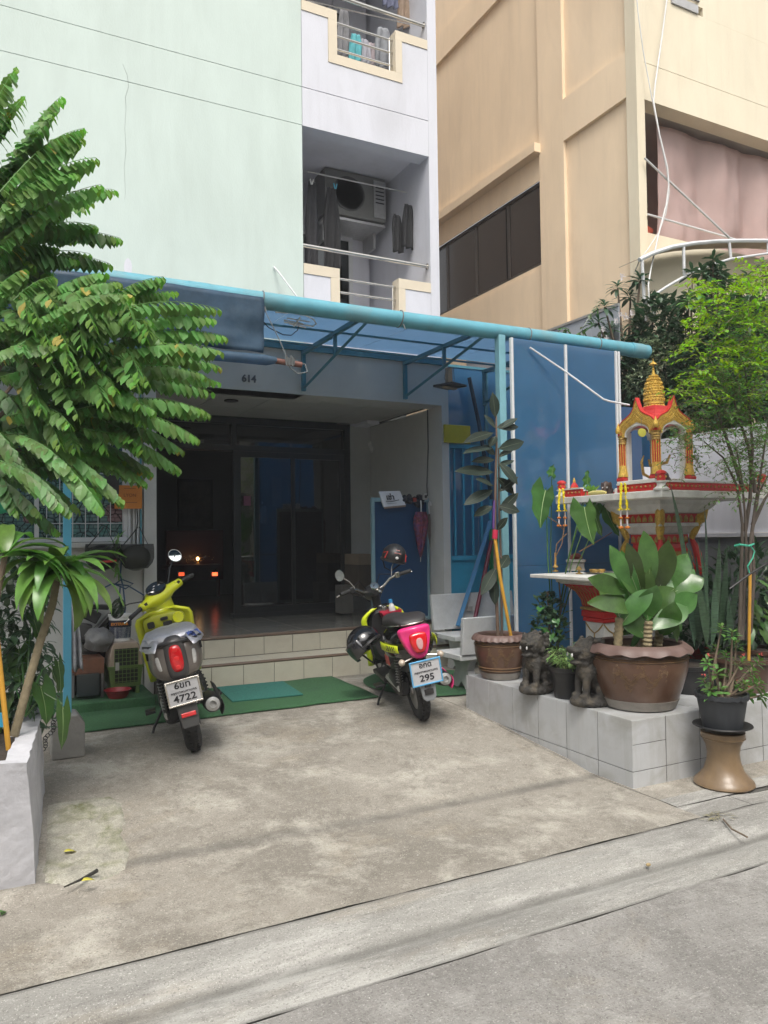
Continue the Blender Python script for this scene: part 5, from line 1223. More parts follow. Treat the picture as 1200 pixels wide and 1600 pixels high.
def place(root, x, y, z, head, lean, s):
    hd = V((math.cos(head), math.sin(head), 0)); lf = V((-math.sin(head), math.cos(head), 0)); Z = V((0, 0, 1))
    u = Z*math.cos(lean)+lf*-math.sin(-lean) if False else Z*math.cos(lean)+lf*math.sin(lean); l2 = lf*math.cos(lean)-Z*math.sin(lean)
    M = Matrix(((hd.x, l2.x, u.x, x), (hd.y, l2.y, u.y, y), (hd.z, l2.z, u.z, z), (0, 0, 0, 1))) @ Matrix.Scale(s, 4)
    root.matrix_world = M; return M
def engine_unit(S, m=M_black):
    MB().rings(secloft([(.0, .27, .03, .05, 2.4, .09), (.05, .28, .06, .08, 3, .09), (.30, .29, .065, .085, 3, .085), (.42, .30, .04, .06, 2.4, .08)], 20)).build('engine_case', M_black, S, smooth=True)
    mb = MB().tube([(.02, .12, .27), (.40, .13, .30)], .03, 8); 
    for i in range(7): mb.box(.30+i*.018, .308+i*.018, -.09, .09, .24, .36)
    mb.build('engine_fins', M_steelg, S)
    MB().tube([(.0, .12, .30), (-.10, .13, .55)], .016, 8).tube([(-.02, .12, .27), (-.11, .13, .57)], .008, 6).build('shock_absorber', M_black, S, smooth=True)
    mb = MB()
    for k in range(9): mb.lathe([(.022, -.004), (.030, 0), (.022, .004)], (lerp(0, -.09, k/9), .122, lerp(.33, .54, k/9)), 10)
    mb.build('spring', M_steelg, S, smooth=True)
    MB().tube([(.50, .13, .26), (.47, .24, .11), (.42, .32, -.055+.0)], [.010, .010, .010], 8).box(.39, .46, .30, .36, -.062, -.050).build('side_stand', M_black, S)
    MB().box(.42, .92, -.17, .17, .25, .29).build('floorboard', M_black, S, bevel=.012)
    MB().tube([(.45, -.10, .22), (.9, -.10, .22), (1.0, 0, .4), (1.0, 0, .8)], .025, 8).tube([(.45, .10, .22), (.9, .10, .22), (1.0, 0, .4)], .025, 8).build('frame_tube', M_black, S, smooth=True)
    for sg in (-1, 1): MB().box(.30, .42, min(sg*.20, sg*.27), max(sg*.20, sg*.27), .25, .27).build('foot_peg', M_black, S, bevel=.004)
def exhaust(S, y, cover):
    M0 = Matrix.Translation((-.02, y, .30)) @ Matrix.Rotation(R(96), 4, 'Y')
    mb = MB(); mb.M = M0; mb.lathe([(.001, .40), (.02, .38), (.045, .30), (.055, .20), (.060, -.10), (.056, -.20), (.048, -.225), (.045, -.21), (.001, -.20)], n=24).build('exhaust', M_black, S, smooth=True)
    mb = MB(); mb.M = M0; mb.lathe([(.018, -.2), (.022, -.245), (.026, -.245), (.026, -.2)], n=18); mb.lathe([(.040, -.222), (.050, -.218), (.052, -.205), (.040, -.205)], n=24).build('exhaust_tip', M_steelg, S, smooth=True)
    mb = MB(); rs = []
    for i in range(13):
        x = -.20+.42*i/12; rs.append([V((x, y-.070*math.cos(b), .29+.075*math.sin(b)+.03*(i/12))) for b in [(-.9+1.9*k/8) for k in range(9)]])
    mb.rings(rs, cap=False, close=False).build('heat_shield', cover, S, smooth=True, solid=.006, autosm=False)

# ---------------- yellow scooter
def yellow():
    S = thing('scooter', 'yellow scooter with taupe tail, silver sheet over its seat and silver number plate', 'scooter')
    wheel(S, (0, 0, .245), .245, .062, .135)
    rake = V((-.45, 0, .89)).normalized(); ST = Matrix.Translation((1.04, 0, .85)) @ Matrix.Rotation(R(38), 4, rake) @ Matrix.Translation((-1.04, 0, -.85))
    wheel(S, (1.25, 0, .245), .245, .048, .15, steer=ST)
    engine_unit(S); exhaust(S, -.165, M_black)
    # tail shells
    MB().rings(secloft([(-.405, .690, .05, .045, 2.2), (-.398, .690, .09, .085, 2.6), (-.375, .690, .132, .118, 2.8), (-.31, .690, .158, .140, 2.9), (-.18, .685, .174, .150, 2.9), (.0, .67, .174, .155, 2.8), (.18, .64, .170, .165, 2.6), (.33, .60, .140, .170, 2.4), (.44, .55, .10, .16, 2.2), (.48, .53, .05, .10, 2.2)], 40)).build('tail_body', M_taupe, S, smooth=True, autosm=False)
    MB().rings(secloft([(-.415, .693, .045, .105, 3), (-.408, .693, .066, .128, 3.2), (-.37, .695, .070, .143, 3.2), (-.2, .70, .068, .1415, 3.2)], 28)).build('centre_panel', mat('dark_tail_panel', (.055, .05, .05), .35, .05, 5, coat=.3), S, smooth=True, autosm=False)
    MB().rings(secloft([(-.428, .70, .020, .055, 2.6), (-.424, .70, .036, .080, 2.8), (-.410, .70, .042, .088, 3), (-.39, .70, .042, .088, 3)], 28)).build('tail_light', M_redl, S, smooth=True, autosm=False)
    M_bl = mat('bright_red_lens', (.75, .03, .03), .1, .05, 10)
    for z in (.645, .70, .755): MB().rings(secloft([(-.4285, z, .016, .014, 3), (-.4315, z, .010, .008, 2)], 14)).build('lens_cell', M_bl, S, smooth=True)
    for sg in (-1, 1):
        q = Matrix.Translation((-.375, sg*.104, .685)) @ Matrix.Rotation(R(sg*-22), 4, 'Z') @ Matrix.Rotation(R(sg*-6), 4, 'X')
        mb = MB(); mb.M = q; mb.rings(secloft([(-.016, 0, .008, .030, 2.4), (-.012, 0, .018, .046, 2.6), (-.002, 0, .021, .051, 2.8), (.02, 0, .022, .052, 2.8)], 22)); mb.build('indicator', M_clear, S, smooth=True, autosm=False)
        mb = MB(); mb.M = q; mb.rings(secloft([(-.006, 0, .024, .055, 2.8), (.02, 0, .028, .060, 2.8)], 22)); mb.build('indicator_rim', M_steelg, S, smooth=True, autosm=False)
        MB().cbox((-.24, sg*.168, .73), (.055, .012, .050), (0, 0, R(sg*-7))).build('side_vent', M_black, S, bevel=.004)
    # under tail, mudguard, reflector, plate
    MB().rings(secloft([(-.33, .53, .06, .06, 3), (-.25, .50, .10, .08, 3), (.1, .48, .12, .10, 3), (.35, .42, .11, .10, 3)], 20)).build('under_tail', M_black, S, smooth=True)
    rs = []
    for i in range(12):
        a = R(100+i*6.2); rs.append([V((.0+(.295+.02*abs(k-3)/3*0)*math.cos(a)*1.12-.02, (k-3)*.020, .245+.295*math.sin(a)-.012*abs(k-3)**1.5)) for k in range(7)])
    MB().rings(rs, cap=False, close=False).build('rear_mudguard', mat('grey_plastic', (.05, .05, .05), .5), S, smooth=True, solid=.006, autosm=False)
    MB().prism([(-.05, .50), (.05, .50), (.062, .36), (.05, .26), (-.05, .26), (-.062, .36)], 'x', -.425, -.405).build('plate_bracket', mat('grey_plastic2', (.06, .06, .06), .5), S, bevel=.006)
    MB().cbox((-.430, 0, .345), (.012, .090, .028)).build('reflector', M_redl, S, bevel=.004)
    plate(S, [('6ขท', .056, .046, 1.1, .0012), ('กรุงเทพมหานคร', .0225, .003, 1.08, .0003), ('4722', .063, -.039, 1.12, .0012)], V((-.452, 0, .495)), R(-9), M_chrome, .190, .145)
    # seat under silver sheet and rail
    vs = []; rs = []
    base = [(-.36, .80, .02, .01), (-.35, .81, .09, .020), (-.30, .822, .145, .030), (-.15, .828, .170, .038), (.05, .82, .160, .04), (.25, .80, .14, .04), (.42, .78, .12, .04), (.46, .77, .06, .03)]
    for r in secloft([(a, b, c_, d_, 3) for a, b, c_, d_ in base], 36):
        rs.append([p+V((.006*noise.noise(p*18), .010*noise.noise(p*15+V((5, 0, 0))), .012*noise.noise(p*14+V((0, 5, 0))))) for p in r])
    MB().rings(rs).build('seat', M_silver, S, smooth=True, autosm=False)
    mb = MB(); pts = [V((-.02, .165, .79)), V((-.22, .178, .785)), V((-.35, .14, .79)), V((-.405, .06, .80)), V((-.405, -.06, .80)), V((-.35, -.14, .79)), V((-.22, -.178, .785)), V((-.02, -.165, .79))]
    mb.tube(pts, .012, 10); mb.build('grab_rail', M_black, S, smooth=True)
    mb = MB()   # sheet overhanging the rail at both corners
    for sg in (1, -1):
        r2 = []
        for i in range(9):
            t = i/8; b = V((-.10-.27*t, sg*(.172-.09*t*t), .828)); r2.append([b+V((.03*k*-1*(1 if t > .5 else .3)+.008*noise.noise(V((t*5, k, sg))), sg*.012*k, -.020*k+.010*noise.noise(V((t*7, k*2, sg*3))))) for k in range(4)])
        mb.rings(r2, cap=False, close=False)
    mb.build('sheet_edge', M_silver, S, smooth=True, solid=.003, autosm=False)
    mb = MB()
    for k in range(7): mb.blade((-.33, -.13, .83), (-.5+.2*rnd.random(), rnd.uniform(-.6, .5), rnd.uniform(-1, .6)), .07, .03, 1.2, .3, 4, wave=1)
    mb.build('blue_ribbon', mat('blue_ribbon', (.06, .10, .32), .5, .2, 30), S, smooth=True)
    # leg shield
    def shield(x, w0, w1, m, name, z0, z1, dx=0, rnd_=.05):
        rs = []
        for i in range(15):
            t = i/14; z = lerp(z0, z1, t); w_ = lerp(w0, w1, t)*(1 if t < .88 else math.cos((t-.88)/.12*1.1)); xx = x-.13*t+.05*(1-t)**2
            rs.append([V((xx-.06*abs(k/8)**2*(1)+.0, k/8*w_, z)) for k in range(-8, 9)])
        return MB().rings(rs, cap=False, close=False).build(name, m, S, smooth=True, solid=.022, autosm=False)
    shield(1.06, .20, .222, M_yel, 'leg_shield', .34, .90)
    # inner panel with pockets
    MB().rings(secloft([(.87, .64, .12, .22, 5), (.89, .64, .16, .235, 5), (1.0, .64, .165, .24, 5)], 32)).build('inner_panel', M_yeld, S, smooth=True)
    MB().rings(secloft([(.858, .80, .14, .045, 4), (.866, .80, .158, .062, 4), (.95, .80, .165, .07, 4)], 28)).build('pocket_shelf', M_yeld, S, smooth=True)
    for y0, z, w_, h_ in ((.105, .80, .030, .028), (-.0, .83, .032, .014), (-.02, .785, .038, .022)): MB().rings(secloft([(.848, z, w_*.9, h_*.9, 4, y0), (.870, z, w_, h_, 4, y0)], 20)).build('pocket', M_black, S)
    mb = MB(); mb.M = Matrix.Translation((.850, -.105, .815)) @ Matrix.Rotation(R(90), 4, 'Y'); mb.lathe([(.030, -.02), (.040, -.022), (.044, 0), (.03, 0)], n=24); mb.build('ignition_ring', M_yel, S, smooth=True)
    mb = MB(); mb.M = Matrix.Translation((.844, -.105, .815)) @ Matrix.Rotation(R(90), 4, 'Y'); mb.lathe([(.001, -.012), (.026, -.012), (.030, 0)], n=20); mb.build('ignition', M_black, S, smooth=True)
    # front fender and nose
    MB().rings(secloft([(1.02, .62, .11, .20, 2.6), (1.08, .62, .10, .18, 2.4), (1.12, .60, .05, .10, 2.2)], 28)).build('nose', M_yel, S, smooth=True)
    rs = []
    for i in range(12):
        a = R(25+i*11); rs.append([V((1.25+.29*math.cos(a), (k-3)*.026, .245+.29*math.sin(a)-.012*abs(k-3)**1.4)) for k in range(7)])
    mb = MB(); mb.M = ST; mb.rings(rs, cap=False, close=False).build('front_mudguard', M_yel, S, smooth=True, solid=.006, autosm=False)
    mb = MB(); mb.M = ST; mb.tube([(1.21, .06, .27), (1.10, .07, .58)], .018, 8).tube([(1.21, -.06, .27), (1.10, -.07, .58)], .018, 8).build('fork', M_black, S, smooth=True)
    # handlebar cowl
    cx, cz = .985, .985
    mb = MB(); mb.M = ST
    mb.rings([[V((x, y, z)) for x, y, z in r] for r in [[(1.02-.0+w*math.cos(a), d*math.sin(a), z) for a in [2*math.pi*j/28 for j in range(28)]] for z, w, d in ((.80, .08, .105), (.86, .082, .108), (.92, .088, .114), (.96, .098, .125))]]); mb.build('steering_neck', M_yel, S, smooth=True, autosm=False)
    rs = []
    for y, x, z, a, b in ((-.215, .93, 1.005, .006, .010), (-.210, .93, 1.005, .036, .033), (-.165, .935, 1.004, .040, .036), (-.115, .955, 1.0, .050, .043), (-.06, .985, .995, .090, .068), (0, 1.0, .995, .105, .078), (.06, .985, .995, .090, .068), (.115, .955, 1.0, .050, .043), (.165, .935, 1.004, .040, .036), (.210, .93, 1.005, .036, .033), (.215, .93, 1.005, .006, .010)):
        rs.append([V((x+a*math.cos(t), y, z+b*math.sin(t))) for t in [2*math.pi*j/24 for j in range(24)]])
    mb = MB(); mb.M = ST; mb.rings(rs).build('handlebar_cowl', M_yel, S, smooth=True, autosm=False)
    Q = ST @ Matrix.Translation((.940, 0, 1.074)) @ Matrix.Rotation(R(-42), 4, 'Y') @ Matrix.Diagonal((.66, 1, 1, 1))
    mb = MB(); mb.M = Q; mb.lathe([(.001, .011), (.080, .009), (.092, .0), (.094, -.012)], n=36); mb.build('speedometer', M_gblack, S, smooth=True)
    mb = MB(); mb.M = Q
    for a, b in ((-.03, .0), (.01, .02), (.035, -.01)): mb.cbox((b, a, .0115), (.010, .018, .001))
    mb.build('dial_marks', M_clear, S)
    mb = MB(); mb.M = ST
    mb.rings([[V((1.085+.03*k-.0, (.075-.01*k*k)*math.cos(t), .985+(.062-.008*k*k)*math.sin(t))) for t in [2*math.pi*j/20 for j in range(20)]] for k in (0, 1)]).build('headlamp', M_black, S, smooth=True)
    for sg in (-1, 1):
        mb = MB(); mb.M = ST; mb.cbox((.915, sg*.175, 1.012), (.03, .050, .052)).build('switch_pod', M_yel, S, bevel=.008)
        mb = MB(); mb.M = ST; mb.cbox((.899, sg*.178, 1.016), (.008, .026, .022)).build('switch', M_black, S)
        mb = MB(); mb.M = ST; mb.tube([(.93, sg*.21, 1.005), (.91, sg*.34, .995)], [.017, .018], 12).build('grip', M_rubber, S, smooth=True)
        mb = MB(); mb.M = ST; mb.tube([(.96, sg*.20, 1.0), (.985, sg*.27, .985), (.975, sg*.36, .975)], [.007, .006, .006], 8); mb.ell((.975, sg*.362, .975), (.009, .009, .009), 8, 6); mb.build('brake_lever', M_chrome if sg > 0 else M_black, S, smooth=True)
    tips = {1: (1.02, .325, 1.09), -1: (.98, -.33, 1.20)}
    for sg in (-1, 1):
        base = (.975, sg*.13, 1.03); tip = tips[sg]
        mb = MB(); mb.M = ST; mb.tube([base, V(base).lerp(V(tip), .5)+V((.015, 0, .012)), tip], .0055, 8); mb.build('mirror_stem', M_black, S, smooth=True)
        face = ST.to_3x3().inverted() @ V((-1, .1 if sg > 0 else -.2, .16 if sg > 0 else .5))
        q_ = Matrix.Translation(V(tip)) @ face.to_track_quat('Z', 'Y').to_matrix().to_4x4()
        if sg > 0: mirror_head(S, ST, q_ @ Matrix.Rotation(R(-40), 4, 'Z'), .052, .075, M_black)
        else: mirror_head(S, ST, q_, .050, .056, M_whitep)
    mb = MB().ell((.62, -.02, .80), (.05, .06, .05), 10, 8); 
    return S
S1 = yellow(); YM = place(S1, 1.236, 5.262, .125+.0, R(81), R(11.9), 1.0)

# ---------------- pink and black scooter
def helmet(parent_or_none, c, rot, s, m, m2, lab, text_marks=False):
    t = thing('helmet', lab, 'helmet', c)
    M0 = Matrix.Translation(V(c)) @ Euler(rot).to_matrix().to_4x4() @ Matrix.Scale(s, 4)
    mb = MB(); mb.M = M0; rs = []
    for i in range(13):
        th = R(8+i*9.2); r_ = .135*math.sin(th)
        rs.append([V((r_*1.1*math.cos(a), r_*.95*math.sin(a), .125*math.cos(th)*1.05)) for a in [2*math.pi*j/28 for j in range(28)]])
    mb.rings(rs).build('shell', m, t, smooth=True, autosm=False)
    mb = MB(); mb.M = M0; mb.lathe([(.128, -.062), (.139, -.055), (.139, -.040), (.128, -.035)], n=28); mb.build('edge_trim', M_black, t, smooth=True)
    mb = MB(); mb.M = M0; rs = []
    for i in range(7):
        z = .05-.022*i; rs.append([V((.150*math.cos(a)*(1-.15*(z/.12)**2)+.006, .130*math.sin(a)*(1-.15*(z/.12)**2), z)) for a in [R(-62+124*j/12) for j in range(13)]])
    mb.rings(rs, cap=False, close=False).build('visor', m2, t, smooth=True, solid=.003, autosm=False)
    mb = MB(); mb.M = M0; mb.tube([(.02, .115, -.05), (.05, .06, -.15), (.05, -.02, -.17), (.03, -.11, -.06)], .008, 6).build('strap', M_black, t, smooth=True)
    if text_marks:
        rb = M0.to_3x3()
        mb = MB(); mb.M = M0
        for sg in (-1, 1): mb.tube([(-.03, sg*.127, .02), (-.09, sg*.098, .045), (-.085, sg*.115, -.03)], .006, 6)
        mb.build('red_stripe', mat('helmet_red', (.5, .04, .03), .35), t, smooth=True)
        mb = MB(); mb.M = M0; mb.cbox((-.134, 0, .045), (.006, .070, .014), (0, R(-20), 0)).cbox((-.116, 0, .075), (.006, .040, .010), (0, R(-36), 0)); mb.build('brand_strip', mat('pale_red_print', (.55, .22, .20), .4), t)
        mb = MB(); mb.M = M0; mb.ell((-.148, 0, .0), (.006, .018, .015), 12, 8); mb.build('badge', M_whitep, t, smooth=True)
    return t
def pink():
    S = thing('scooter', 'black scooter with bright pink tail, lime stickers and blue framed number plate', 'scooter')
    wheel(S, (0, 0, .245), .245, .055, .150, 5)
    rake = V((-.45, 0, .89)).normalized(); ST = Matrix.Translation((1.02, 0, .85)) @ Matrix.Rotation(R(12), 4, rake) @ Matrix.Diagonal((1, .87, 1, 1)) @ Matrix.Translation((-1.02, 0, -.85))
    wheel(S, (1.23, 0, .245), .245, .048, .15, steer=ST)
    engine_unit(S); exhaust(S, -.185, M_pink)
    MB().rings(secloft([(-.33, .64, .07, .09, 2.6), (-.26, .645, .14, .12, 2.6), (-.12, .64, .178, .135, 2.6), (.05, .625, .185, .15, 2.6), (.22, .59, .165, .17, 2.5), (.36, .54, .13, .19, 2.4), (.45, .50, .08, .15, 2.2)], 36)).build('tail_body', M_gblack, S, smooth=True, autosm=False)
    # pink V shaped tail cowl
    rs = []
    for x, k in ((-.300, 1.0), (-.345, 1.0), (-.378, .93), (-.392, .80)):
        ring = []
        for (y, z) in ((-.135, .765), (-.105, .785), (0, .792), (.105, .785), (.135, .765), (.118, .69), (.088, .61), (.058, .555), (.02, .535), (-.02, .535), (-.058, .555), (-.088, .61), (-.118, .69)):
            ring.append(V((x+.05*(abs(y)/.13)**2+(.03 if z < .56 else 0)*0, y*k, .67+(z-.67)*k)))
        rs.append(ring)
    MB().rings(rs).build('tail_cowl', M_pink, S, smooth=True, sub=2, autosm=False)
    rs = []
    for x, k in ((-.375, 1.0), (-.402, .98), (-.416, .82), (-.420, .5)):
        rs.append([V((x, y*k, .672+(z-.672)*k)) for (y, z) in ((-.075, .735), (-.04, .748), (.04, .748), (.075, .735), (.068, .66), (.045, .60), (.02, .585), (-.02, .585), (-.045, .60), (-.068, .66))])
    MB().rings(rs).build('tail_light', M_redl, S, smooth=True, sub=2, autosm=False)
    MB().rings([[V((x, y*k, .665+(z-.665)*k)) for (y, z) in ((-.03, .72), (.03, .72), (.035, .66), (.015, .605), (-.015, .605), (-.035, .66))] for x, k in ((-.418, 1), (-.426, .7))]).build('clear_lens', mat('pale_pink_lens', (.6, .33, .33), .12, .1, 40, coat=1), S, smooth=True, sub=2, autosm=False)
    # lime stickers round the tail sides
    M_chk = M_lime
    for sg in (-1, 1):
        rs = []
        for i in range(10):
            t = i/9; x = lerp(-.325, .10, t); w_ = .150+.045*math.sin(min(1, t*1.4)*1.57); 
            rs.append([V((x, sg*(w_+.002), .665-.01*t)), V((x, sg*(w_+.004), .635-.02*t)), V((x, sg*(w_-.002), .608-.02*t))])
        MB().rings(rs, cap=False, close=False).build('lime_sticker', M_lime, S, smooth=True, solid=.003, autosm=False)
        mb = MB()
        for i in range(9):
            for j in range(3):
                if (i+j) % 2: continue
                x = -.26+i*.018; t = (x+.325)/.425; w_ = .150+.045*math.sin(min(1, t*1.4)*1.57); mb.cbox((x, sg*(w_+.006), .645-j*.014), (.014, .004, .012))
        mb.build('black_checks', M_ink, S)
    text('sticker_text', 'SE', .05, frame_m(V((-.22, -.185, .655)), V((1, .1, 0)), V((0, 0, 1))), M_ink, S, .001, bold=.001)
    Bx('red_label', mat('red_print', (.4, .06, .05), .5), S, -.10, .04, .190, .193, .49, .56)
    MB().rings(secloft([(-.28, .50, .05, .05, 3), (-.15, .48, .09, .08, 3), (.2, .46, .11, .10, 3), (.4, .40, .10, .10, 3)], 20)).build('under_tail', M_black, S, smooth=True)
    # tail bracket below the plate
    MB().prism([(-.060, .36), (.060, .36), (.052, .26), (.030, .235), (-.030, .235), (-.052, .26)], 'x', -.42, -.395).build('plate_bracket', mat('silver_plastic', (.20, .21, .22), .4), S, bevel=.006)
    MB().box(-.428, -.419, -.034, .034, .285, .325).build('bracket_slot', M_black, S)
    MB().tube([(-.20, 0, .48), (-.40, 0, .50), (-.41, 0, .34)], [.04, .03, .03], 8).build('bracket_arm', M_black, S, smooth=True)
    plate(S, [('อกด', .055, .056, 1.0, .0014), ('กรุงเทพมหานคร', .0255, .008, 1.08, .0004), ('295', .068, -.042, 1.12, .0014)], V((-.446, 0, .455)), R(-8), mat('plate_blue', (.10, .36, .62), .35), .215, .168)
    for sg in (-1, 1):
        MB().tube([(-.33, sg*.03, .56), (-.36, sg*.13, .545)], .007, 6).build('indicator_stalk', M_chrome, S, smooth=True)
        MB().ell((-.37, sg*.150, .545), (.032, .026, .026), 14, 10).build('indicator', mat('amber_white_lens', (.45, .38, .30), .15, coat=1), S, smooth=True)
    rs = []
    for i in range(9):
        a = R(100+i*9); rs.append([V((.275*math.cos(a)-.01, (k-3)*.022, .245+.275*math.sin(a)-.010*abs(k-3)**1.4)) for k in range(7)])
    MB().rings(rs, cap=False, close=False).build('rear_mudguard', M_black, S, smooth=True, solid=.005, autosm=False)
    # seat
    MB().rings(secloft([(-.33, .80, .05, .012, 2.4), (-.30, .81, .10, .028, 2.6), (-.20, .822, .135, .038, 2.8), (-.05, .81, .155, .045, 2.8), (.12, .785, .150, .045, 2.8), (.28, .77, .12, .05, 2.6), (.42, .765, .09, .05, 2.4), (.47, .75, .04, .03, 2.2)], 30)).build('seat', mat('black_vinyl', (.03, .027, .027), .5, .1, 20, .2, 80), S, smooth=True, autosm=False)
    MB().tube([(.10, .158, .775), (-.10, .155, .785), (-.23, .135, .80), (-.325, .07, .805), (-.345, 0, .806), (-.325, -.07, .805), (-.23, -.135, .80), (-.10, -.155, .785), (.10, -.158, .775)], .006, 8).build('seat_trim', M_chrome, S, smooth=True)
    # leg shield with lime edges
    rs = []
    for i in range(15):
        t = i/14; z = lerp(.30, .84, t); w_ = lerp(.17, .19, t)*(1 if t < .8 else math.cos((t-.8)/.2*1.2)); xx = 1.02-.13*t+.06*(1-t)**2
        rs.append([V((xx-.06*abs(k/8)**2, k/8*w_, z)) for k in range(-8, 9)])
    MB().rings(rs, cap=False, close=False).build('leg_shield', M_gblack, S, smooth=True, solid=.022, autosm=False)
    for sg in (-1, 1):
        r2 = []
        for i in range(17):
            t = i/16; z = lerp(.30, .83, t); w_ = lerp(.17, .19, t)*(1 if t < .8 else math.cos((t-.8)/.2*1.15)); xx = 1.02-.13*t+.06*(1-t)**2
            r2.append([V((xx-.078, sg*(w_-.032), z)), V((xx-.082, sg*(w_-.004), z)), V((xx-.05, sg*(w_+.014), z)), V((xx-.03, sg*(w_+.008), z))])
        MB().rings(r2, cap=False, close=False).build('lime_edge', M_lime, S, smooth=True, solid=.003, autosm=False)
    MB().rings(secloft([(.86, .58, .11, .20, 4), (.90, .58, .14, .24, 4), (.98, .58, .14, .25, 4)], 28)).build('inner_panel', M_black, S, smooth=True)
    MB().rings(secloft([(.42, .38, .05, .08, 2.6), (.55, .33, .06, .05, 2.6), (.80, .32, .06, .05, 2.6)], 16)).build('tunnel', M_gblack, S, smooth=True)
    # red basket with a bottle
    MB().rings([[V((x, y-.07, .70)) for x, y in ((.70, -.06), (.84, -.06), (.84, .07), (.70, .07))], [V((x, y-.07, .79)) for x, y in ((.68, -.075), (.85, -.075), (.85, .10), (.68, .10))]], cap=False).build('red_basket', mat('basket_red', (.42, .02, .05), .4), S, solid=.005)
    MB().lathe([(.001, .72), (.030, .72), (.031, .80), (.024, .83), (.013, .845), (.013, .85)], (.80, -.085, .0), 16).build('bottle', M_clear, S, smooth=True)
    MB().lathe([(.016, .85), (.018, .852), (.017, .88), (.001, .882)], (.80, -.085, 0), 14).build('bottle_cap', mat('cap_blue', (.03, .22, .45), .4), S, smooth=True)
    mb = MB(); mb.M = Matrix.Translation((.845, -.03, .80)) @ Matrix.Rotation(R(60), 4, 'Y'); mb.lathe([(.001, -.004), (.024, -.004), (.028, .0), (.028, .02)], n=20).build('ignition', M_chrome, S, smooth=True)
    rs = []
    for i in range(12):
        a = R(25+i*11); rs.append([V((1.23+.29*math.cos(a), (k-3)*.026, .245+.29*math.sin(a)-.012*abs(k-3)**1.4)) for k in range(7)])
    mb = MB(); mb.M = ST; mb.rings(rs, cap=False, close=False).build('front_mudguard', M_gblack, S, smooth=True, solid=.006, autosm=False)
    mb = MB(); mb.M = ST; mb.tube([(1.20, .06, .27), (1.08, .07, .58)], .018, 8).tube([(1.20, -.06, .27), (1.08, -.07, .58)], .018, 8).build('fork', M_black, S, smooth=True)
    # handlebar
    mb = MB(); mb.M = ST; mb.tube([(1.03, 0, .80), (1.01, 0, .93)], .045, 12); mb.rings(secloft([(.94, .955, .05, .03, 2.4), (1.0, .965, .085, .05, 2.4), (1.08, .95, .09, .07, 2.2), (1.14, .93, .05, .05, 2)], 22)).build('handlebar_clamp', M_black, S, smooth=True)
    mb = MB(); mb.M = ST; mb.tube([(1.0, -.05, .965), (.99, -.12, .985), (.965, -.19, 1.03), (.94, -.25, 1.045), (.92, -.30, 1.045)], .012, 10).tube([(1.0, .05, .965), (.99, .12, .985), (.965, .19, 1.03), (.94, .25, 1.045), (.92, .30, 1.045)], .012, 10).build('handlebar', M_chrome, S, smooth=True)
    for sg in (-1, 1):
        mb = MB(); mb.M = ST; mb.tube([(.92, sg*.29, 1.045), (.885, sg*.41, 1.045)], .018, 12).build('grip', M_rubber, S, smooth=True)
        mb = MB(); mb.M = ST; mb.cbox((.925, sg*.265, 1.045), (.045, .05, .055)).build('switch_pod', M_chrome if sg < 0 else M_black, S, bevel=.008)
        mb = MB(); mb.M = ST; mb.tube([(.95, sg*.27, 1.05), (.965, sg*.33, 1.04), (.925, sg*.44, 1.03)], [.008, .006, .005], 8).build('brake_lever', M_chrome, S, smooth=True)
        mb = MB(); mb.M = ST; mb.tube([(.96, sg*.25, 1.03), (1.05, sg*.18, 1.0), (1.05, sg*.06, .88)], .006, 6).tube([(.95, sg*.24, 1.06), (1.03, sg*.12, 1.09), (1.06, sg*.03, .95)], .005, 6).build('cable', M_black, S, smooth=True)
        mb = MB(); mb.M = ST; mb.tube([(.955, sg*.215, 1.05), (.965, sg*.25, 1.12), (.97, sg*.31, 1.18)], .006, 8).build('mirror_stem', M_chrome, S, smooth=True)
        face = ST.to_3x3().inverted() @ V((-1, .25, .05))
        q_ = Matrix.Translation(V((.97, sg*.33, 1.20))) @ face.to_track_quat('Z', 'Y').to_matrix().to_4x4()
        mirror_head(S, ST, q_, .045, .050, M_chrome)
    Q = ST @ Matrix.Translation((.955, .0, 1.010)) @ Matrix.Rotation(R(-35), 4, 'Y')
    mb = MB(); mb.M = Q; mb.lathe([(.001, -.03), (.04, -.028), (.046, 0), (.046, .008), (.040, .009)], n=24); mb.build('speedometer', M_chrome, S, smooth=True)
    mb = MB(); mb.M = Q; mb.lathe([(.001, .0085), (.040, .0085), (.040, .004)], n=24); mb.build('dial', M_whitep, S)
    mb = MB(); mb.M = Q; mb.cbox((0, .008, .0105), (.004, .03, .001), (0, 0, .6)); mb.build('needle', M_ink, S)
    mb = MB(); mb.M = Q @ Matrix.Translation((-.05, -.03, -.02)); mb.lathe([(.001, -.02), (.022, -.018), (.025, 0), (.001, .004)], n=18); mb.build('fuel_gauge', M_chrome, S, smooth=True)
    return S, ST
S2, ST2 = pink(); PM = place(S2, 3.001, 5.252, .125, R(74.7), R(10.4), .99)
h1 = PM @ ST2 @ V((.96, -.31, 1.215)); helmet(None, h1, (R(12), R(-8), R(74)), .86, M_black, M_gblack, 'black helmet with red stripes resting over the right mirror of the pink scooter', True)
h2 = PM @ V((.55, .26, .60)); helmet(None, h2, (R(35), R(30), R(190)), 1.05, M_gblack, mat('smoke_visor', (.02, .02, .022), .04, coat=1), 'glossy black helmet hanging on the left side of the pink scooter')
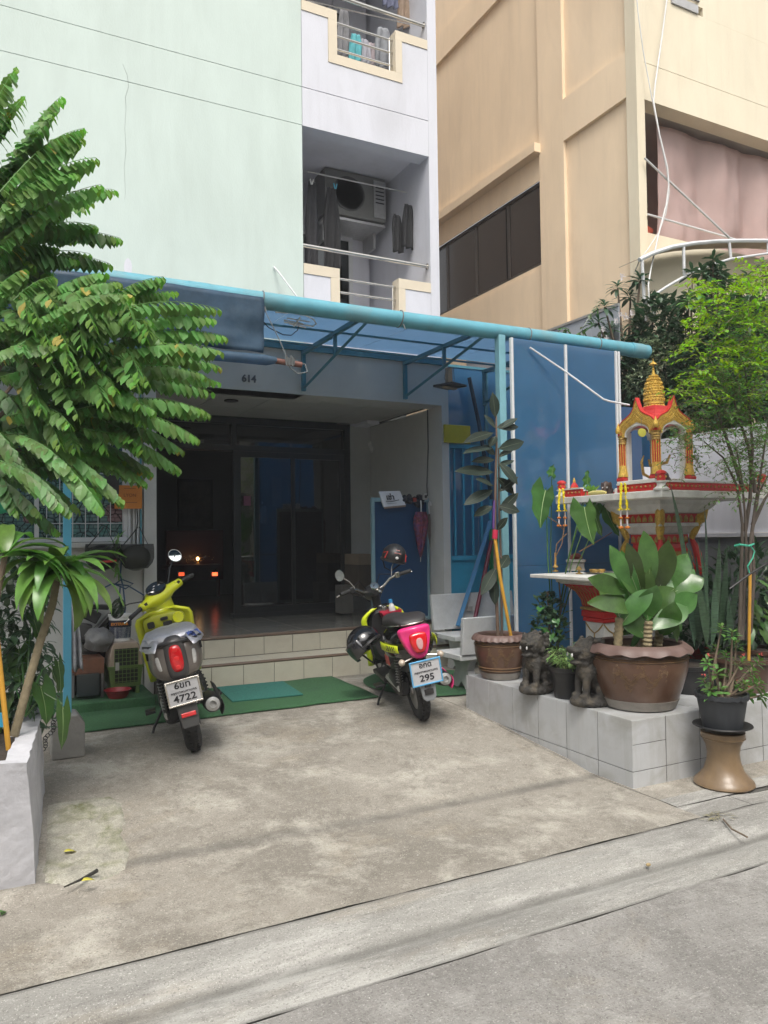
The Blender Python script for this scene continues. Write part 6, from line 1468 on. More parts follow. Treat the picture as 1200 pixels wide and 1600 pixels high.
# ================================================================ PLANTER AND THE TREE AT THE LEFT
pc = atz(57, 1388, 0); TZP = .585
ctop = [atz(42, 1190, TZP), atz(64, 1120, TZP)]
PN = thing('white_planter', 'white flaking masonry planter box at the left edge', 'planter', (pc.x, pc.y, 0))
c0 = V((pc.x, pc.y, 0)); c1 = V((.285, 4.93, 0)); t0 = V((ctop[0].x, ctop[0].y, 0)); t1 = V((ctop[1].x, ctop[1].y, 0))
def wallring(z, a, b, thick=0):
    d = (b-a).normalized(); n = V((-d.y, d.x, 0)) if False else V((d.y, -d.x, 0))
    return [V((-1.6, a.y+.08+thick, z)), V((a.x-thick, a.y+thick, z)), V((b.x-thick, b.y, z)), V((b.x-thick, 5.1, z)), V((-1.6, 5.1, z))]
rs = [wallring(z, c0.lerp(t0, z/TZP), c1.lerp(t1, z/TZP)) for z in (-.05, .0, .07, .15, .23, .31, .40, .48, .55, TZP-.01, TZP)]
rs += [wallring(TZP, t0, t1, .012), wallring(TZP, t0, t1, .085), wallring(TZP-.05, t0, t1, .09), wallring(TZP-.06, t0, t1, .3)]
def densify(ring, n=34):
    out = []
    for i in range(len(ring)):
        a, b = ring[i], ring[(i+1) % len(ring)]; k = n if i in (0, 1) else 3
        for j in range(k): out.append(a.lerp(b, j/k))
    return out
rs = [[p+V((.009*noise.noise(p*9), .012*noise.noise(p*8+V((7, 0, 0))), 0 if p.z < .5 else .008*noise.noise(p*14))) for p in densify(r)] for r in rs]
MB().rings(rs[:-1]+[rs[-1]], cap=True).build('masonry', M_planter, PN, smooth=True)
mb = MB(); mb.add(*sheet(-1.5, .12, 3.92, 5.0, .06, lambda x, y: TZP-.05+.03*noise.noise(V((x*6, y*6, 0))))); mb.build('soil', M_soil, PN, smooth=True, kind='stuff')

def frond(parent, base, tip, arch=.12, n=20, L=.058, W=.030, m=None, young=2, name='frond'):
    base = V(base); tip = V(tip); d = tip-base; ln = d.length; upv = V((0, 0, 1))
    mb = MB(); side = d.cross(upv).normalized(); pts = []
    for i in range(n+1):
        t = i/n; p = base.lerp(tip, t)+upv*(arch*ln*math.sin(t*math.pi*.85)) - upv*(arch*ln*math.sin(.85*math.pi)*t); pts.append(p)
    mb.cm = 0; mb.tube(pts, [lerp(.0035, .0012, i/n) for i in range(n+1)], 4)
    roll = rnd.uniform(-.5, .5)
    for i in range(1, n+1):
        t = i/n; tg = (pts[i]-pts[i-1]).normalized(); sz = (.62+.55*math.sin(min(1, t*1.25)*math.pi*.62)) * (1 if t < .82 else lerp(1, .50, (t-.82)/.18))
        for sg in (-1, 1):
            if rnd.random() < .035: continue
            lat = side*sg*.62 - upv*(.72+.2*sg*roll) + tg*.34
            lat = Matrix.Rotation(roll*.5, 3, tg) @ lat
            lat += V((rnd.gauss(0, .12), rnd.gauss(0, .12), rnd.gauss(0, .10)))
            mb.cm = 2 if rnd.random() < .012 else (1 if (t > 1-young/n) else 0)
            mb.blade(pts[i]-tg*(.5*ln/n if sg > 0 else 0), lat, L*sz, W*sz, .35, .16, 3, upv=(upv*.8+tg*.3+side*sg*.4), wpos=.42, stem=.002)
    mm = m or M_mayom
    return mb.build(name, [mm, M_mayomy, M_holey], parent)
# the star gooseberry tree
TR = thing('star_gooseberry_tree', 'star gooseberry tree with long feathery fronds growing from the planter', 'tree', (-.25, 4.35, .5))
TB = V((-.25, 4.35, .5))
MB().tube([TB, TB+V((.02, .02, .6)), TB+V((-.05, .0, 1.3)), TB+V((.0, .05, 2.0)), TB+V((-.02, .0, 2.8))], [.06, .05, .045, .035, .02], 10).build('trunk', M_bark, TR, smooth=True)
A_ = at(-70, 330, 4.35); B_ = at(-10, 590, 4.30)
def pxf(bx, by, tx, ty, dy0=0, dy1=0, **k):
    b = at(bx, by, 4.4+dy0); t = at(tx, ty, 4.4+dy1); return frond(TR, b, t, **k)
upper = [(-55, 300, 26, 104), (-50, 330, 40, 150), (-30, 250, 12, 130), (-20, 330, 96, 150), (-20, 350, 84, 175), (0, 300, 132, 200), (-30, 370, 128, 215), (10, 320, 150, 246), (-20, 330, 60, 205), (-10, 395, 158, 288), (0, 350, 178, 296), (20, 370, 150, 352), (-30, 360, 120, 270), (-20, 400, 110, 330), (0, 380, 188, 372), (-10, 415, 172, 412), (-30, 420, 120, 405), (-40, 300, 50, 250), (-60, 380, 60, 330), (-60, 250, 10, 180), (-50, 420, 90, 385), (-60, 340, 90, 290)]
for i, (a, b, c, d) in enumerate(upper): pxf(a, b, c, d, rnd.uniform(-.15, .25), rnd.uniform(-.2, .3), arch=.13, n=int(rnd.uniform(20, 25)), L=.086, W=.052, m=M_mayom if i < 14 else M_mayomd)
lower = [(60, 540, 250, 440), (110, 520, 276, 455), (130, 500, 255, 432), (20, 500, 165, 425), (90, 520, 342, 482), (120, 540, 338, 498), (40, 560, 236, 500), (150, 545, 352, 525), (170, 560, 344, 548), (130, 570, 342, 572), (60, 580, 226, 545), (150, 600, 340, 596), (140, 590, 318, 585), (110, 615, 332, 612), (90, 560, 180, 480), (160, 640, 325, 645), (80, 600, 220, 590), (120, 640, 318, 640), (100, 610, 240, 640), (150, 640, 308, 684), (120, 650, 284, 702), (130, 670, 280, 732), (110, 640, 248, 720), (100, 680, 236, 738), (60, 660, 195, 720), (70, 690, 190, 782), (60, 700, 160, 797), (90, 700, 226, 752), (30, 680, 120, 745), (10, 520, 110, 455), (20, 560, 130, 520), (0, 590, 120, 580), (20, 620, 150, 615), (10, 650, 140, 660), (0, 680, 110, 700), (0, 720, 95, 790), (20, 720, 110, 800), (-30, 740, 60, 800), (-20, 760, 90, 830), (0, 470, 60, 430), (-30, 480, 40, 420), (-30, 520, 50, 500), (20, 470, 85, 432), (-20, 600, 30, 640), (40, 630, 70, 690), (-40, 640, 45, 745), (-30, 700, 25, 800), (30, 540, 200, 470), (80, 480, 185, 440), (-20, 560, 90, 540), (60, 500, 205, 460)]
for i, (a, b, c, d) in enumerate(lower):
    near = rnd.uniform(-.35, .25)
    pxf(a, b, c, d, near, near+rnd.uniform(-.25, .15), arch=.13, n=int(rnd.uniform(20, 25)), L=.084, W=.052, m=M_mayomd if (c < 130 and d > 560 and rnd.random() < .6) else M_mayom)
for i in range(46):      # fronds that come toward the street
    a = rnd.uniform(10, 215); b = rnd.uniform(455, 690)
    if a > 150 and b > 640: continue
    pxf(a, b, a+rnd.uniform(10, 75), b+rnd.uniform(5, 75), .15, rnd.uniform(-.55, -.25), arch=.16, n=int(rnd.uniform(15, 21)), L=.080, W=.050, m=M_mayom)
for i in range(95):      # inner fronds, behind
    a = rnd.uniform(-90, 110); b = rnd.uniform(440, 760) if i % 4 else rnd.uniform(300, 440); an = rnd.uniform(-.5, .9); l = rnd.uniform(80, 150)
    if b < 440: a = min(a, -5)
    if b > 650: a = min(a, 80)
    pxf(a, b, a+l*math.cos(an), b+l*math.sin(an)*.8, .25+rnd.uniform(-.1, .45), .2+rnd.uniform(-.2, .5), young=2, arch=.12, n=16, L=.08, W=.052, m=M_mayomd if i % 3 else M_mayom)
mb = MB()
for (a, b, c, d) in upper[::6]+lower[::7]: mb.tube([TB+V((0, 0, 1.4 if b > 430 else 2.2)), at(a-50, b+20, 4.8), at(a-10, b, 4.7)], [.016, .008, .004], 6)
mb.build('branches', M_bark, TR, smooth=True)
# yellow stake in the planter, blue tag
tag(MB().tube([at(-6, 985, 4.15), V((at(14, 1183, 4.15).x, 4.15, TZP-.05))], .013, 10).build('support_stake', M_wood, None, smooth=True), 'orange yellow stake standing in the white planter at the left edge', 'stake')
p = at(0, 1125, 4.3); o = MB().cbox(p, (.03, .01, .07)).build('blue_tag', M_gate, None); tag(o, 'small bright blue tag at the left edge above the planter soil', 'tag')
# dracaena
def strap(parent, base, d, L, W, droop, m, n=8, name='leaf', **k):
    mb = MB(); mb.blade(base, d, L, W, droop, .22, n, wpos=.35, wave=.15, **k); return mb.build(name, m, parent, smooth=True, autosm=False)
DR = thing('corn_plant', 'corn plant with a ringed leaning stem and drooping glossy leaves in the planter', 'plant', at(30, 1150, 4.25))
st = [at(22, 1150, 4.25), at(42, 1075, 4.25), at(62, 1005, 4.27), at(82, 945, 4.3), at(90, 900, 4.3)]
stem = []
for i in range(60):
    t = i/59*3.999; k = int(t); p = st[k].lerp(st[k+1], t-k); stem.append(p)
MB().tube(stem, [.021+.0018*(i % 2)-.004*i/60 for i in range(60)], 12).build('stem', mat('ringed_stem', (.20, .165, .10), .8, .2, 30, .5, 60), DR, smooth=True)
hc_ = at(92, 890, 4.3)
tips = [(158, 838, .50), (178, 930, .75), (172, 950, .7), (146, 930, .7), (138, 960, .8), (106, 972, .85), (118, 905, .5), (60, 972, .85), (52, 960, .8), (35, 980, .9), (28, 950, .9), (10, 935, .9), (60, 850, .4), (95, 842, .3), (-5, 850, .6), (-10, 900, .8), (78, 860, .3), (130, 880, .5), (150, 860, .5), (20, 870, .7), (40, 905, .9), (85, 965, .9), (120, 955, .9), (0, 815, .4), (35, 838, .5)]
for i, (u, v, dr) in enumerate(tips):
    yy = 4.3+rnd.uniform(-.28, .12); tip = at(u, v, yy); b = hc_+V((rnd.uniform(-.015, .015), 0, rnd.uniform(-.06, .03))); d = tip-b; L = d.length*1.22+.03
    d0 = d.normalized()+V((0, 0, .75*dr+.3)); strap(DR, b, d0, min(L*1.05, .42), rnd.uniform(.085, .112), .9+dr*1.1, M_drac)
for i in range(22):
    a = rnd.uniform(0, 6.28); strap(DR, hc_+V((rnd.uniform(-.02, .02), 0, rnd.uniform(-.09, .06))), (math.cos(a), math.sin(a)*.7-.15, rnd.uniform(.0, 1.0)), rnd.uniform(.24, .36), rnd.uniform(.075, .105), rnd.uniform(1.1, 2.0), M_drac)
# second crown of the corn plant further left
hc2 = at(8, 868, 4.15)
for i in range(19):
    a = rnd.uniform(-.6, 2.4); strap(DR, hc2, (math.cos(a), math.sin(a)*.6-.4, .4+rnd.random()*.5), .36, .080, 1.6, M_drac)
MB().tube([at(-25, 1160, 4.25), at(-18, 1000, 4.2), hc2], [.02, .018, .014], 8).build('stem', M_bark, DR, smooth=True)
# philodendron / arrow leaves at the planter
def heart(mb, base, d, L, W, droop=.7, fold=.18, n=9, upv=V((0, 0, 1)), lobes=.18, wave=.25, rib=False):
    d, sx, nn = basis(d, upv); p = V(base)-d*(lobes*L); cols = 4; vs = []; ph = rnd.random()*6
    mid = []; dd = d.copy(); q = V(base)-d*(lobes*L); nn0 = nn.copy()
    for i in range(n+1):
        t = i/n; wd = W/2*(math.sin(math.pi*min(1, (t*.93+.07))**.62))**.75 if i < n else .001
        for c in range(-cols, cols+1):
            f = c/cols; notch = 0
            if t < lobes and abs(f) < .30: wd2 = wd
            off = nn*(fold*wd*abs(f)) + nn*(wave*.02*math.sin(ph+t*16+f*2)*abs(f)) - dd*(0)
            vs.append(q+sx*(wd*f)+off+(d*(lobes*L*(1-abs(f))*1.6*(1-t/lobes)) if t < lobes else V((0, 0, 0))))
        R_ = Matrix.Rotation(-droop/n, 3, sx); dd = R_ @ dd; nn = R_ @ nn; q = q+dd*(L*(1+lobes)/n)
    w_ = 2*cols+1; fs = []
    for i in range(n):
        for c in range(w_-1): a = i*w_+c; fs.append((a, a+1, a+w_+1, a+w_))
    mb.add(vs, fs)
    if rib: mb.rib(n, max(.0015, L*.012), stride=w_, mid=cols)
    return mb
PH = thing('arrowleaf_plant', 'arrowhead leaved climbing plant spilling over the corner of the white planter', 'plant', at(45, 1110, 4.35))
pb = at(40, 1120, 4.4)
for (u, v, du, dv, L, W, yy) in ((62, 1068, .30, -.7, .22, .17, 4.35), (98, 1100, .1, -1, .24, .075, 4.3), (90, 1030, .2, -.7, .20, .06, 4.5), (30, 1010, -.1, -.9, .22, .12, 4.6), (18, 1030, -.3, -.5, .22, .14, 4.7), (42, 1090, .2, .2, .10, .06, 4.4), (10, 1085, -.3, -.7, .2, .14, 4.6), (50, 960, .3, -.6, .2, .11, 4.7), (80, 1045, .5, -.8, .14, .07, 4.6)):
    p = at(u, v, yy); mb = MB(); heart(mb, p, (du, -.25, dv), L, W, .5, rib=True); lf = mb.build('leaf', [M_phil, M_rib], PH, smooth=True, autosm=False)
    MB().tube([pb, pb.lerp(p, .5)+V((0, 0, .09)), p], [.005, .004, .003], 6).build('stalk', M_phil, lf, smooth=True)
mb = MB()
for i in range(900):
    u = rnd.uniform(-50, 80); v = rnd.uniform(860, 1140); p = at(u, v, rnd.uniform(4.5, 5.0)); a = rnd.random()*6.28; mb.blade(p, (math.cos(a), math.sin(a)*.5, rnd.uniform(-.7, .5)), rnd.uniform(.06, .12), rnd.uniform(.025, .045), .7, .2, 3)
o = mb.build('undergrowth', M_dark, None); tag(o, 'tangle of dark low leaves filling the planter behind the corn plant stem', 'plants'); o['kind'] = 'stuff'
o = thing('green_net', 'bright green plastic sheet glimpsed behind the tree at the left edge', 'sheet', at(5, 760, 6.4)); MB().add(*cloth(-.9, at(14, 700, 6.4).x, at(0, 800, 6.4).z, at(0, 690, 6.4).z, 6.4, .04, 20, 8, 3)).build('sheet', mat('bright_green_sheet', (.03, .35, .18), .5, trans=.3), o, smooth=True, solid=.003, autosm=False)

# ================================================================ POTTED PLANTS
# rubber plant
RP = thing('rubber_plant', 'tall dark leaved rubber plant tied to a stake in the back corner pot', 'plant', P1+V((0, 0, .3)))
sb = P1+V((-.03, -.02, .29)); sp = [sb, at(774, 900, 5.06), at(773, 830, 5.06), at(774, 760, 5.06), at(776, 690, 5.06), at(775, 640, 5.06)]
MB().tube(sp, [.014, .013, .012, .011, .009, .006], 8).build('stem', mat('brown_stem', (.13, .085, .06), .7, .2, 20), RP, smooth=True)
MB().tube([sb+V((.05, .02, 0)), at(783, 880, 5.1), at(780, 800, 5.1), at(779, 700, 5.08)], [.011, .010, .009, .006], 8).build('stem', mat('brown_stem2', (.12, .08, .06), .7, .2, 20), RP, smooth=True)
RL = [(774, 655, 772, 618, .115), (776, 672, 760, 650, .10), (778, 672, 806, 655, .09), (774, 668, 808, 668, .11), (772, 676, 734, 690, .12), (775, 680, 770, 690, .10), (777, 702, 820, 694, .13), (772, 700, 731, 706, .12), (775, 712, 760, 700, .09), (778, 716, 800, 702, .09), (774, 718, 745, 722, .09), (776, 730, 802, 720, .08), (778, 722, 806, 752, .14), (773, 738, 722, 738, .13), (775, 745, 802, 770, .12), (772, 760, 750, 750, .10), (772, 765, 732, 787, .13), (776, 790, 808, 800, .12), (778, 800, 810, 775, .10), (772, 790, 745, 805, .11), (778, 770, 808, 748, .09), (776, 885, 758, 925, .13), (780, 890, 796, 870, .12), (772, 900, 772, 940, .11), (776, 830, 790, 812, .09)]
for i, (a, b, c, d, W) in enumerate(RL):
    y0 = 5.06; dy = rnd.uniform(-.14, .05); p = at(a, b, y0); q = at(c, d, y0+dy); dd = q-p; mb = MB()
    mb.blade(p, dd.normalized()+V((0, 0, .10)), max(.13, dd.length*1.08), W*.78, .25, .14, 6, wpos=.5, roll=rnd.uniform(-.5, .5), upv=V((-.4, -1, .55)), stem=.012)
    mb.rib(6, .0022); mb.build('leaf', [M_rub, M_ribd], RP, smooth=True, autosm=False)
tag(MB().tube([V((P1.x+.045, P1.y-.10, PT+.29)), at(781, 900, 4.98), at(773, 838, 5.0)], .0135, 10).build('support_stake', M_wood, None, smooth=True), 'orange yellow stake tied with red tape beside the rubber plant', 'stake')
o = MB().tube([at(773, 842, 5.0), at(774, 828, 5.0)], .022, 12).build('red_tape', mat('red_tape', (.45, .02, .06), .4), None, smooth=True); tag(o, 'red tape wound round the top of the yellow stake', 'tape')
tag(MB().tube([at(771, 826, 5.03), at(772, 782, 5.05)], .010, 8).build('purple_cord', mat('purple_cord', (.08, .03, .16), .5), None, smooth=True), 'purple cord binding the rubber plant stem above the red tape', 'cord')
tag(MB().tube([V((at(735, 922, 6.9).x, 6.85, .60)), at(768, 845, 7.05)], .022, 10).build('maroon_pole', mat('maroon_pole', (.16, .02, .04), .4), None, smooth=True), 'maroon wrapped pole leaning by the barred gate', 'pole')
tag(MB().tube([V((at(710, 922, 6.95).x, 6.9, .60)), at(766, 815, 7.1)], .030, 4).build('blue_plank', mat('blue_plank', (.02, .16, .34), .4), None), 'blue plank leaning by the barred gate behind the maroon pole', 'plank')
tag(MB().tube([at(733, 590, 7.15), at(748, 660, 7.15), at(768, 780, 7.15)], .022, 8).build('reflection_streak', mat('reflection_navy', (.012, .04, .07), .5), None, smooth=True), 'dark slanting pipe across the blue screen above the barred gate', 'pipe')  # dark tube added to imitate a slanting reflection in the blue screen

# big leaved philodendron behind the small table
PP = thing('philodendron', 'philodendron with huge drooping leaves behind the offering table', 'plant', (4.0, 4.9, .6))
pb = V((4.12, 5.02, .65))
for (u, v, d, L, W, yy) in ((853, 762, (-.42, 0, -1), .36, .24, 4.9), (912, 788, (-.02, -.1, -1), .33, .25, 4.55), (925, 785, (.25, .1, -1), .30, .12, 4.9), (944, 788, (.38, 0, -1), .30, .13, 5.0), (862, 745, (.25, .3, .6), .12, .10, 5.0), (918, 758, (.1, .3, 1), .13, .09, 5.0)):
    p = at(u, v, yy); mb = MB(); heart(mb, p, d, L, W, .35, upv=V((0, 1, .2)), rib=True, wave=.6); lf = mb.build('leaf', [M_phil, M_rib], PP, smooth=True, autosm=False)
    MB().tube([pb, pb.lerp(p, .5)+V((-.02, 0, .06)), p], [.006, .005, .004], 6).build('stalk', M_anth, lf, smooth=True)
    d_, sx_, _ = basis(d, V((0, 1, .2))); 
mb = MB()
for pts in (((845, 800), (872, 818), (882, 830)), ((882, 800), (882, 820), (878, 850), (868, 870)), ((956, 832), (935, 845), (905, 862)), ((886, 833), (870, 850), (866, 880))):
    mb.tube([at(u, v, 4.95) for u, v in pts], .004, 5)
mb.build('aerial_root', M_terral, PP, smooth=True)
def bush(parent, centres, n, L, W, m, name='foliage', up_bias=.3, stuff=True, droop=.5, nseg=2, wpos=.45, cl=1, spread=.5):
    mb = MB(); tot = sum(c[3] for c in centres) if len(centres[0]) > 3 else None
    for c in centres:
        cc_, rx = V(c[0]), c[1]
        k = c[2]
        for i in range(int(n*k)):
            while 1:
                q = V((rnd.uniform(-1, 1), rnd.uniform(-1, 1), rnd.uniform(-1, 1)))
                if .1 < q.length < 1: break
            q = q.normalized()*(q.length**.45)
            p = cc_+V((q.x*rx[0], q.y*rx[1], q.z*rx[2]))
            for j in range(cl):
                d = q.normalized()*spread+V((rnd.gauss(0, .55), rnd.gauss(0, .55), rnd.gauss(up_bias, .45)))
                s = rnd.uniform(.7, 1.2); mb.blade(p, d, L*s, W*s, droop*rnd.uniform(.5, 1.4), .2, nseg, wpos=wpos)
    return mb.build(name, m, parent, kind='stuff' if stuff else None)
def whorls(parent, tips_, nl, L, W, m, droop=.7, nseg=3, name='foliage', elev=(.1, .9)):
    mb = MB()
    for p, ax in tips_:
        ax = V(ax).normalized(); _, sx, sy = basis(ax); 
        for i in range(nl):
            a = i*2.4+rnd.random()*.4; e = lerp(elev[0], elev[1], i/nl); d = (sx*math.cos(a)+sy*math.sin(a))*math.cos(e)+ax*math.sin(e); s = rnd.uniform(.75, 1.1)*(1-.35*i/nl)
            mb.blade(p-ax*(.05*(1-i/nl)), d, L*s, W*s, droop, .2, nseg, wpos=.55, upv=ax)
    return mb.build(name, m, parent)
IV = thing('leafy_vine', 'dark leafy vine plant between the first lion and the offering table', 'plant', (3.92, 4.86, .6))
bush(IV, [((3.90, 4.80, .80), (.13, .13, .17), 1), ((3.93, 4.84, .98), (.10, .1, .10), .6), ((3.80, 4.80, .72), (.10, .1, .08), .4)], 190, .065, .045, M_dark, 'foliage')
mb = MB()
for i in range(14): p = V((3.90+rnd.uniform(-.16, .12), 4.78+rnd.uniform(-.1, .05), rnd.uniform(.72, 1.0))); heart(mb, p, (rnd.uniform(-.8, .3), -.4, rnd.uniform(-.4, .3)), .075, .06, .4)
mb.build('bright_leaves', M_phil, IV, smooth=True, autosm=False)
MB().tube([(3.93, 4.84, .62), (3.95, 4.86, .9), (3.92, 4.84, 1.1)], .010, 6).tube([(3.98, 4.80, .62), (4.02, 4.8, 1.0), (4.0, 4.8, 1.22)], .006, 6).build('stems', M_bark, IV, smooth=True)
# striped grass in the black pot
SG = thing('striped_grass', 'tuft of pale striped bamboo grass in the black pot between the lions', 'plant', PB+V((0, 0, .2)))
mb = MB()
for i in range(46):
    a = rnd.random()*6.28; r = rnd.random()*.06; b = PB+V((r*math.cos(a), r*math.sin(a), .20)); t = b+V((math.cos(a)*rnd.uniform(.02, .10), math.sin(a)*rnd.uniform(.02, .10), rnd.uniform(.06, .17)))
    mb.tube([b, t], .0012, 3)
    for k in range(9):
        p = b.lerp(t, rnd.uniform(.35, 1)); a2 = a+rnd.uniform(-1.6, 1.6); mb.blade(p, (math.cos(a2), math.sin(a2), rnd.uniform(-.1, .9)), rnd.uniform(.045, .075), .009, .8, .15, 3)
mb.build('blades', M_bamb, SG, kind='stuff')
# small sprouts in the first pot
o = thing('weed_sprout', 'small green weed sprouting at the rim of the back corner pot', 'plant', P1+V((.12, -.1, .3))); mb = MB()
for i in range(14): a = rnd.random()*6.3; mb.blade(P1+V((.12, -.12, .32)), (math.cos(a), math.sin(a), .9), .07, .018, .8, .2, 3)
mb.build('leaves', M_anth, o)
# broad leaved plant in the dragon pot
AN = thing('birdnest_anthurium', 'broad leaved green plant on ringed stems in the dragon pot', 'plant', P2+V((0, 0, .36)))
M_rs = mat('scarred_stem', (.26, .21, .12), .8, .35, 30, .6, 50)
stems = [((-.03, -.10), (-.03, -.12), .20), ((.05, .05), (.06, .05), .26), ((.15, -.02), (.17, -.04), .20), ((-.16, .03), (-.16, 0), .22), ((.02, -.0), (.01, 0), .3)]
heads = []
for (a, b), (c, d), h in stems:
    p0 = P2+V((a, b, .35)); p1 = P2+V((c, d, .37+h)); pts = [p0.lerp(p1, i/16) for i in range(17)]
    MB().tube(pts, [.026+.006*(i % 2) for i in range(17)], 10).build('stem', M_rs, AN, smooth=True); heads.append(p1)
def broad(p, d, L, W, droop, roll=0):
    mb = MB(); dd = V(d); mb.blade(p, dd, L, W, droop, .16, 9, wpos=.66, wave=.18, roll=roll, upv=V((-.45+rnd.uniform(-.5, .5), -.9, .25+rnd.uniform(-.2, .5))))
    mb.rib(9, .004); return mb.build('leaf', [M_anth, M_rib], AN, smooth=True, sub=1, autosm=False)
BL = [(963, 862, 985, 935, .13), (974, 870, 1000, 935, .08), (985, 860, 1005, 935, .12), (1012, 838, 1018, 920, .15), (1052, 850, 1028, 930, .17), (1082, 868, 1040, 925, .16), (1100, 905, 1045, 930, .17), (1000, 890, 1008, 950, .11), (1018, 895, 1008, 960, .09), (945, 962, 1000, 955, .14), (1050, 905, 1022, 945, .13), (1060, 930, 1020, 958, .08), (985, 915, 1008, 962, .09), (930, 915, 985, 925, .13), (1000, 1018, 1008, 955, .055), (1055, 965, 1040, 935, .07), (1062, 1000, 1040, 940, .07), (1030, 870, 1026, 925, .14), (1090, 890, 1042, 935, .12), (975, 900, 1003, 948, .10), (1070, 990, 1045, 950, .06)]
for i, (u, v, bu, bv, W) in enumerate(BL):
    yy = 3.72+rnd.uniform(-.02, .12); b = at(bu, bv, 3.78); t = at(u, v, yy-.08); d = t-b; up_ = .10 if v < 940 else .3
    broad(b, d.normalized()+V((0, 0, up_)), d.length*1.04, W*.92, .28 if v < 940 else .6, rnd.uniform(-.4, .4))
for i in range(16):
    a = rnd.random()*6.28; broad(heads[i % 5]-V((0, 0, .06*(i % 3))), (math.cos(a)*.8, math.sin(a)*.7, .9 if i % 2 else .5), rnd.uniform(.28, .36), .15, .5, rnd.uniform(-.5, .5))
mb = MB()
for i in range(26): a = rnd.random()*6.3; r = rnd.random()*.22; b = P2+V((r*math.cos(a), r*math.sin(a), .36)); mb.tube([b, b+V((rnd.uniform(-.08, .08), rnd.uniform(-.08, .08), rnd.uniform(.0, .03))), b+V((rnd.uniform(-.13, .13), rnd.uniform(-.13, .13), 0))], .0018, 4)
mb.build('dry_stalks', mat('dry_straw', (.34, .27, .16), .8, .2, 20), AN, kind='stuff')
# thorny plant (crown of thorns) on the stand
EU = thing('crown_of_thorns', 'thorny shrub with leaf rosettes and tiny red flowers in the black pot on the stand', 'plant', PSP+V((0, 0, .2)))
mb = MB(); tips_ = []
targets = [(1128, 978), (1144, 985), (1105, 1030), (1120, 1045), (1140, 1050), (1160, 1030), (1178, 1045), (1190, 1065), (1098, 1060), (1165, 1065), (1135, 1020), (1188, 1030), (1108, 1075), (1150, 1000), (1172, 1080), (1125, 1075), (1195, 1085), (1150, 1070), (1180, 1062), (1118, 1010)]
for i, (u, v) in enumerate(targets):
    t = at(u, v, 3.31+rnd.uniform(-.12, .12)); b = PSP+V((rnd.uniform(-.05, .05), rnd.uniform(-.05, .05), .19)); m_ = b.lerp(t, .5)+V((rnd.uniform(-.02, .02), 0, -.02)); mb.tube([b, m_, t], [.009, .007, .005], 6); tips_.append((t, (t-m_).normalized()+V((0, 0, .5))))
    for k in range(10):
        p = m_.lerp(t, rnd.random()); a = rnd.random()*6.3; mb.tube([p, p+V((math.cos(a), math.sin(a), rnd.uniform(-.3, .3)))*.014], [.0016, .0004], 3)
mb.build('stems', M_bark, EU, smooth=True)
for p, ax in tips_: whorls(EU, [(p, ax)], 13, .075, .026, M_euph, .5, name='leaf_rosette')
mb = MB()
for p, ax in tips_[2::3]:
    for k in range(4): mb.ell(p+V((rnd.uniform(-.015, .015), rnd.uniform(-.02, .0), rnd.uniform(.015, .04))), (.005, .005, .004), 6, 4)
mb.build('red_flowers', mat('small_red_flower', (.55, .08, .07), .5), EU, smooth=True)
# snake plants
SN = thing('snake_plant', 'clump of tall banded snake plants behind the dragon pot', 'plant', (4.48, 3.98, .6))
def sword(u0, v0, u1, v1, y, W):
    b = at(u0, v0, y); t = at(u1, v1, y+rnd.uniform(-.05, .05)); d = t-b; mb = MB(); mb.blade(b, d, d.length, W, .10, .35, 10, upv=V((0, -1, 0)), wpos=.35, wave=.1, roll=rnd.uniform(-.4, .4)); mb.build('leaf', M_snake, SN, smooth=True, autosm=False)
for a in ((1078, 960, 1057, 748, 3.95, .075), (1098, 1000, 1112, 792, 3.95, .06), (1108, 1000, 1098, 835, 3.9, .06), (1112, 1000, 1130, 838, 3.95, .06), (1090, 1000, 1080, 850, 4.0, .07), (1122, 1000, 1142, 850, 4.0, .065), (1085, 1010, 1068, 880, 3.95, .07), (1118, 1010, 1150, 880, 4.05, .07), (1100, 1010, 1105, 860, 4.05, .07), (1130, 1010, 1160, 890, 3.95, .06), (1095, 1010, 1075, 905, 4.0, .07), (1112, 1010, 1120, 900, 3.9, .07), (1140, 1010, 1140, 930, 3.9, .06), (1105, 1010, 1090, 890, 3.88, .07), (1125, 1010, 1132, 905, 4.02, .07), (1088, 1010, 1094, 868, 4.1, .07)): sword(*a)
# bonsai-like tree at right
BT = thing('willowy_tree', 'slender twiggy tree with fine bright leaves before the spirit house at right', 'tree', (4.86, 3.82, .6))
tb = V((4.80, 3.80, .62)); y_ = 3.80
limbs = [[(1160, 1000), (1163, 930), (1166, 860), (1164, 800), (1158, 740), (1150, 700)], [(1168, 1000), (1172, 920), (1172, 850), (1180, 790), (1190, 730), (1200, 660), (1210, 600)], [(1172, 990), (1178, 900), (1176, 830), (1186, 770), (1215, 715)], [(1164, 830), (1172, 780), (1176, 700), (1170, 620), (1160, 550)], [(1176, 820), (1195, 780), (1225, 740)], [(1156, 1000), (1158, 900), (1160, 820), (1152, 760), (1130, 715), (1100, 690)], [(1160, 760), (1140, 700), (1120, 640), (1105, 600)], [(1180, 770), (1170, 700), (1150, 640), (1140, 580)]]
mb = MB()
for L_i in limbs:
    n = len(L_i); mb.tube([at(u, v, y_+.03*math.sin(i+u)) for i, (u, v) in enumerate(L_i)], [lerp(.016, .004, i/(n-1)) for i in range(n)], 8)
mb.build('trunk', mat('grey_bark', (.095, .075, .06), .9, .25, 14, .7, 40, stretch=(1, 1, .3)), BT, smooth=True)
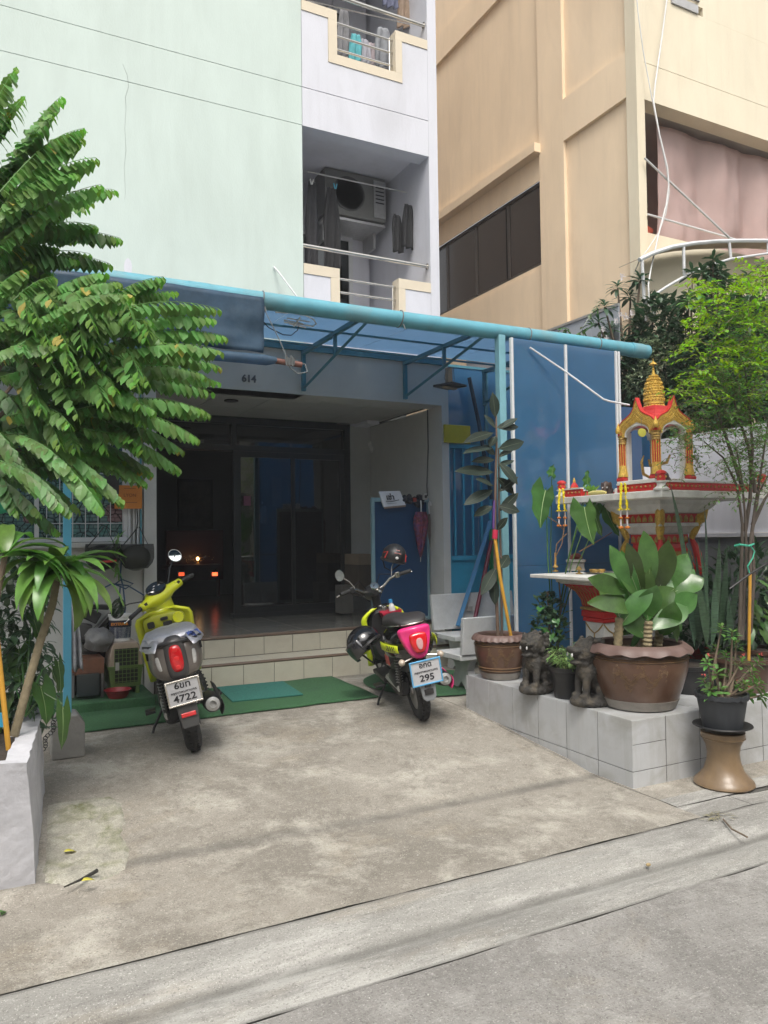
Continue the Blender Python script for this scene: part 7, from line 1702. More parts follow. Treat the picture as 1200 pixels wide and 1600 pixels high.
def twigs(anchors, n, length, m, L, W, y0, dy, name='foliage', per=9, drp=.3):
    mb = MB(); tw = MB()
    for (u, v, ru, rv, k) in anchors:
        for i in range(int(n*k)):
            a = rnd.random()*6.28; r = math.sqrt(rnd.random()); p = at(u+ru*r*math.cos(a), v+rv*r*math.sin(a), y0+rnd.uniform(-dy, dy))
            d = V((rnd.gauss(-.2, .7), rnd.gauss(-.1, .7), rnd.gauss(.25, .4))).normalized(); q = p+d*length+V((0, 0, -drp*length)); m_ = p+d*length*.55
            tw.tube([p, m_, q], [.0022, .0016, .0008], 3)
            for j in range(per):
                t = (j+1)/per; c = p.lerp(m_, t*2) if t < .5 else m_.lerp(q, t*2-1); ax = (q-p).normalized(); _, sx, sy = basis(ax); sg = 1 if j % 2 else -1
                s = rnd.uniform(.7, 1.15); mb.blade(c, ax*.6+sx*sg*.9+V((0, 0, rnd.gauss(0, .25))), L*s, W*s, .3, .2, 2)
    return mb, tw
mb, tw = twigs([(1155, 570, 55, 60, 1.2), (1190, 620, 50, 70, 1.2), (1125, 620, 40, 45, .6), (1180, 520, 40, 45, .6), (1155, 680, 55, 40, 1.0), (1185, 720, 35, 50, .8), (1140, 510, 40, 35, .4), (1100, 650, 40, 30, .4)], 78, .17, M_lime2, .046, .019, 3.85, .30)
mb.build('foliage', M_bon, BT, kind='stuff'); tw.build('twigs', M_bark, BT, kind='stuff')
mb, tw = twigs([(1090, 540, 22, 28, .35), (1118, 492, 30, 20, .5), (1190, 470, 32, 45, .9), (1085, 600, 22, 30, .4), (1075, 610, 12, 15, .15), (1150, 540, 40, 45, 1.0), (1180, 580, 30, 60, .7), (1110, 600, 25, 30, .4), (1185, 440, 22, 25, .4), (1100, 460, 22, 16, .35)], 55, .15, M_lime2, .048, .021, 3.72, .22)
mb.build('young_foliage', M_lime2, BT, kind='stuff'); tw.build('twigs', M_bark, BT, kind='stuff')
mb, tw = twigs([(1120, 705, 75, 35, 1.5), (1080, 720, 40, 30, .7), (1165, 740, 45, 50, 1.3), (1060, 680, 15, 15, .3), (1135, 775, 25, 12, .15), (1190, 760, 20, 40, .4)], 34, .13, M_bon, .034, .013, 3.7, .15, per=7)
mb.build('sparse_foliage', M_bon, BT, kind='stuff'); tw.build('twigs', M_bark, BT, kind='stuff')
(MB().tube([at(1148, 853, 3.74), at(1156, 851, 3.70), at(1170, 853, 3.70), at(1178, 850, 3.78)], .008, 8).tube([at(1172, 852, 3.7), at(1179, 862, 3.7), at(1176, 872, 3.7), at(1168, 885, 3.7), at(1172, 898, 3.7)], .005, 6).build('cord_tie', mat('jade_cord', (.05, .38, .25), .5), BT, smooth=True))
tag(MB().tube([at(1172, 895, 3.72), V((at(1168, 965, 3.72).x, 3.72, .62))], .011, 8).build('support_stake', M_wood, None, smooth=True), 'short orange stake against the twiggy tree trunk', 'stake')
tag(MB().tube([at(1140, 920, 3.66), at(1170, 898, 3.6), at(1205, 876, 3.5)], .007, 6).build('black_hose', M_black, None, smooth=True), 'thin black rod slanting across the twiggy tree trunk', 'rod')
mb = MB(); o = thing('variegated_pothos', 'pothos with yellow edged leaves behind the stand pot at the right edge', 'plant', at(1185, 960, 3.9))
for i in range(46):
    p = at(rnd.uniform(1170, 1230), rnd.uniform(900, 990), rnd.uniform(3.8, 4.1)); heart(mb, p, (rnd.uniform(-.8, .5), -.5, rnd.uniform(-.6, .2)), rnd.uniform(.08, .12), rnd.uniform(.06, .085), .6, n=5)
mb.build('leaves', M_anth, o, smooth=True, autosm=False)
UG = thing('border_plants', 'dark leafy plants filling the gap between the snake plants and the grey wall base', 'plants', (5.3, 4.0, .45))
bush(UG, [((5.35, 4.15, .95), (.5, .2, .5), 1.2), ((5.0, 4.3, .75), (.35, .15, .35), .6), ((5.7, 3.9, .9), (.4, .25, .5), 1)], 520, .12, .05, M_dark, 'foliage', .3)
# neighbour's garden behind the white wall
def backtree(name, lab, centre, cat='shrub'): return thing(name, lab, cat, centre)
VB = backtree('variegated_bush', 'grey green variegated bush behind the spirit house dome', at(1040, 560, 6.0))
bush(VB, [(at(1045, 565, 5.75), (.40, .15, .30), 1.2), (at(1005, 600, 5.8), (.20, .15, .16), .35), (at(1085, 620, 5.6), (.30, .2, .28), .9), (at(1010, 545, 5.85), (.18, .15, .10), .3)], 1100, .05, .026, M_vari, 'foliage', .2)
MB().tube([V((6.2, 6.0, 0)), at(1050, 600, 6.0)], .03, 8).build('trunk', M_bark, VB, smooth=True)
FT = backtree('plumeria_tree', 'dark leaved flowering tree with white blossoms beside the beige building corner', at(980, 500, 6.1), 'tree')
ends = [(945, 475), (965, 445), (985, 460), (1000, 435), (1015, 470), (990, 500), (955, 510), (975, 530), (1020, 500), (1040, 485), (1050, 510), (1000, 530), (940, 530), (1030, 530), (1065, 470), (1060, 535), (960, 560), (990, 560), (935, 500), (1075, 500)]
tips_ = [(at(u, v, 6.05+rnd.uniform(-.12, .15)), (rnd.uniform(-.4, .3), rnd.uniform(-.5, .1), 1)) for u, v in ends]
whorls(FT, tips_, 20, .20, .045, M_frang, .75, 4, elev=(-.1, 1.0))
mb = MB()
for p, ax in tips_: mb.tube([V((6.15, 6.15, 2.4)).lerp(p, .2), V((6.12, 6.15, 3.0)).lerp(p, .5), p-V((0, 0, .03))], [.022, .016, .010], 6)
mb.tube([(6.15, 6.15, 0), (6.12, 6.15, 3.0)], .04, 8).build('branches', M_bark, FT, smooth=True)
for u, v in ((968, 492), (978, 495), (985, 488), (962, 500), (1010, 495), (1022, 488), (942, 515), (948, 530), (972, 432), (1015, 482)):
    mb = MB(); c = at(u, v, 5.82)
    for k in range(3):
        cc2 = c+V((rnd.uniform(-.03, .03), 0, rnd.uniform(-.02, .02)))
        for j in range(5): a = j*1.257+k; mb.blade(cc2, (math.cos(a), -.35, math.sin(a)), .034, .016, .3, .1, 2)
    mb.build('blossom', M_petal, FT)
BV = backtree('creeper', 'trailing creeper stems climbing over the grey sheet fence', at(925, 510, 6.3), 'plant')
mb = MB()
for path in (((905, 525), (915, 505), (925, 485), (938, 470)), ((890, 528), (905, 520), (918, 512)), ((925, 540), (935, 520), (948, 515)), ((870, 520), (880, 512), (892, 520))):
    pp = [at(u, v, 6.2) for u, v in path]; mb.tube(pp, .003, 4)
    for a, b in zip(pp, pp[1:]):
        for j in range(4):
            c = a.lerp(b, j/4); mb.blade(c, (rnd.uniform(-1, 1), -.4, rnd.uniform(-.9, .3)), .10, .045, .5, .2, 3)
mb.build('stems_and_leaves', M_anth, BV)
DS = backtree('broadleaf_shrub', 'dark broad leaved shrub under the arched awning', at(1130, 450, 5.6))
ends = [(rnd.uniform(1065, 1240), rnd.uniform(400, 560)) for _ in range(80)]
tips_ = [(at(u, v, 5.7+rnd.uniform(-.3, .3)), (rnd.uniform(-.5, .5), rnd.uniform(-.5, .3), 1)) for u, v in ends]
whorls(DS, tips_, 13, .19, .055, M_dark, .7, 3, elev=(-.2, .9)); 
mb = MB()
for p, ax in tips_: mb.tube([V((p.x+rnd.uniform(-.1, .1), p.y, 2.6)), p], [.010, .006], 5)
mb.build('stems', M_bark, DS, smooth=True)
tips_ = [(at(u, v, 5.35), (-.2, -.3, 1)) for u, v in ((1090, 452), (1078, 468), (1100, 470), (1118, 440))]
whorls(DS, tips_, 12, .17, .055, M_euph, .7, 3, name='light_foliage', elev=(-.1, .9))
HG = backtree('dark_hedge', 'deep dark hedge mass filling the gap behind the boundary wall', at(1080, 640, 6.05), 'hedge')
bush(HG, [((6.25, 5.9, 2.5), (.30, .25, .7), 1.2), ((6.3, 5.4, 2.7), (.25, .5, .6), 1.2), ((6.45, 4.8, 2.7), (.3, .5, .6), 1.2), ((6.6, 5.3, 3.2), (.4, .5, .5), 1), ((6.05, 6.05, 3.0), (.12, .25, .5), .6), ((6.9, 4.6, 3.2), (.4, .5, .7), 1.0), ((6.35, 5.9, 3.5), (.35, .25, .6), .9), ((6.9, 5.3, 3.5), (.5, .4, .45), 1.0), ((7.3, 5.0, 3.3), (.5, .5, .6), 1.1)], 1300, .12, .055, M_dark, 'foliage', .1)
mb = MB()
for x, y in ((6.25, 5.7), (6.4, 5.0), (6.7, 4.6)): mb.tube([(x, y, 0), (x, y, 2.6)], .04, 8)
mb.build('trunks', M_bark, HG, smooth=True)
# ================================================================ PROPS
def wpt(u, v, y): return at(u, v, y)
# benches
def bench(lab, x0, x1, yseat0, yseat1, zs, yback, zb0, zb1, lean, sgn):
    t = thing('concrete_bench', lab, 'bench', ((x0+x1)/2, (yseat0+yseat1)/2, .17))
    Bx('seat', M_wconc, t, x0, x1, min(yseat0, yseat1), max(yseat0, yseat1), zs-.05, zs, bevel=.008)
    mb = MB(); pr = [(yback, zb0), (yback+lean*.05, zb1), (yback+lean*.05+.045, zb1), (yback+.045, zb0)]
    if sgn: pr = [(y, z) for y, z in pr]
    mb.prism(pr, 'x', x0+.01, x1-.01).build('backrest', M_wconc, t, bevel=.008)
    yc = (yseat0+yseat1)/2
    for x in (x0+.14, x1-.22):
        P_ = [(yc-.17, .17), (yc-.15, .26), (yc-.10, .34), (yc-.15, zs-.051), (yc+.15, zs-.051), (yc+.10, .34), (yc+.15, .26), (yc+.17, .17), (yc+.06, .17), (yc, .23), (yc-.06, .17)]
        MB().prism(P_, 'x', x, x+.075).build('leg', M_wconc, t, bevel=.006)
    return t
b1 = bench('white concrete bench turned away toward the house beside the tiled plinth', 3.66, 4.80, 5.72, 6.14, .50, 5.705, .50, .83, -.6, 1)
for x in (3.95, 4.6): MB().prism([(5.76, .50), (5.69, .78), (5.72, .78), (5.86, .50)], 'x', x, x+.07).build('back_strut', M_wconc, b1, bevel=.004)
b2 = bench('pale grey concrete bench with back against the barred gate', 4.13, 5.20, 6.55, 6.98, .54, 6.97, .56, .93, 1.0, 1)
mb = MB(); mb.box(4.55, 4.62, 6.962, 6.969, .74, .79).build('cast_mark', M_gconc, b2)
# notice board with sign, bag and umbrellas
NB = thing('blue_board', 'dark blue display board on end by the right of the entrance', 'board', (4.0, 7.45, FL))
Bx('sheet', M_blueb, NB, 3.68, 4.335, 7.43, 7.44, FL+.06, 1.93)
MB().box(3.645, 3.68, 7.41, 7.45, FL, 1.975).box(4.335, 4.36, 7.41, 7.45, FL, 1.975).box(3.68, 4.335, 7.41, 7.45, 1.93, 1.975).box(3.68, 4.335, 7.41, 7.45, FL+.02, FL+.06).build('frame', mat('pale_blue_frame', (.20, .32, .36), .5), NB, bevel=.003)
MB().box(3.60, 3.72, 7.36, 7.50, FL, FL+.02).box(4.28, 4.40, 7.36, 7.50, FL, FL+.02).build('feet', M_black, NB)
SGN = thing('rent_sign', 'white card sign with Thai writing on top of the blue board', 'sign', at(613, 780, 7.38))
c = at(613, 781, 7.38)
pts = [at(592, 768, 7.42), at(625, 767, 7.42), at(634, 789, 7.36), at(600, 792, 7.36)]
MB().rings([[p for p in pts], [p+V((0, .02, -.004)) for p in pts]]).build('card', M_paper, SGN)
MB().rings([[at(600, 792, 7.358), at(634, 789, 7.358), at(634, 792, 7.358), at(600, 795, 7.358)], [at(600, 792, 7.375), at(634, 789, 7.375), at(634, 792, 7.375), at(600, 795, 7.375)]]).build('card_edge', mat('card_brown', (.24, .18, .15), .8), SGN)
xd = (pts[1]-pts[0]); yd = (pts[0]-pts[3]); nn_ = xd.cross(yd).normalized()
if nn_.y > 0: nn_ = -nn_
M1 = frame_m(at(609.5, 777.5, 7.385)+nn_*.006, xd, yd); text('sign_text', 'เช่า', .082, M1, M_ink, SGN, .0006, bold=.0022)
MB().tube([at(602.5, 783.5, 7.36)+nn_*.008, at(612, 784, 7.36)+nn_*.008, at(623, 781.5, 7.36)+nn_*.008], .0038, 5).build('underline', M_ink, SGN)
MB().tube([at(605, 787.3, 7.362)+nn_*.006, at(620, 786.3, 7.362)+nn_*.006], .0016, 4).build('faint_line', mat('faint_ink', (.2, .2, .22), .7), SGN)
o = thing('black_bag', 'crumpled black bag with red patch slung over the top of the blue board', 'bag', at(640, 780, 7.4))
mb = MB()
for i in range(16): mb.ell(at(rnd.uniform(630, 660), rnd.uniform(775, 788), 7.40), (rnd.uniform(.03, .06), .03, rnd.uniform(.02, .045)), 8, 6, (rnd.random(), rnd.random(), 0))
mb.build('body', mat('bag_black', (.012, .012, .02), .6, .3, 20, .4, 40), o, smooth=True)
Bx('patch', mat('bag_red', (.25, .03, .02), .6), o, at(645, 781, 7.36).x, at(650, 781, 7.36).x, 7.345, 7.355, at(645, 784, 7.36).z, at(645, 778, 7.36).z)
def umbrella(lab, top, L, r, m, lean=(0, 0)):
    t = thing('closed_umbrella', lab, 'umbrella', top); top = V(top); ax = V((lean[0], lean[1], -1)).normalized(); _, sx, sy = basis(ax)
    rs = []
    for i in range(12):
        k = i/11; rr = r*(.55+.45*math.sin(min(1, k*3)*1.57))*(1-k)**.8+.006; rs.append([top+ax*(L*k)+(sx*math.cos(a)+sy*math.sin(a))*rr*(1+.22*math.sin(a*7+k*3)) for a in [2*math.pi*j/42 for j in range(42)]])
    MB().rings(rs).build('canopy', m, t, smooth=True, autosm=False)
    MB().tube([top+ax*.01, top-ax*.07], .008, 8).tube([top-ax*.07, top-ax*.12+sx*.01, top-ax*.135+sx*.03, top-ax*.12+sx*.05, top-ax*.09+sx*.052], .008, 8).build('handle', M_whitep, t, smooth=True)
    MB().tube([top+ax*L*.97, top+ax*(L+.05)], [.006, .004], 6).build('tip', M_steelg, t, smooth=True)
M_umb = mat('patterned_umbrella', (.17, .03, .05), .6, .9, 26, stain=(.06, .05, .20), stain_scale=22, stain_amt=.9)
umbrella('dark red and purple patterned closed umbrella hanging on the blue board', at(658, 800, 7.36), .50, .085, M_umb, (-.03, 0))
umbrella('plain grey beige closed umbrella hanging behind the patterned one', at(671, 803, 7.40), .50, .05, mat('taupe_umbrella', (.18, .15, .14), .6, .15, 10), (.10, 0))
# security camera
t = thing('security_camera', 'small white security camera on the porch wall with dark lens', 'camera', at(583, 702, 8.9)); p = at(583, 702, 8.92)
MB().lathe([(.001, 0), (.045, 0), (.05, .02), (.03, .03), (.001, .032)], M=Matrix.Translation(p+V((-.01, .04, .06))) @ Matrix.Rotation(R(90), 4, 'X'), n=18).build('mount', M_whitep, t, smooth=True)
MB().ell(p, (.045, .05, .055), 14, 10).build('body', M_whitep, t, smooth=True); MB().ell(p+V((.005, -.035, -.012)), (.026, .025, .026), 12, 8).build('lens', M_gblack, t, smooth=True)
tag(MB().tube([at(668, 640, 7.06), at(669, 700, 7.06), at(667, 760, 7.06), at(668, 775, 7.06)], .006, 6).build('wall_cable', M_black, None, smooth=True), 'black cable running down the white entrance pillar above the umbrellas', 'cable')
t = thing('wall_socket', 'small grey socket at the foot of the pillar cable', 'socket', at(664, 776, 7.08)); p = at(664, 776, 7.085); MB().cbox(p, (.05, .03, .07)).build('box', M_gconc, t, bevel=.005); MB().cbox(p+V((0, -.017, 0)), (.025, .006, .03)).build('face', M_black, t)

# left side clutter
def px_box(n, m, par, u0, v0, u1, v1, y0, y1, **k):
    a = at(u0, v0, y0); b = at(u1, v1, y0); return Bx(n, m, par, a.x, b.x, y0, y1, b.z, a.z, **k)
CY = 6.75
CR = thing('pet_carrier', 'green and beige plastic pet carrier with barred door under the paint bucket', 'pet carrier', at(196, 1062, CY))
x0, x1 = at(169, 1000, CY).x, at(224, 1000, CY).x; zb, zt = .32, at(196, 1004, CY).z
M_cg = mat('carrier_green', (.09, .15, .04), .5, .1, 8); M_cb = mat('carrier_beige', (.30, .24, .19), .5, .1, 8)
zm = lerp(zb, zt, .45)
MB().prism([(x0+.02, zb), (x1-.02, zb), (x1, zm), (x0, zm)], 'y', CY+.01, CY+.40).build('lower_shell', M_cg, CR, bevel=.01)
MB().prism([(x0, zm+.002), (x1, zm+.002), (x1-.03, zt-.03), (x1-.05, zt), (x0+.05, zt), (x0+.03, zt-.03)], 'y', CY+.01, CY+.40).build('upper_shell', M_cb, CR, bevel=.01)
MB().box(x0-.005, x1+.005, CY, CY+.41, zm-.012, zm+.012).build('seam_lip', M_cg, CR, bevel=.003)
Bx('door_opening', M_black, CR, x0+.05, x1-.045, CY+.002, CY+.009, zb+.04, zt-.05)
mb = MB()
for i in range(9): z = lerp(zb+.05, zt-.06, i/8); mb.box(x0+.05, x1-.045, CY-.006, CY+.0, z-.002, z+.002)
for i in range(7): x = lerp(x0+.05, x1-.045, i/6); mb.box(x-.002, x+.002, CY-.011, CY-.0065, zb+.04, zt-.05)
mb.build('door_grille', M_cg, CR)
Bx('latch', mat('latch_grey', (.3, .3, .28), .5), CR, x0+.055, x0+.085, CY-.018, CY-.012, zm-.02, zm+.045)
for x in (x0+.04, x1-.06): MB().box(x, x+.03, CY+.02, CY+.38, .262, zb-.001).build('foot', M_cg, CR)
BK = at(188, 1003, CY+.15); BK.z = zt+.003
t = thing('paint_bucket', 'white paint bucket with blue and orange label standing on the pet carrier', 'bucket', BK)
MB().lathe([(.001, 0), (.082, 0), (.094, .20), (.10, .205), (.10, .225), (.001, .227)], BK, 28).build('pail', M_whitep, t, smooth=True)
MB().lathe([(.0835, .025), (.0925, .175)], BK, 28).build('label', mat('bucket_blue', (.025, .05, .14), .5), t, smooth=True)
MB().lathe([(.0905, .120), (.0935, .178)], BK, 28).build('label_band', mat('bucket_navy', (.02, .02, .04), .5), t, smooth=True)
text('label_text', 'EXTERIOR', .030, frame_m(BK+V((-.02, -.0965, .148)), V((1, 0, 0)), V((0, .06, 1))), mat('bucket_orange', (.55, .20, .02), .5), t, .0008, bold=.001)
t = thing('clear_bag', 'clear crumpled plastic bag stuffed beside the bucket', 'bag', at(158, 990, 6.8))
c = at(155, 1000, 6.85); mb = MB().ell(c, (.12, .09, .10), 24, 16); mb.v = [tuple(V(p)+V((.03*noise.noise(V(p)*16), .03*noise.noise(V(p)*17), .03*noise.noise(V(p)*15)))) for p in mb.v]
mb.build('bag', mat('cloudy_plastic', (.22, .22, .22), .3, .3, 12, .6, 25, alpha=(.35, (.8, .8, .8))), t, smooth=True)
t = thing('wooden_box', 'low reddish wooden box under the clutter left of the carrier', 'box', at(140, 1045, 6.8))
px_box('front_board', mat('red_wood', (.13, .055, .03), .7, .3, 14), t, 112, 1032, 163, 1052, 6.72, 7.0, bevel=.004); px_box('side_board', M_black, t, 112, 1052, 163, 1082, 6.76, 7.0)
for u in (114, 160): px_box('leg', mat('leg_grey', (.12, .12, .12), .6), t, u-2, 1052, u+2, 1090, 6.72, 6.755)
t = thing('dark_glass_tank', 'dark glass tank below the wooden box', 'tank', at(138, 1070, 6.7)); px_box('tank', mat('tank_glass', (.02, .028, .03), .15), t, 120, 1055, 155, 1086, 6.66, 6.715, bevel=.004)
t = thing('red_bowl', 'red plastic basin on the green side step under the carrier', 'basin', at(185, 1090, 6.66)); c = at(184, 1088, 6.64); c.z = .265
MB().lathe([(.001, 0), (.07, 0), (.10, .06), (.11, .065), (.10, .067), (.07, .01), (.001, .01)], c, 28).build('bowl', mat('basin_red', (.25, .015, .02), .45), t, smooth=True)
t = thing('tool_pile', 'pile of dark odds and ends and tools left of the paint bucket', 'clutter', at(140, 980, 6.9))
for i, (u, v, w_, h_, r_) in enumerate(((140, 960, .16, .10, .5), (160, 975, .22, .05, -.8), (128, 985, .14, .12, .2), (150, 948, .20, .04, .1), (165, 985, .18, .04, -.9), (140, 1012, .16, .10, .1), (130, 1000, .1, .14, 0), (155, 1018, .12, .08, .2))):
    MB().cbox(at(u, v, 6.95+.02*i), (w_, .12, h_), (0, r_, 0)).build('part', [M_black, M_gblack, mat('dull_grey_plastic', (.06, .06, .06), .5), M_black][i % 4], t, bevel=.01)
t = thing('grey_cloth', 'grey patterned cloth hanging beside the sky blue post', 'cloth', at(118, 1000, 6.3))
vs = []; fs = []; nx, nz = 16, 14
for j in range(nz+1):
    for i in range(nx+1):
        k = j/nz; u = lerp(lerp(104, 100, k), lerp(119, 134, k) - (8*abs(k-.45) if k > .45 else 0), i/nx); v = lerp(948, 1047, k)+3*math.sin(i*.8); p = at(u, v, 6.25); p.y += .03*math.sin(i*1.1+k)*(.4+k); vs.append(p)
for j in range(nz):
    for i in range(nx): a = j*(nx+1)+i; fs.append((a, a+1, a+nx+2, a+nx+1))
MB().add(vs, fs).build('sheet', mat('grey_print_cloth', (.27, .28, .30), .8, .25, 30, stain=(.17, .17, .19), stain_scale=8, stain_amt=.6), t, smooth=True, solid=.004, autosm=False)
# orange notice
ON = thing('orange_notice', 'orange notice board with faded Thai lettering wired to the pipes by the window', 'sign', at(205, 777, 7.02))
px_box('board', mat('orange_board', (.50, .17, .02), .6, .08, 10), ON, 179, 758, 222, 795, 7.04, 7.05)
for s, v, sz in (('LYON', 774, .040),): text('notice_text', s, sz, frame_m(at(203, v, 7.036), V((1, 0, 0)), V((0, 0, 1))), mat('notice_ink', (.16, .05, .01), .7), ON, .0006)
for v, w_ in ((763, .10), (785, .12)):
    p = at(203, v, 7.037); MB().box(p.x-w_/2, p.x+w_/2, 7.0365, 7.039, p.z-.003, p.z+.003).build('faded_line', mat('faded_ink', (.22, .08, .02), .7), ON)
# net bags with helmets by the window
M_net = mat('black_mesh', (.012, .014, .012), .8, .2, 30, alpha=(.42, (1, 1, 1)))
def nethelm(lab, c, m):
    t = thing('hanging_helmet', lab, 'helmet', c); c = V(c)
    MB().ell(c+V((0, .02, -.02)), (.125, .13, .115), 20, 14).build('shell', m, t, smooth=True)
    MB().rings(secloft([(-.15, 0, .05, .05, 3), (-.13, 0, .10, .08, 4), (.13, 0, .11, .085, 4), (.15, 0, .06, .06, 3)], 20)).v
    mb = MB(); mb.rings([[V((c.x+a*math.cos(q)**1 if False else c.x+a*math.copysign(abs(math.cos(q))**.5, math.cos(q)), c.y-.02+b*math.copysign(abs(math.sin(q))**.6, math.sin(q)), z)) for q in [2*math.pi*j/24 for j in range(24)]] for a, b, z in ((.135, .13, c.z+.10), (.14, .14, c.z+.06), (.14, .14, c.z-.02), (.128, .128, c.z-.06), (.09, .09, c.z-.11))]).build('net', M_net, t, smooth=True)
    MB().tube([c+V((-.12, 0, .08)), c+V((-.05, .02, .16)), c+V((.02, .03, .25))], .005, 6).tube([c+V((.1, 0, .09)), c+V((.03, .02, .25))], .004, 6).build('hanger', M_black, t, smooth=True)
nethelm('clear visored helmet in a black net hanging on the white pillar', at(213, 868, 6.95), mat('smoky_helmet', (.09, .09, .075), .25, .1, 5))
nethelm('dark helmet with a red band hanging under the patterned window', at(160, 868, 6.98), mat('dark_helmet', (.04, .04, .045), .3, .1, 5))
p = at(162, 877, 6.82); tag(MB().tube([p+V((-.10, .01, 0)), p+V((0, -.02, -.004)), p+V((.10, .01, 0))], .010, 6).build('red_band', M_red, None, smooth=True), 'red band across the left hanging helmet', 'band')
t = thing('hose_bundle', 'blue hose and cords tied below the hanging helmets', 'hose', at(195, 915, 7.0))
for i, pts in enumerate((((150, 925), (175, 912), (200, 915), (225, 930)), ((178, 914), (190, 905), (208, 912), (196, 920), (180, 913)), ((188, 915), (186, 945), (196, 975)), ((192, 915), (196, 950), (190, 985)), ((190, 870), (188, 900), (192, 915)))):
    MB().tube([at(u, v, 7.0-.01*i) for u, v in pts], .007, 6).build('hose', mat('hose_blue', (.02, .06, .13), .5), t, smooth=True)
t = thing('hanging_plant', 'thin pale green plant hanging between the two helmets', 'plant', at(183, 860, 6.9)); mb = MB()
for i in range(26): p = at(183+rnd.uniform(-3, 4), rnd.uniform(828, 900), 6.9); mb.blade(p, (rnd.uniform(-.5, .5), -.2, rnd.uniform(-1, .4)), .12, .016, .6, .2, 3)
mb.build('leaves', M_mayom, t)
t = thing('black_flap', 'black plastic flap hanging above the orange notice', 'flap', at(178, 760, 6.9)); MB().prism([(at(165, 740, 6.9).x, at(165, 740, 6.9).z), (at(186, 740, 6.9).x, at(186, 745, 6.9).z), (at(186, 776, 6.9).x, at(186, 772, 6.9).z), (at(180, 776, 6.9).x, at(180, 777, 6.9).z), (at(165, 766, 6.9).x, at(165, 764, 6.9).z)], 'y', 6.9, 6.91).build('flap', M_black, t)

# laundry in the balconies
def garment(lab, u0, v0, u1, v1, y, m, slope=0, neck=.3, name='garment'):
    vs = []; fs = []; nx, nz = 10, 16; tl_, tr_ = lerp(u0, u1, .5-neck/2), lerp(u0, u1, .5+neck/2)
    for j in range(nz+1):
        for i in range(nx+1):
            k = j/nz; w_ = min(1, k*2.2+.1)**.7; a = lerp(tl_, u0, w_); b = lerp(tr_, u1, w_); p = at(lerp(a, b, i/nx), lerp(v0, v1, k)+slope*(i/nx), y); p.y += .025*math.sin(i*1.3+k*2+u0)*(.3+k); vs.append(p)
    for j in range(nz):
        for i in range(nx): a = j*(nx+1)+i; fs.append((a, a+1, a+nx+2, a+nx+1))
    return tag(MB().add(vs, fs).build(name, m, None, smooth=True, solid=.006, autosm=False), lab, 'clothing')
M_blk = mat('black_cloth', (.018, .018, .02), .85, .2, 20); M_chc = mat('charcoal_cloth', (.045, .045, .05), .85, .2, 20)
garment('charcoal trousers hung at the left end of the second storey balcony', 478, 282, 498, 416, 7.62, M_chc, 4, .4)
garment('black trousers clipped beside the charcoal pair in the second storey balcony', 505, 292, 531, 420, 7.55, M_blk, 4, .35)
garment('left black sleeve of the pair hanging at the right of the second storey balcony', 612, 334, 629, 392, 7.5, M_blk, 4, .5)
garment('right black sleeve of the pair hanging at the right of the second storey balcony', 629, 318, 648, 386, 7.46, M_blk, 4, .5)
tag(MB().tube([at(480, 268, 7.60), at(637, 301, 7.60)], .008, 8).build('clothes_rod', M_steelg, None, smooth=True), 'clothes rod across the second storey balcony', 'rod')
for u, v, m, lab in ((487, 284, M_whitep, 'white clothes peg on the charcoal trousers'), (524, 291, mat('peg_blue', (.05, .35, .5), .4), 'turquoise clothes peg on the black trousers')):
    p = at(u, v, 7.58); t = thing('clothes_peg', lab, 'clothes peg', p); 
    for sg in (-1, 1): MB().cbox(p+V((.012*sg, 0, 0)), (.010, .012, .06), (0, .25*sg, 0)).build('jaw', m, t)
tag(MB().tube([at(480, 1, 7.45), at(640, 38, 7.45)], .008, 8).build('clothes_rod', M_chrome, None, smooth=True), 'clothes rod across the third storey balcony', 'rod')
cols = [(.20, .20, .21), (.10, .38, .42), (.32, .32, .36), (.42, .36, .38), (.22, .23, .25), (.06, .06, .07), (.30, .22, .16), (.12, .13, .20)]
names = ['dark grey towel', 'turquoise shirt', 'pale grey shirt', 'pinkish towel', 'grey shirt', 'black top', 'brown top', 'navy top']
spots3 = [(528, 12, 548, 88, 7.5), (546, 52, 566, 95, 7.42), (562, 60, 578, 98, 7.45), (572, 66, 590, 100, 7.5), (586, 42, 612, 105, 7.42), (475, -40, 520, 10, 7.6), (620, -10, 640, 42, 7.5), (598, -30, 622, 10, 7.45)]
for (a, b, c, d, y), cc_, nm in zip(spots3, cols, names):
    m = mat('cloth_'+nm.replace(' ', '_'), cc_, .85, .2, 15); garment(nm+' drying in the third storey balcony', a, b, c, d, y, m, 3, .5)
# inside the house
AL = thing('altar_table', 'dark red altar table deep inside the dark room', 'altar', (2.85, 12.2, FL))
M_altar = mat('altar_red_wood', (.06, .012, .010), .45, .1, 6)
px_box('back_board', M_altar, AL, 260, 829, 349, 905, 12.35, 12.40); px_box('table_top', M_altar, AL, 262, 884, 347, 888, 11.9, 12.35); 
for u in (265, 342): px_box('leg', M_altar, AL, u-2, 888, u+2, 932, 11.9, 11.98)
def lamp(lab, u, v, y, sz, col, e, name='red_display'):
    p = at(u, v, y); t = thing(name, lab, 'light', p); MB().cbox(p, (sz*1.3, .05, sz*.9)).build('case', M_black, t); MB().cbox(p-V((0, .028, 0)), (sz, .004, sz*.62)).build('glow', mat('glow_'+lab.split()[0]+str(u), col, .5, emit=e), t)
lamp('right red digital display glowing inside the dark room', 335, 897, 11.85, .085, (1, .12, .04), 2.2); lamp('left red digital display glowing inside the dark room', 283, 897, 11.85, .085, (1, .12, .04), .9)
t = thing('altar_lamp', 'small warm lamp glowing on the altar inside the dark room', 'lamp', at(309, 875, 12.1)); p = at(309, 873, 12.1)
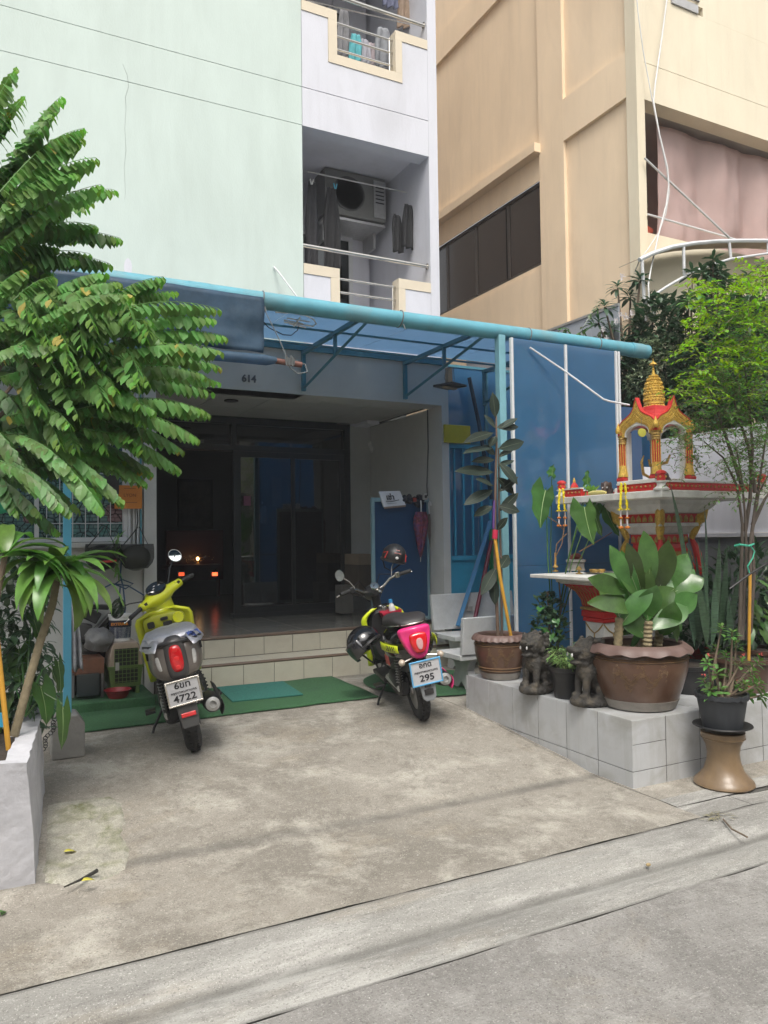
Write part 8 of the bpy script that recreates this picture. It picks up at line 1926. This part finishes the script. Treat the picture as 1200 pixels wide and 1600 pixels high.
MB().ell(p, (.022, .022, .028), 10, 8).build('bulb', mat('warm_bulb', (1, .62, .25), .5, emit=6), t, smooth=True); MB().lathe([(.03, 0), (.02, .02), (.015, .05)], p-V((0, 0, .075)), 12).build('base', M_gold2, t)
mb = MB()
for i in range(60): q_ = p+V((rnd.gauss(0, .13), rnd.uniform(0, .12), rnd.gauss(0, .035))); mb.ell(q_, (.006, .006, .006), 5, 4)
o = mb.build('gilt_ornaments', mat('glowing_gilt', (.4, .2, .04), .4, emit=.05), t)  # weak emission in the gilt imitates its glints beside the lamp
pl = bpy.data.lights.new('altar_lamp_light', 'POINT'); pl.energy = .25; pl.color = (1, .5, .2); pl.shadow_soft_size = .03; po = bpy.data.objects.new('altar_lamp_light', pl); COL.objects.link(po); po.location = p+V((0, -.06, .02)); po.parent = None
t = thing('framed_picture', 'dark framed picture on the wall inside the dark room', 'picture', at(305, 787, 12.9)); px_box('frame', mat('picture_frame', (.022, .017, .014), .4), t, 277, 748, 333, 826, 12.90, 12.96, bevel=.006); px_box('canvas', mat('dim_painting', (.05, .042, .035), .6, .6, 5, stain=(.02, .02, .03), stain_amt=.7), t, 281, 753, 329, 821, 12.885, 12.897)
t = thing('fire_extinguisher', 'silver cylinder hanging inside behind the glass door', 'extinguisher', at(411, 805, 9.6)); p = at(411, 803, 9.6)
MB().lathe([(.001, -.12), (.05, -.12), (.055, -.10), (.055, .08), (.03, .12), (.015, .13), (.015, .17), (.001, .17)], p, 20).build('cylinder', M_chrome, t, smooth=True); MB().tube([p+V((0, 0, .17)), p+V((-.05, 0, .75))], .004, 5).build('hanger', M_black, t)
t = thing('wall_calendar', 'tall pale scroll with carved edge seen through the glass door', 'scroll', at(433, 770, 10)); px_box('scroll', mat('aged_paper', (.30, .27, .22), .8, .3, 10), t, 425, 745, 440, 792, 10, 10.01); px_box('tassel', mat('aged_gold', (.25, .20, .10), .7, .4, 20), t, 432, 792, 440, 820, 10, 10.02)
t = thing('pink_note', 'small pink note on the door glass', 'note', at(387, 782, 8.93)); px_box('note', mat('pink_paper', (.22, .06, .13), .7), t, 381, 775, 392, 790, 8.925, 8.93)
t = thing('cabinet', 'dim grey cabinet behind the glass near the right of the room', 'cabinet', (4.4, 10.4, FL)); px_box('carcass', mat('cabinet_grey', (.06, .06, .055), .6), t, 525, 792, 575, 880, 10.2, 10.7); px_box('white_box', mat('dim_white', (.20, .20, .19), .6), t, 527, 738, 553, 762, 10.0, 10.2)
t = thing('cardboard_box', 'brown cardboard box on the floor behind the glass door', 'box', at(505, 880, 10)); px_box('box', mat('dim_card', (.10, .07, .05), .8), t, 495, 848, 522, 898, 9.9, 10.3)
t = thing('step_box', 'pale brown carton standing by the blue board', 'box', at(572, 875, 8.4)); px_box('box', mat('carton', (.26, .20, .14), .8), t, 560, 866, 585, 882, 8.3, 8.7); px_box('stand', mat('carton2', (.10, .08, .06), .8), t, 560, 883, 585, 930, 8.3, 8.7)
t = thing('stone_stand', 'small grey stand on the floor left of the blue board', 'stand', at(545, 930, 8.6)); px_box('stand', mat('stand_grey', (.16, .15, .13), .8), t, 534, 915, 552, 958, 8.5, 8.7)
# litter
M_leafy = mat('fallen_leaf', (.62, .56, .08), .6, .2, 20)
for u, v, lab in ((127, 1270, 'yellow fallen leaf at the top of the moss patch'), (110, 1329, 'yellow fallen leaf low on the moss patch'), (139, 1374, 'yellow fallen leaf on the concrete below the moss patch')):
    p = atz(u, v, gz(.4, 4.2)+.012); t = tag(MB().blade(p+V((-.03, 0, 0)), (1, .3, .05), .062, .035, .5, .25, 4).build('fallen_leaf', M_leafy, None, smooth=True, solid=.001, autosm=False), lab, 'leaf')
p = atz(2, 1430, .01); tag(MB().blade(p+V((-.03, 0, .01)), (1, .5, .2), .05, .03, .5, .25, 4).blade(p, (.5, 1, .3), .04, .02, .5, .25, 3).build('fallen_leaf', M_euph, None, smooth=True, solid=.001, autosm=False), 'green fallen leaf at the left edge of the street', 'leaf')
p = atz(1013, 1351, -.01); tag(MB().ell(p, (.014, .010, .008), 8, 6).build('dry_leaf', mat('tan_litter', (.32, .24, .12), .8), None, smooth=True), 'tiny tan leaf scrap in the gutter channel', 'leaf')
o = MB()
for i in range(26):
    p = atz(1125+rnd.gauss(0, 13), 1275+rnd.gauss(0, 4), .012); a = rnd.random()*6.3; o.blade(p, (math.cos(a), math.sin(a), .2), rnd.uniform(.03, .06), .008, .5, .2, 2)
o = o.build('leaf_litter', mat('dry_litter', (.20, .18, .10), .8, .4, 30), None, kind='stuff'); tag(o, 'little heap of dry leaf litter by the pavement joint', 'litter')
tag(MB().tube([atz(1130, 1280, .012), atz(1143, 1295, .012), atz(1168, 1308, .012)], .005, 5).build('twig', M_bark, None, smooth=True), 'short twig lying across the pavement joint', 'twig')
tag(MB().tube([atz(100, 1386, gz(.3, 3.9)+.012), atz(125, 1375, gz(.3, 3.9)+.012), atz(142, 1366, gz(.3, 3.9)+.012), atz(152, 1360, gz(.3, 3.9)+.03)], [.003, .006, .008, .009], 6).build('twig', M_stone, None, smooth=True), 'dark bent twig at the lower edge of the moss patch', 'twig')
o = MB()
for i in range(170):
    x = rnd.uniform(-.5, 4); y = rnd.uniform(2.0, 5.5); 
    if y < 2.98 or x < .25: z = .004
    else: z = gz(x, y)+.003
    if x > 3.4: continue
    o.ell((x, y, z), (rnd.uniform(.002, .006), rnd.uniform(.002, .005), .002), 5, 3)
o.build('grit', mat('pale_grit', (.42, .41, .38), .9, .3, 30), None, kind='stuff')
# chain by the block
mb = MB()
for i in range(16):
    p = at(lerp(96, 66, i/15)+3*math.sin(i), lerp(1108, 1170, i/15), 5.35); mb.tube([p+V((.012*math.cos(a), .006*(i % 2)*math.sin(a), .012*math.sin(a))) for a in [k*math.pi/4 for k in range(9)]], .003, 5)
tag(mb.build('chain', M_black, None, smooth=True), 'dark chain hanging by the concrete post block', 'chain')

# thin volume added over the street to imitate a lens veil
hz = MB().box(-41, 41, -41, 41, -1.1, 14.6).build('haze', None, None) if HAZE else None
if hz:
    m = bpy.data.materials.new('lens_veil'); m.use_nodes = True; t = m.node_tree; t.nodes.clear(); o_ = t.nodes.new('ShaderNodeOutputMaterial'); v_ = t.nodes.new('ShaderNodeVolumePrincipled')
    v_.inputs['Density'].default_value = HAZE; v_.inputs['Color'].default_value = (.92, .95, 1, 1); t.links.new(v_.outputs[0], o_.inputs['Volume']); hz.data.materials.clear(); hz.data.materials.append(m); hz['kind'] = 'stuff'
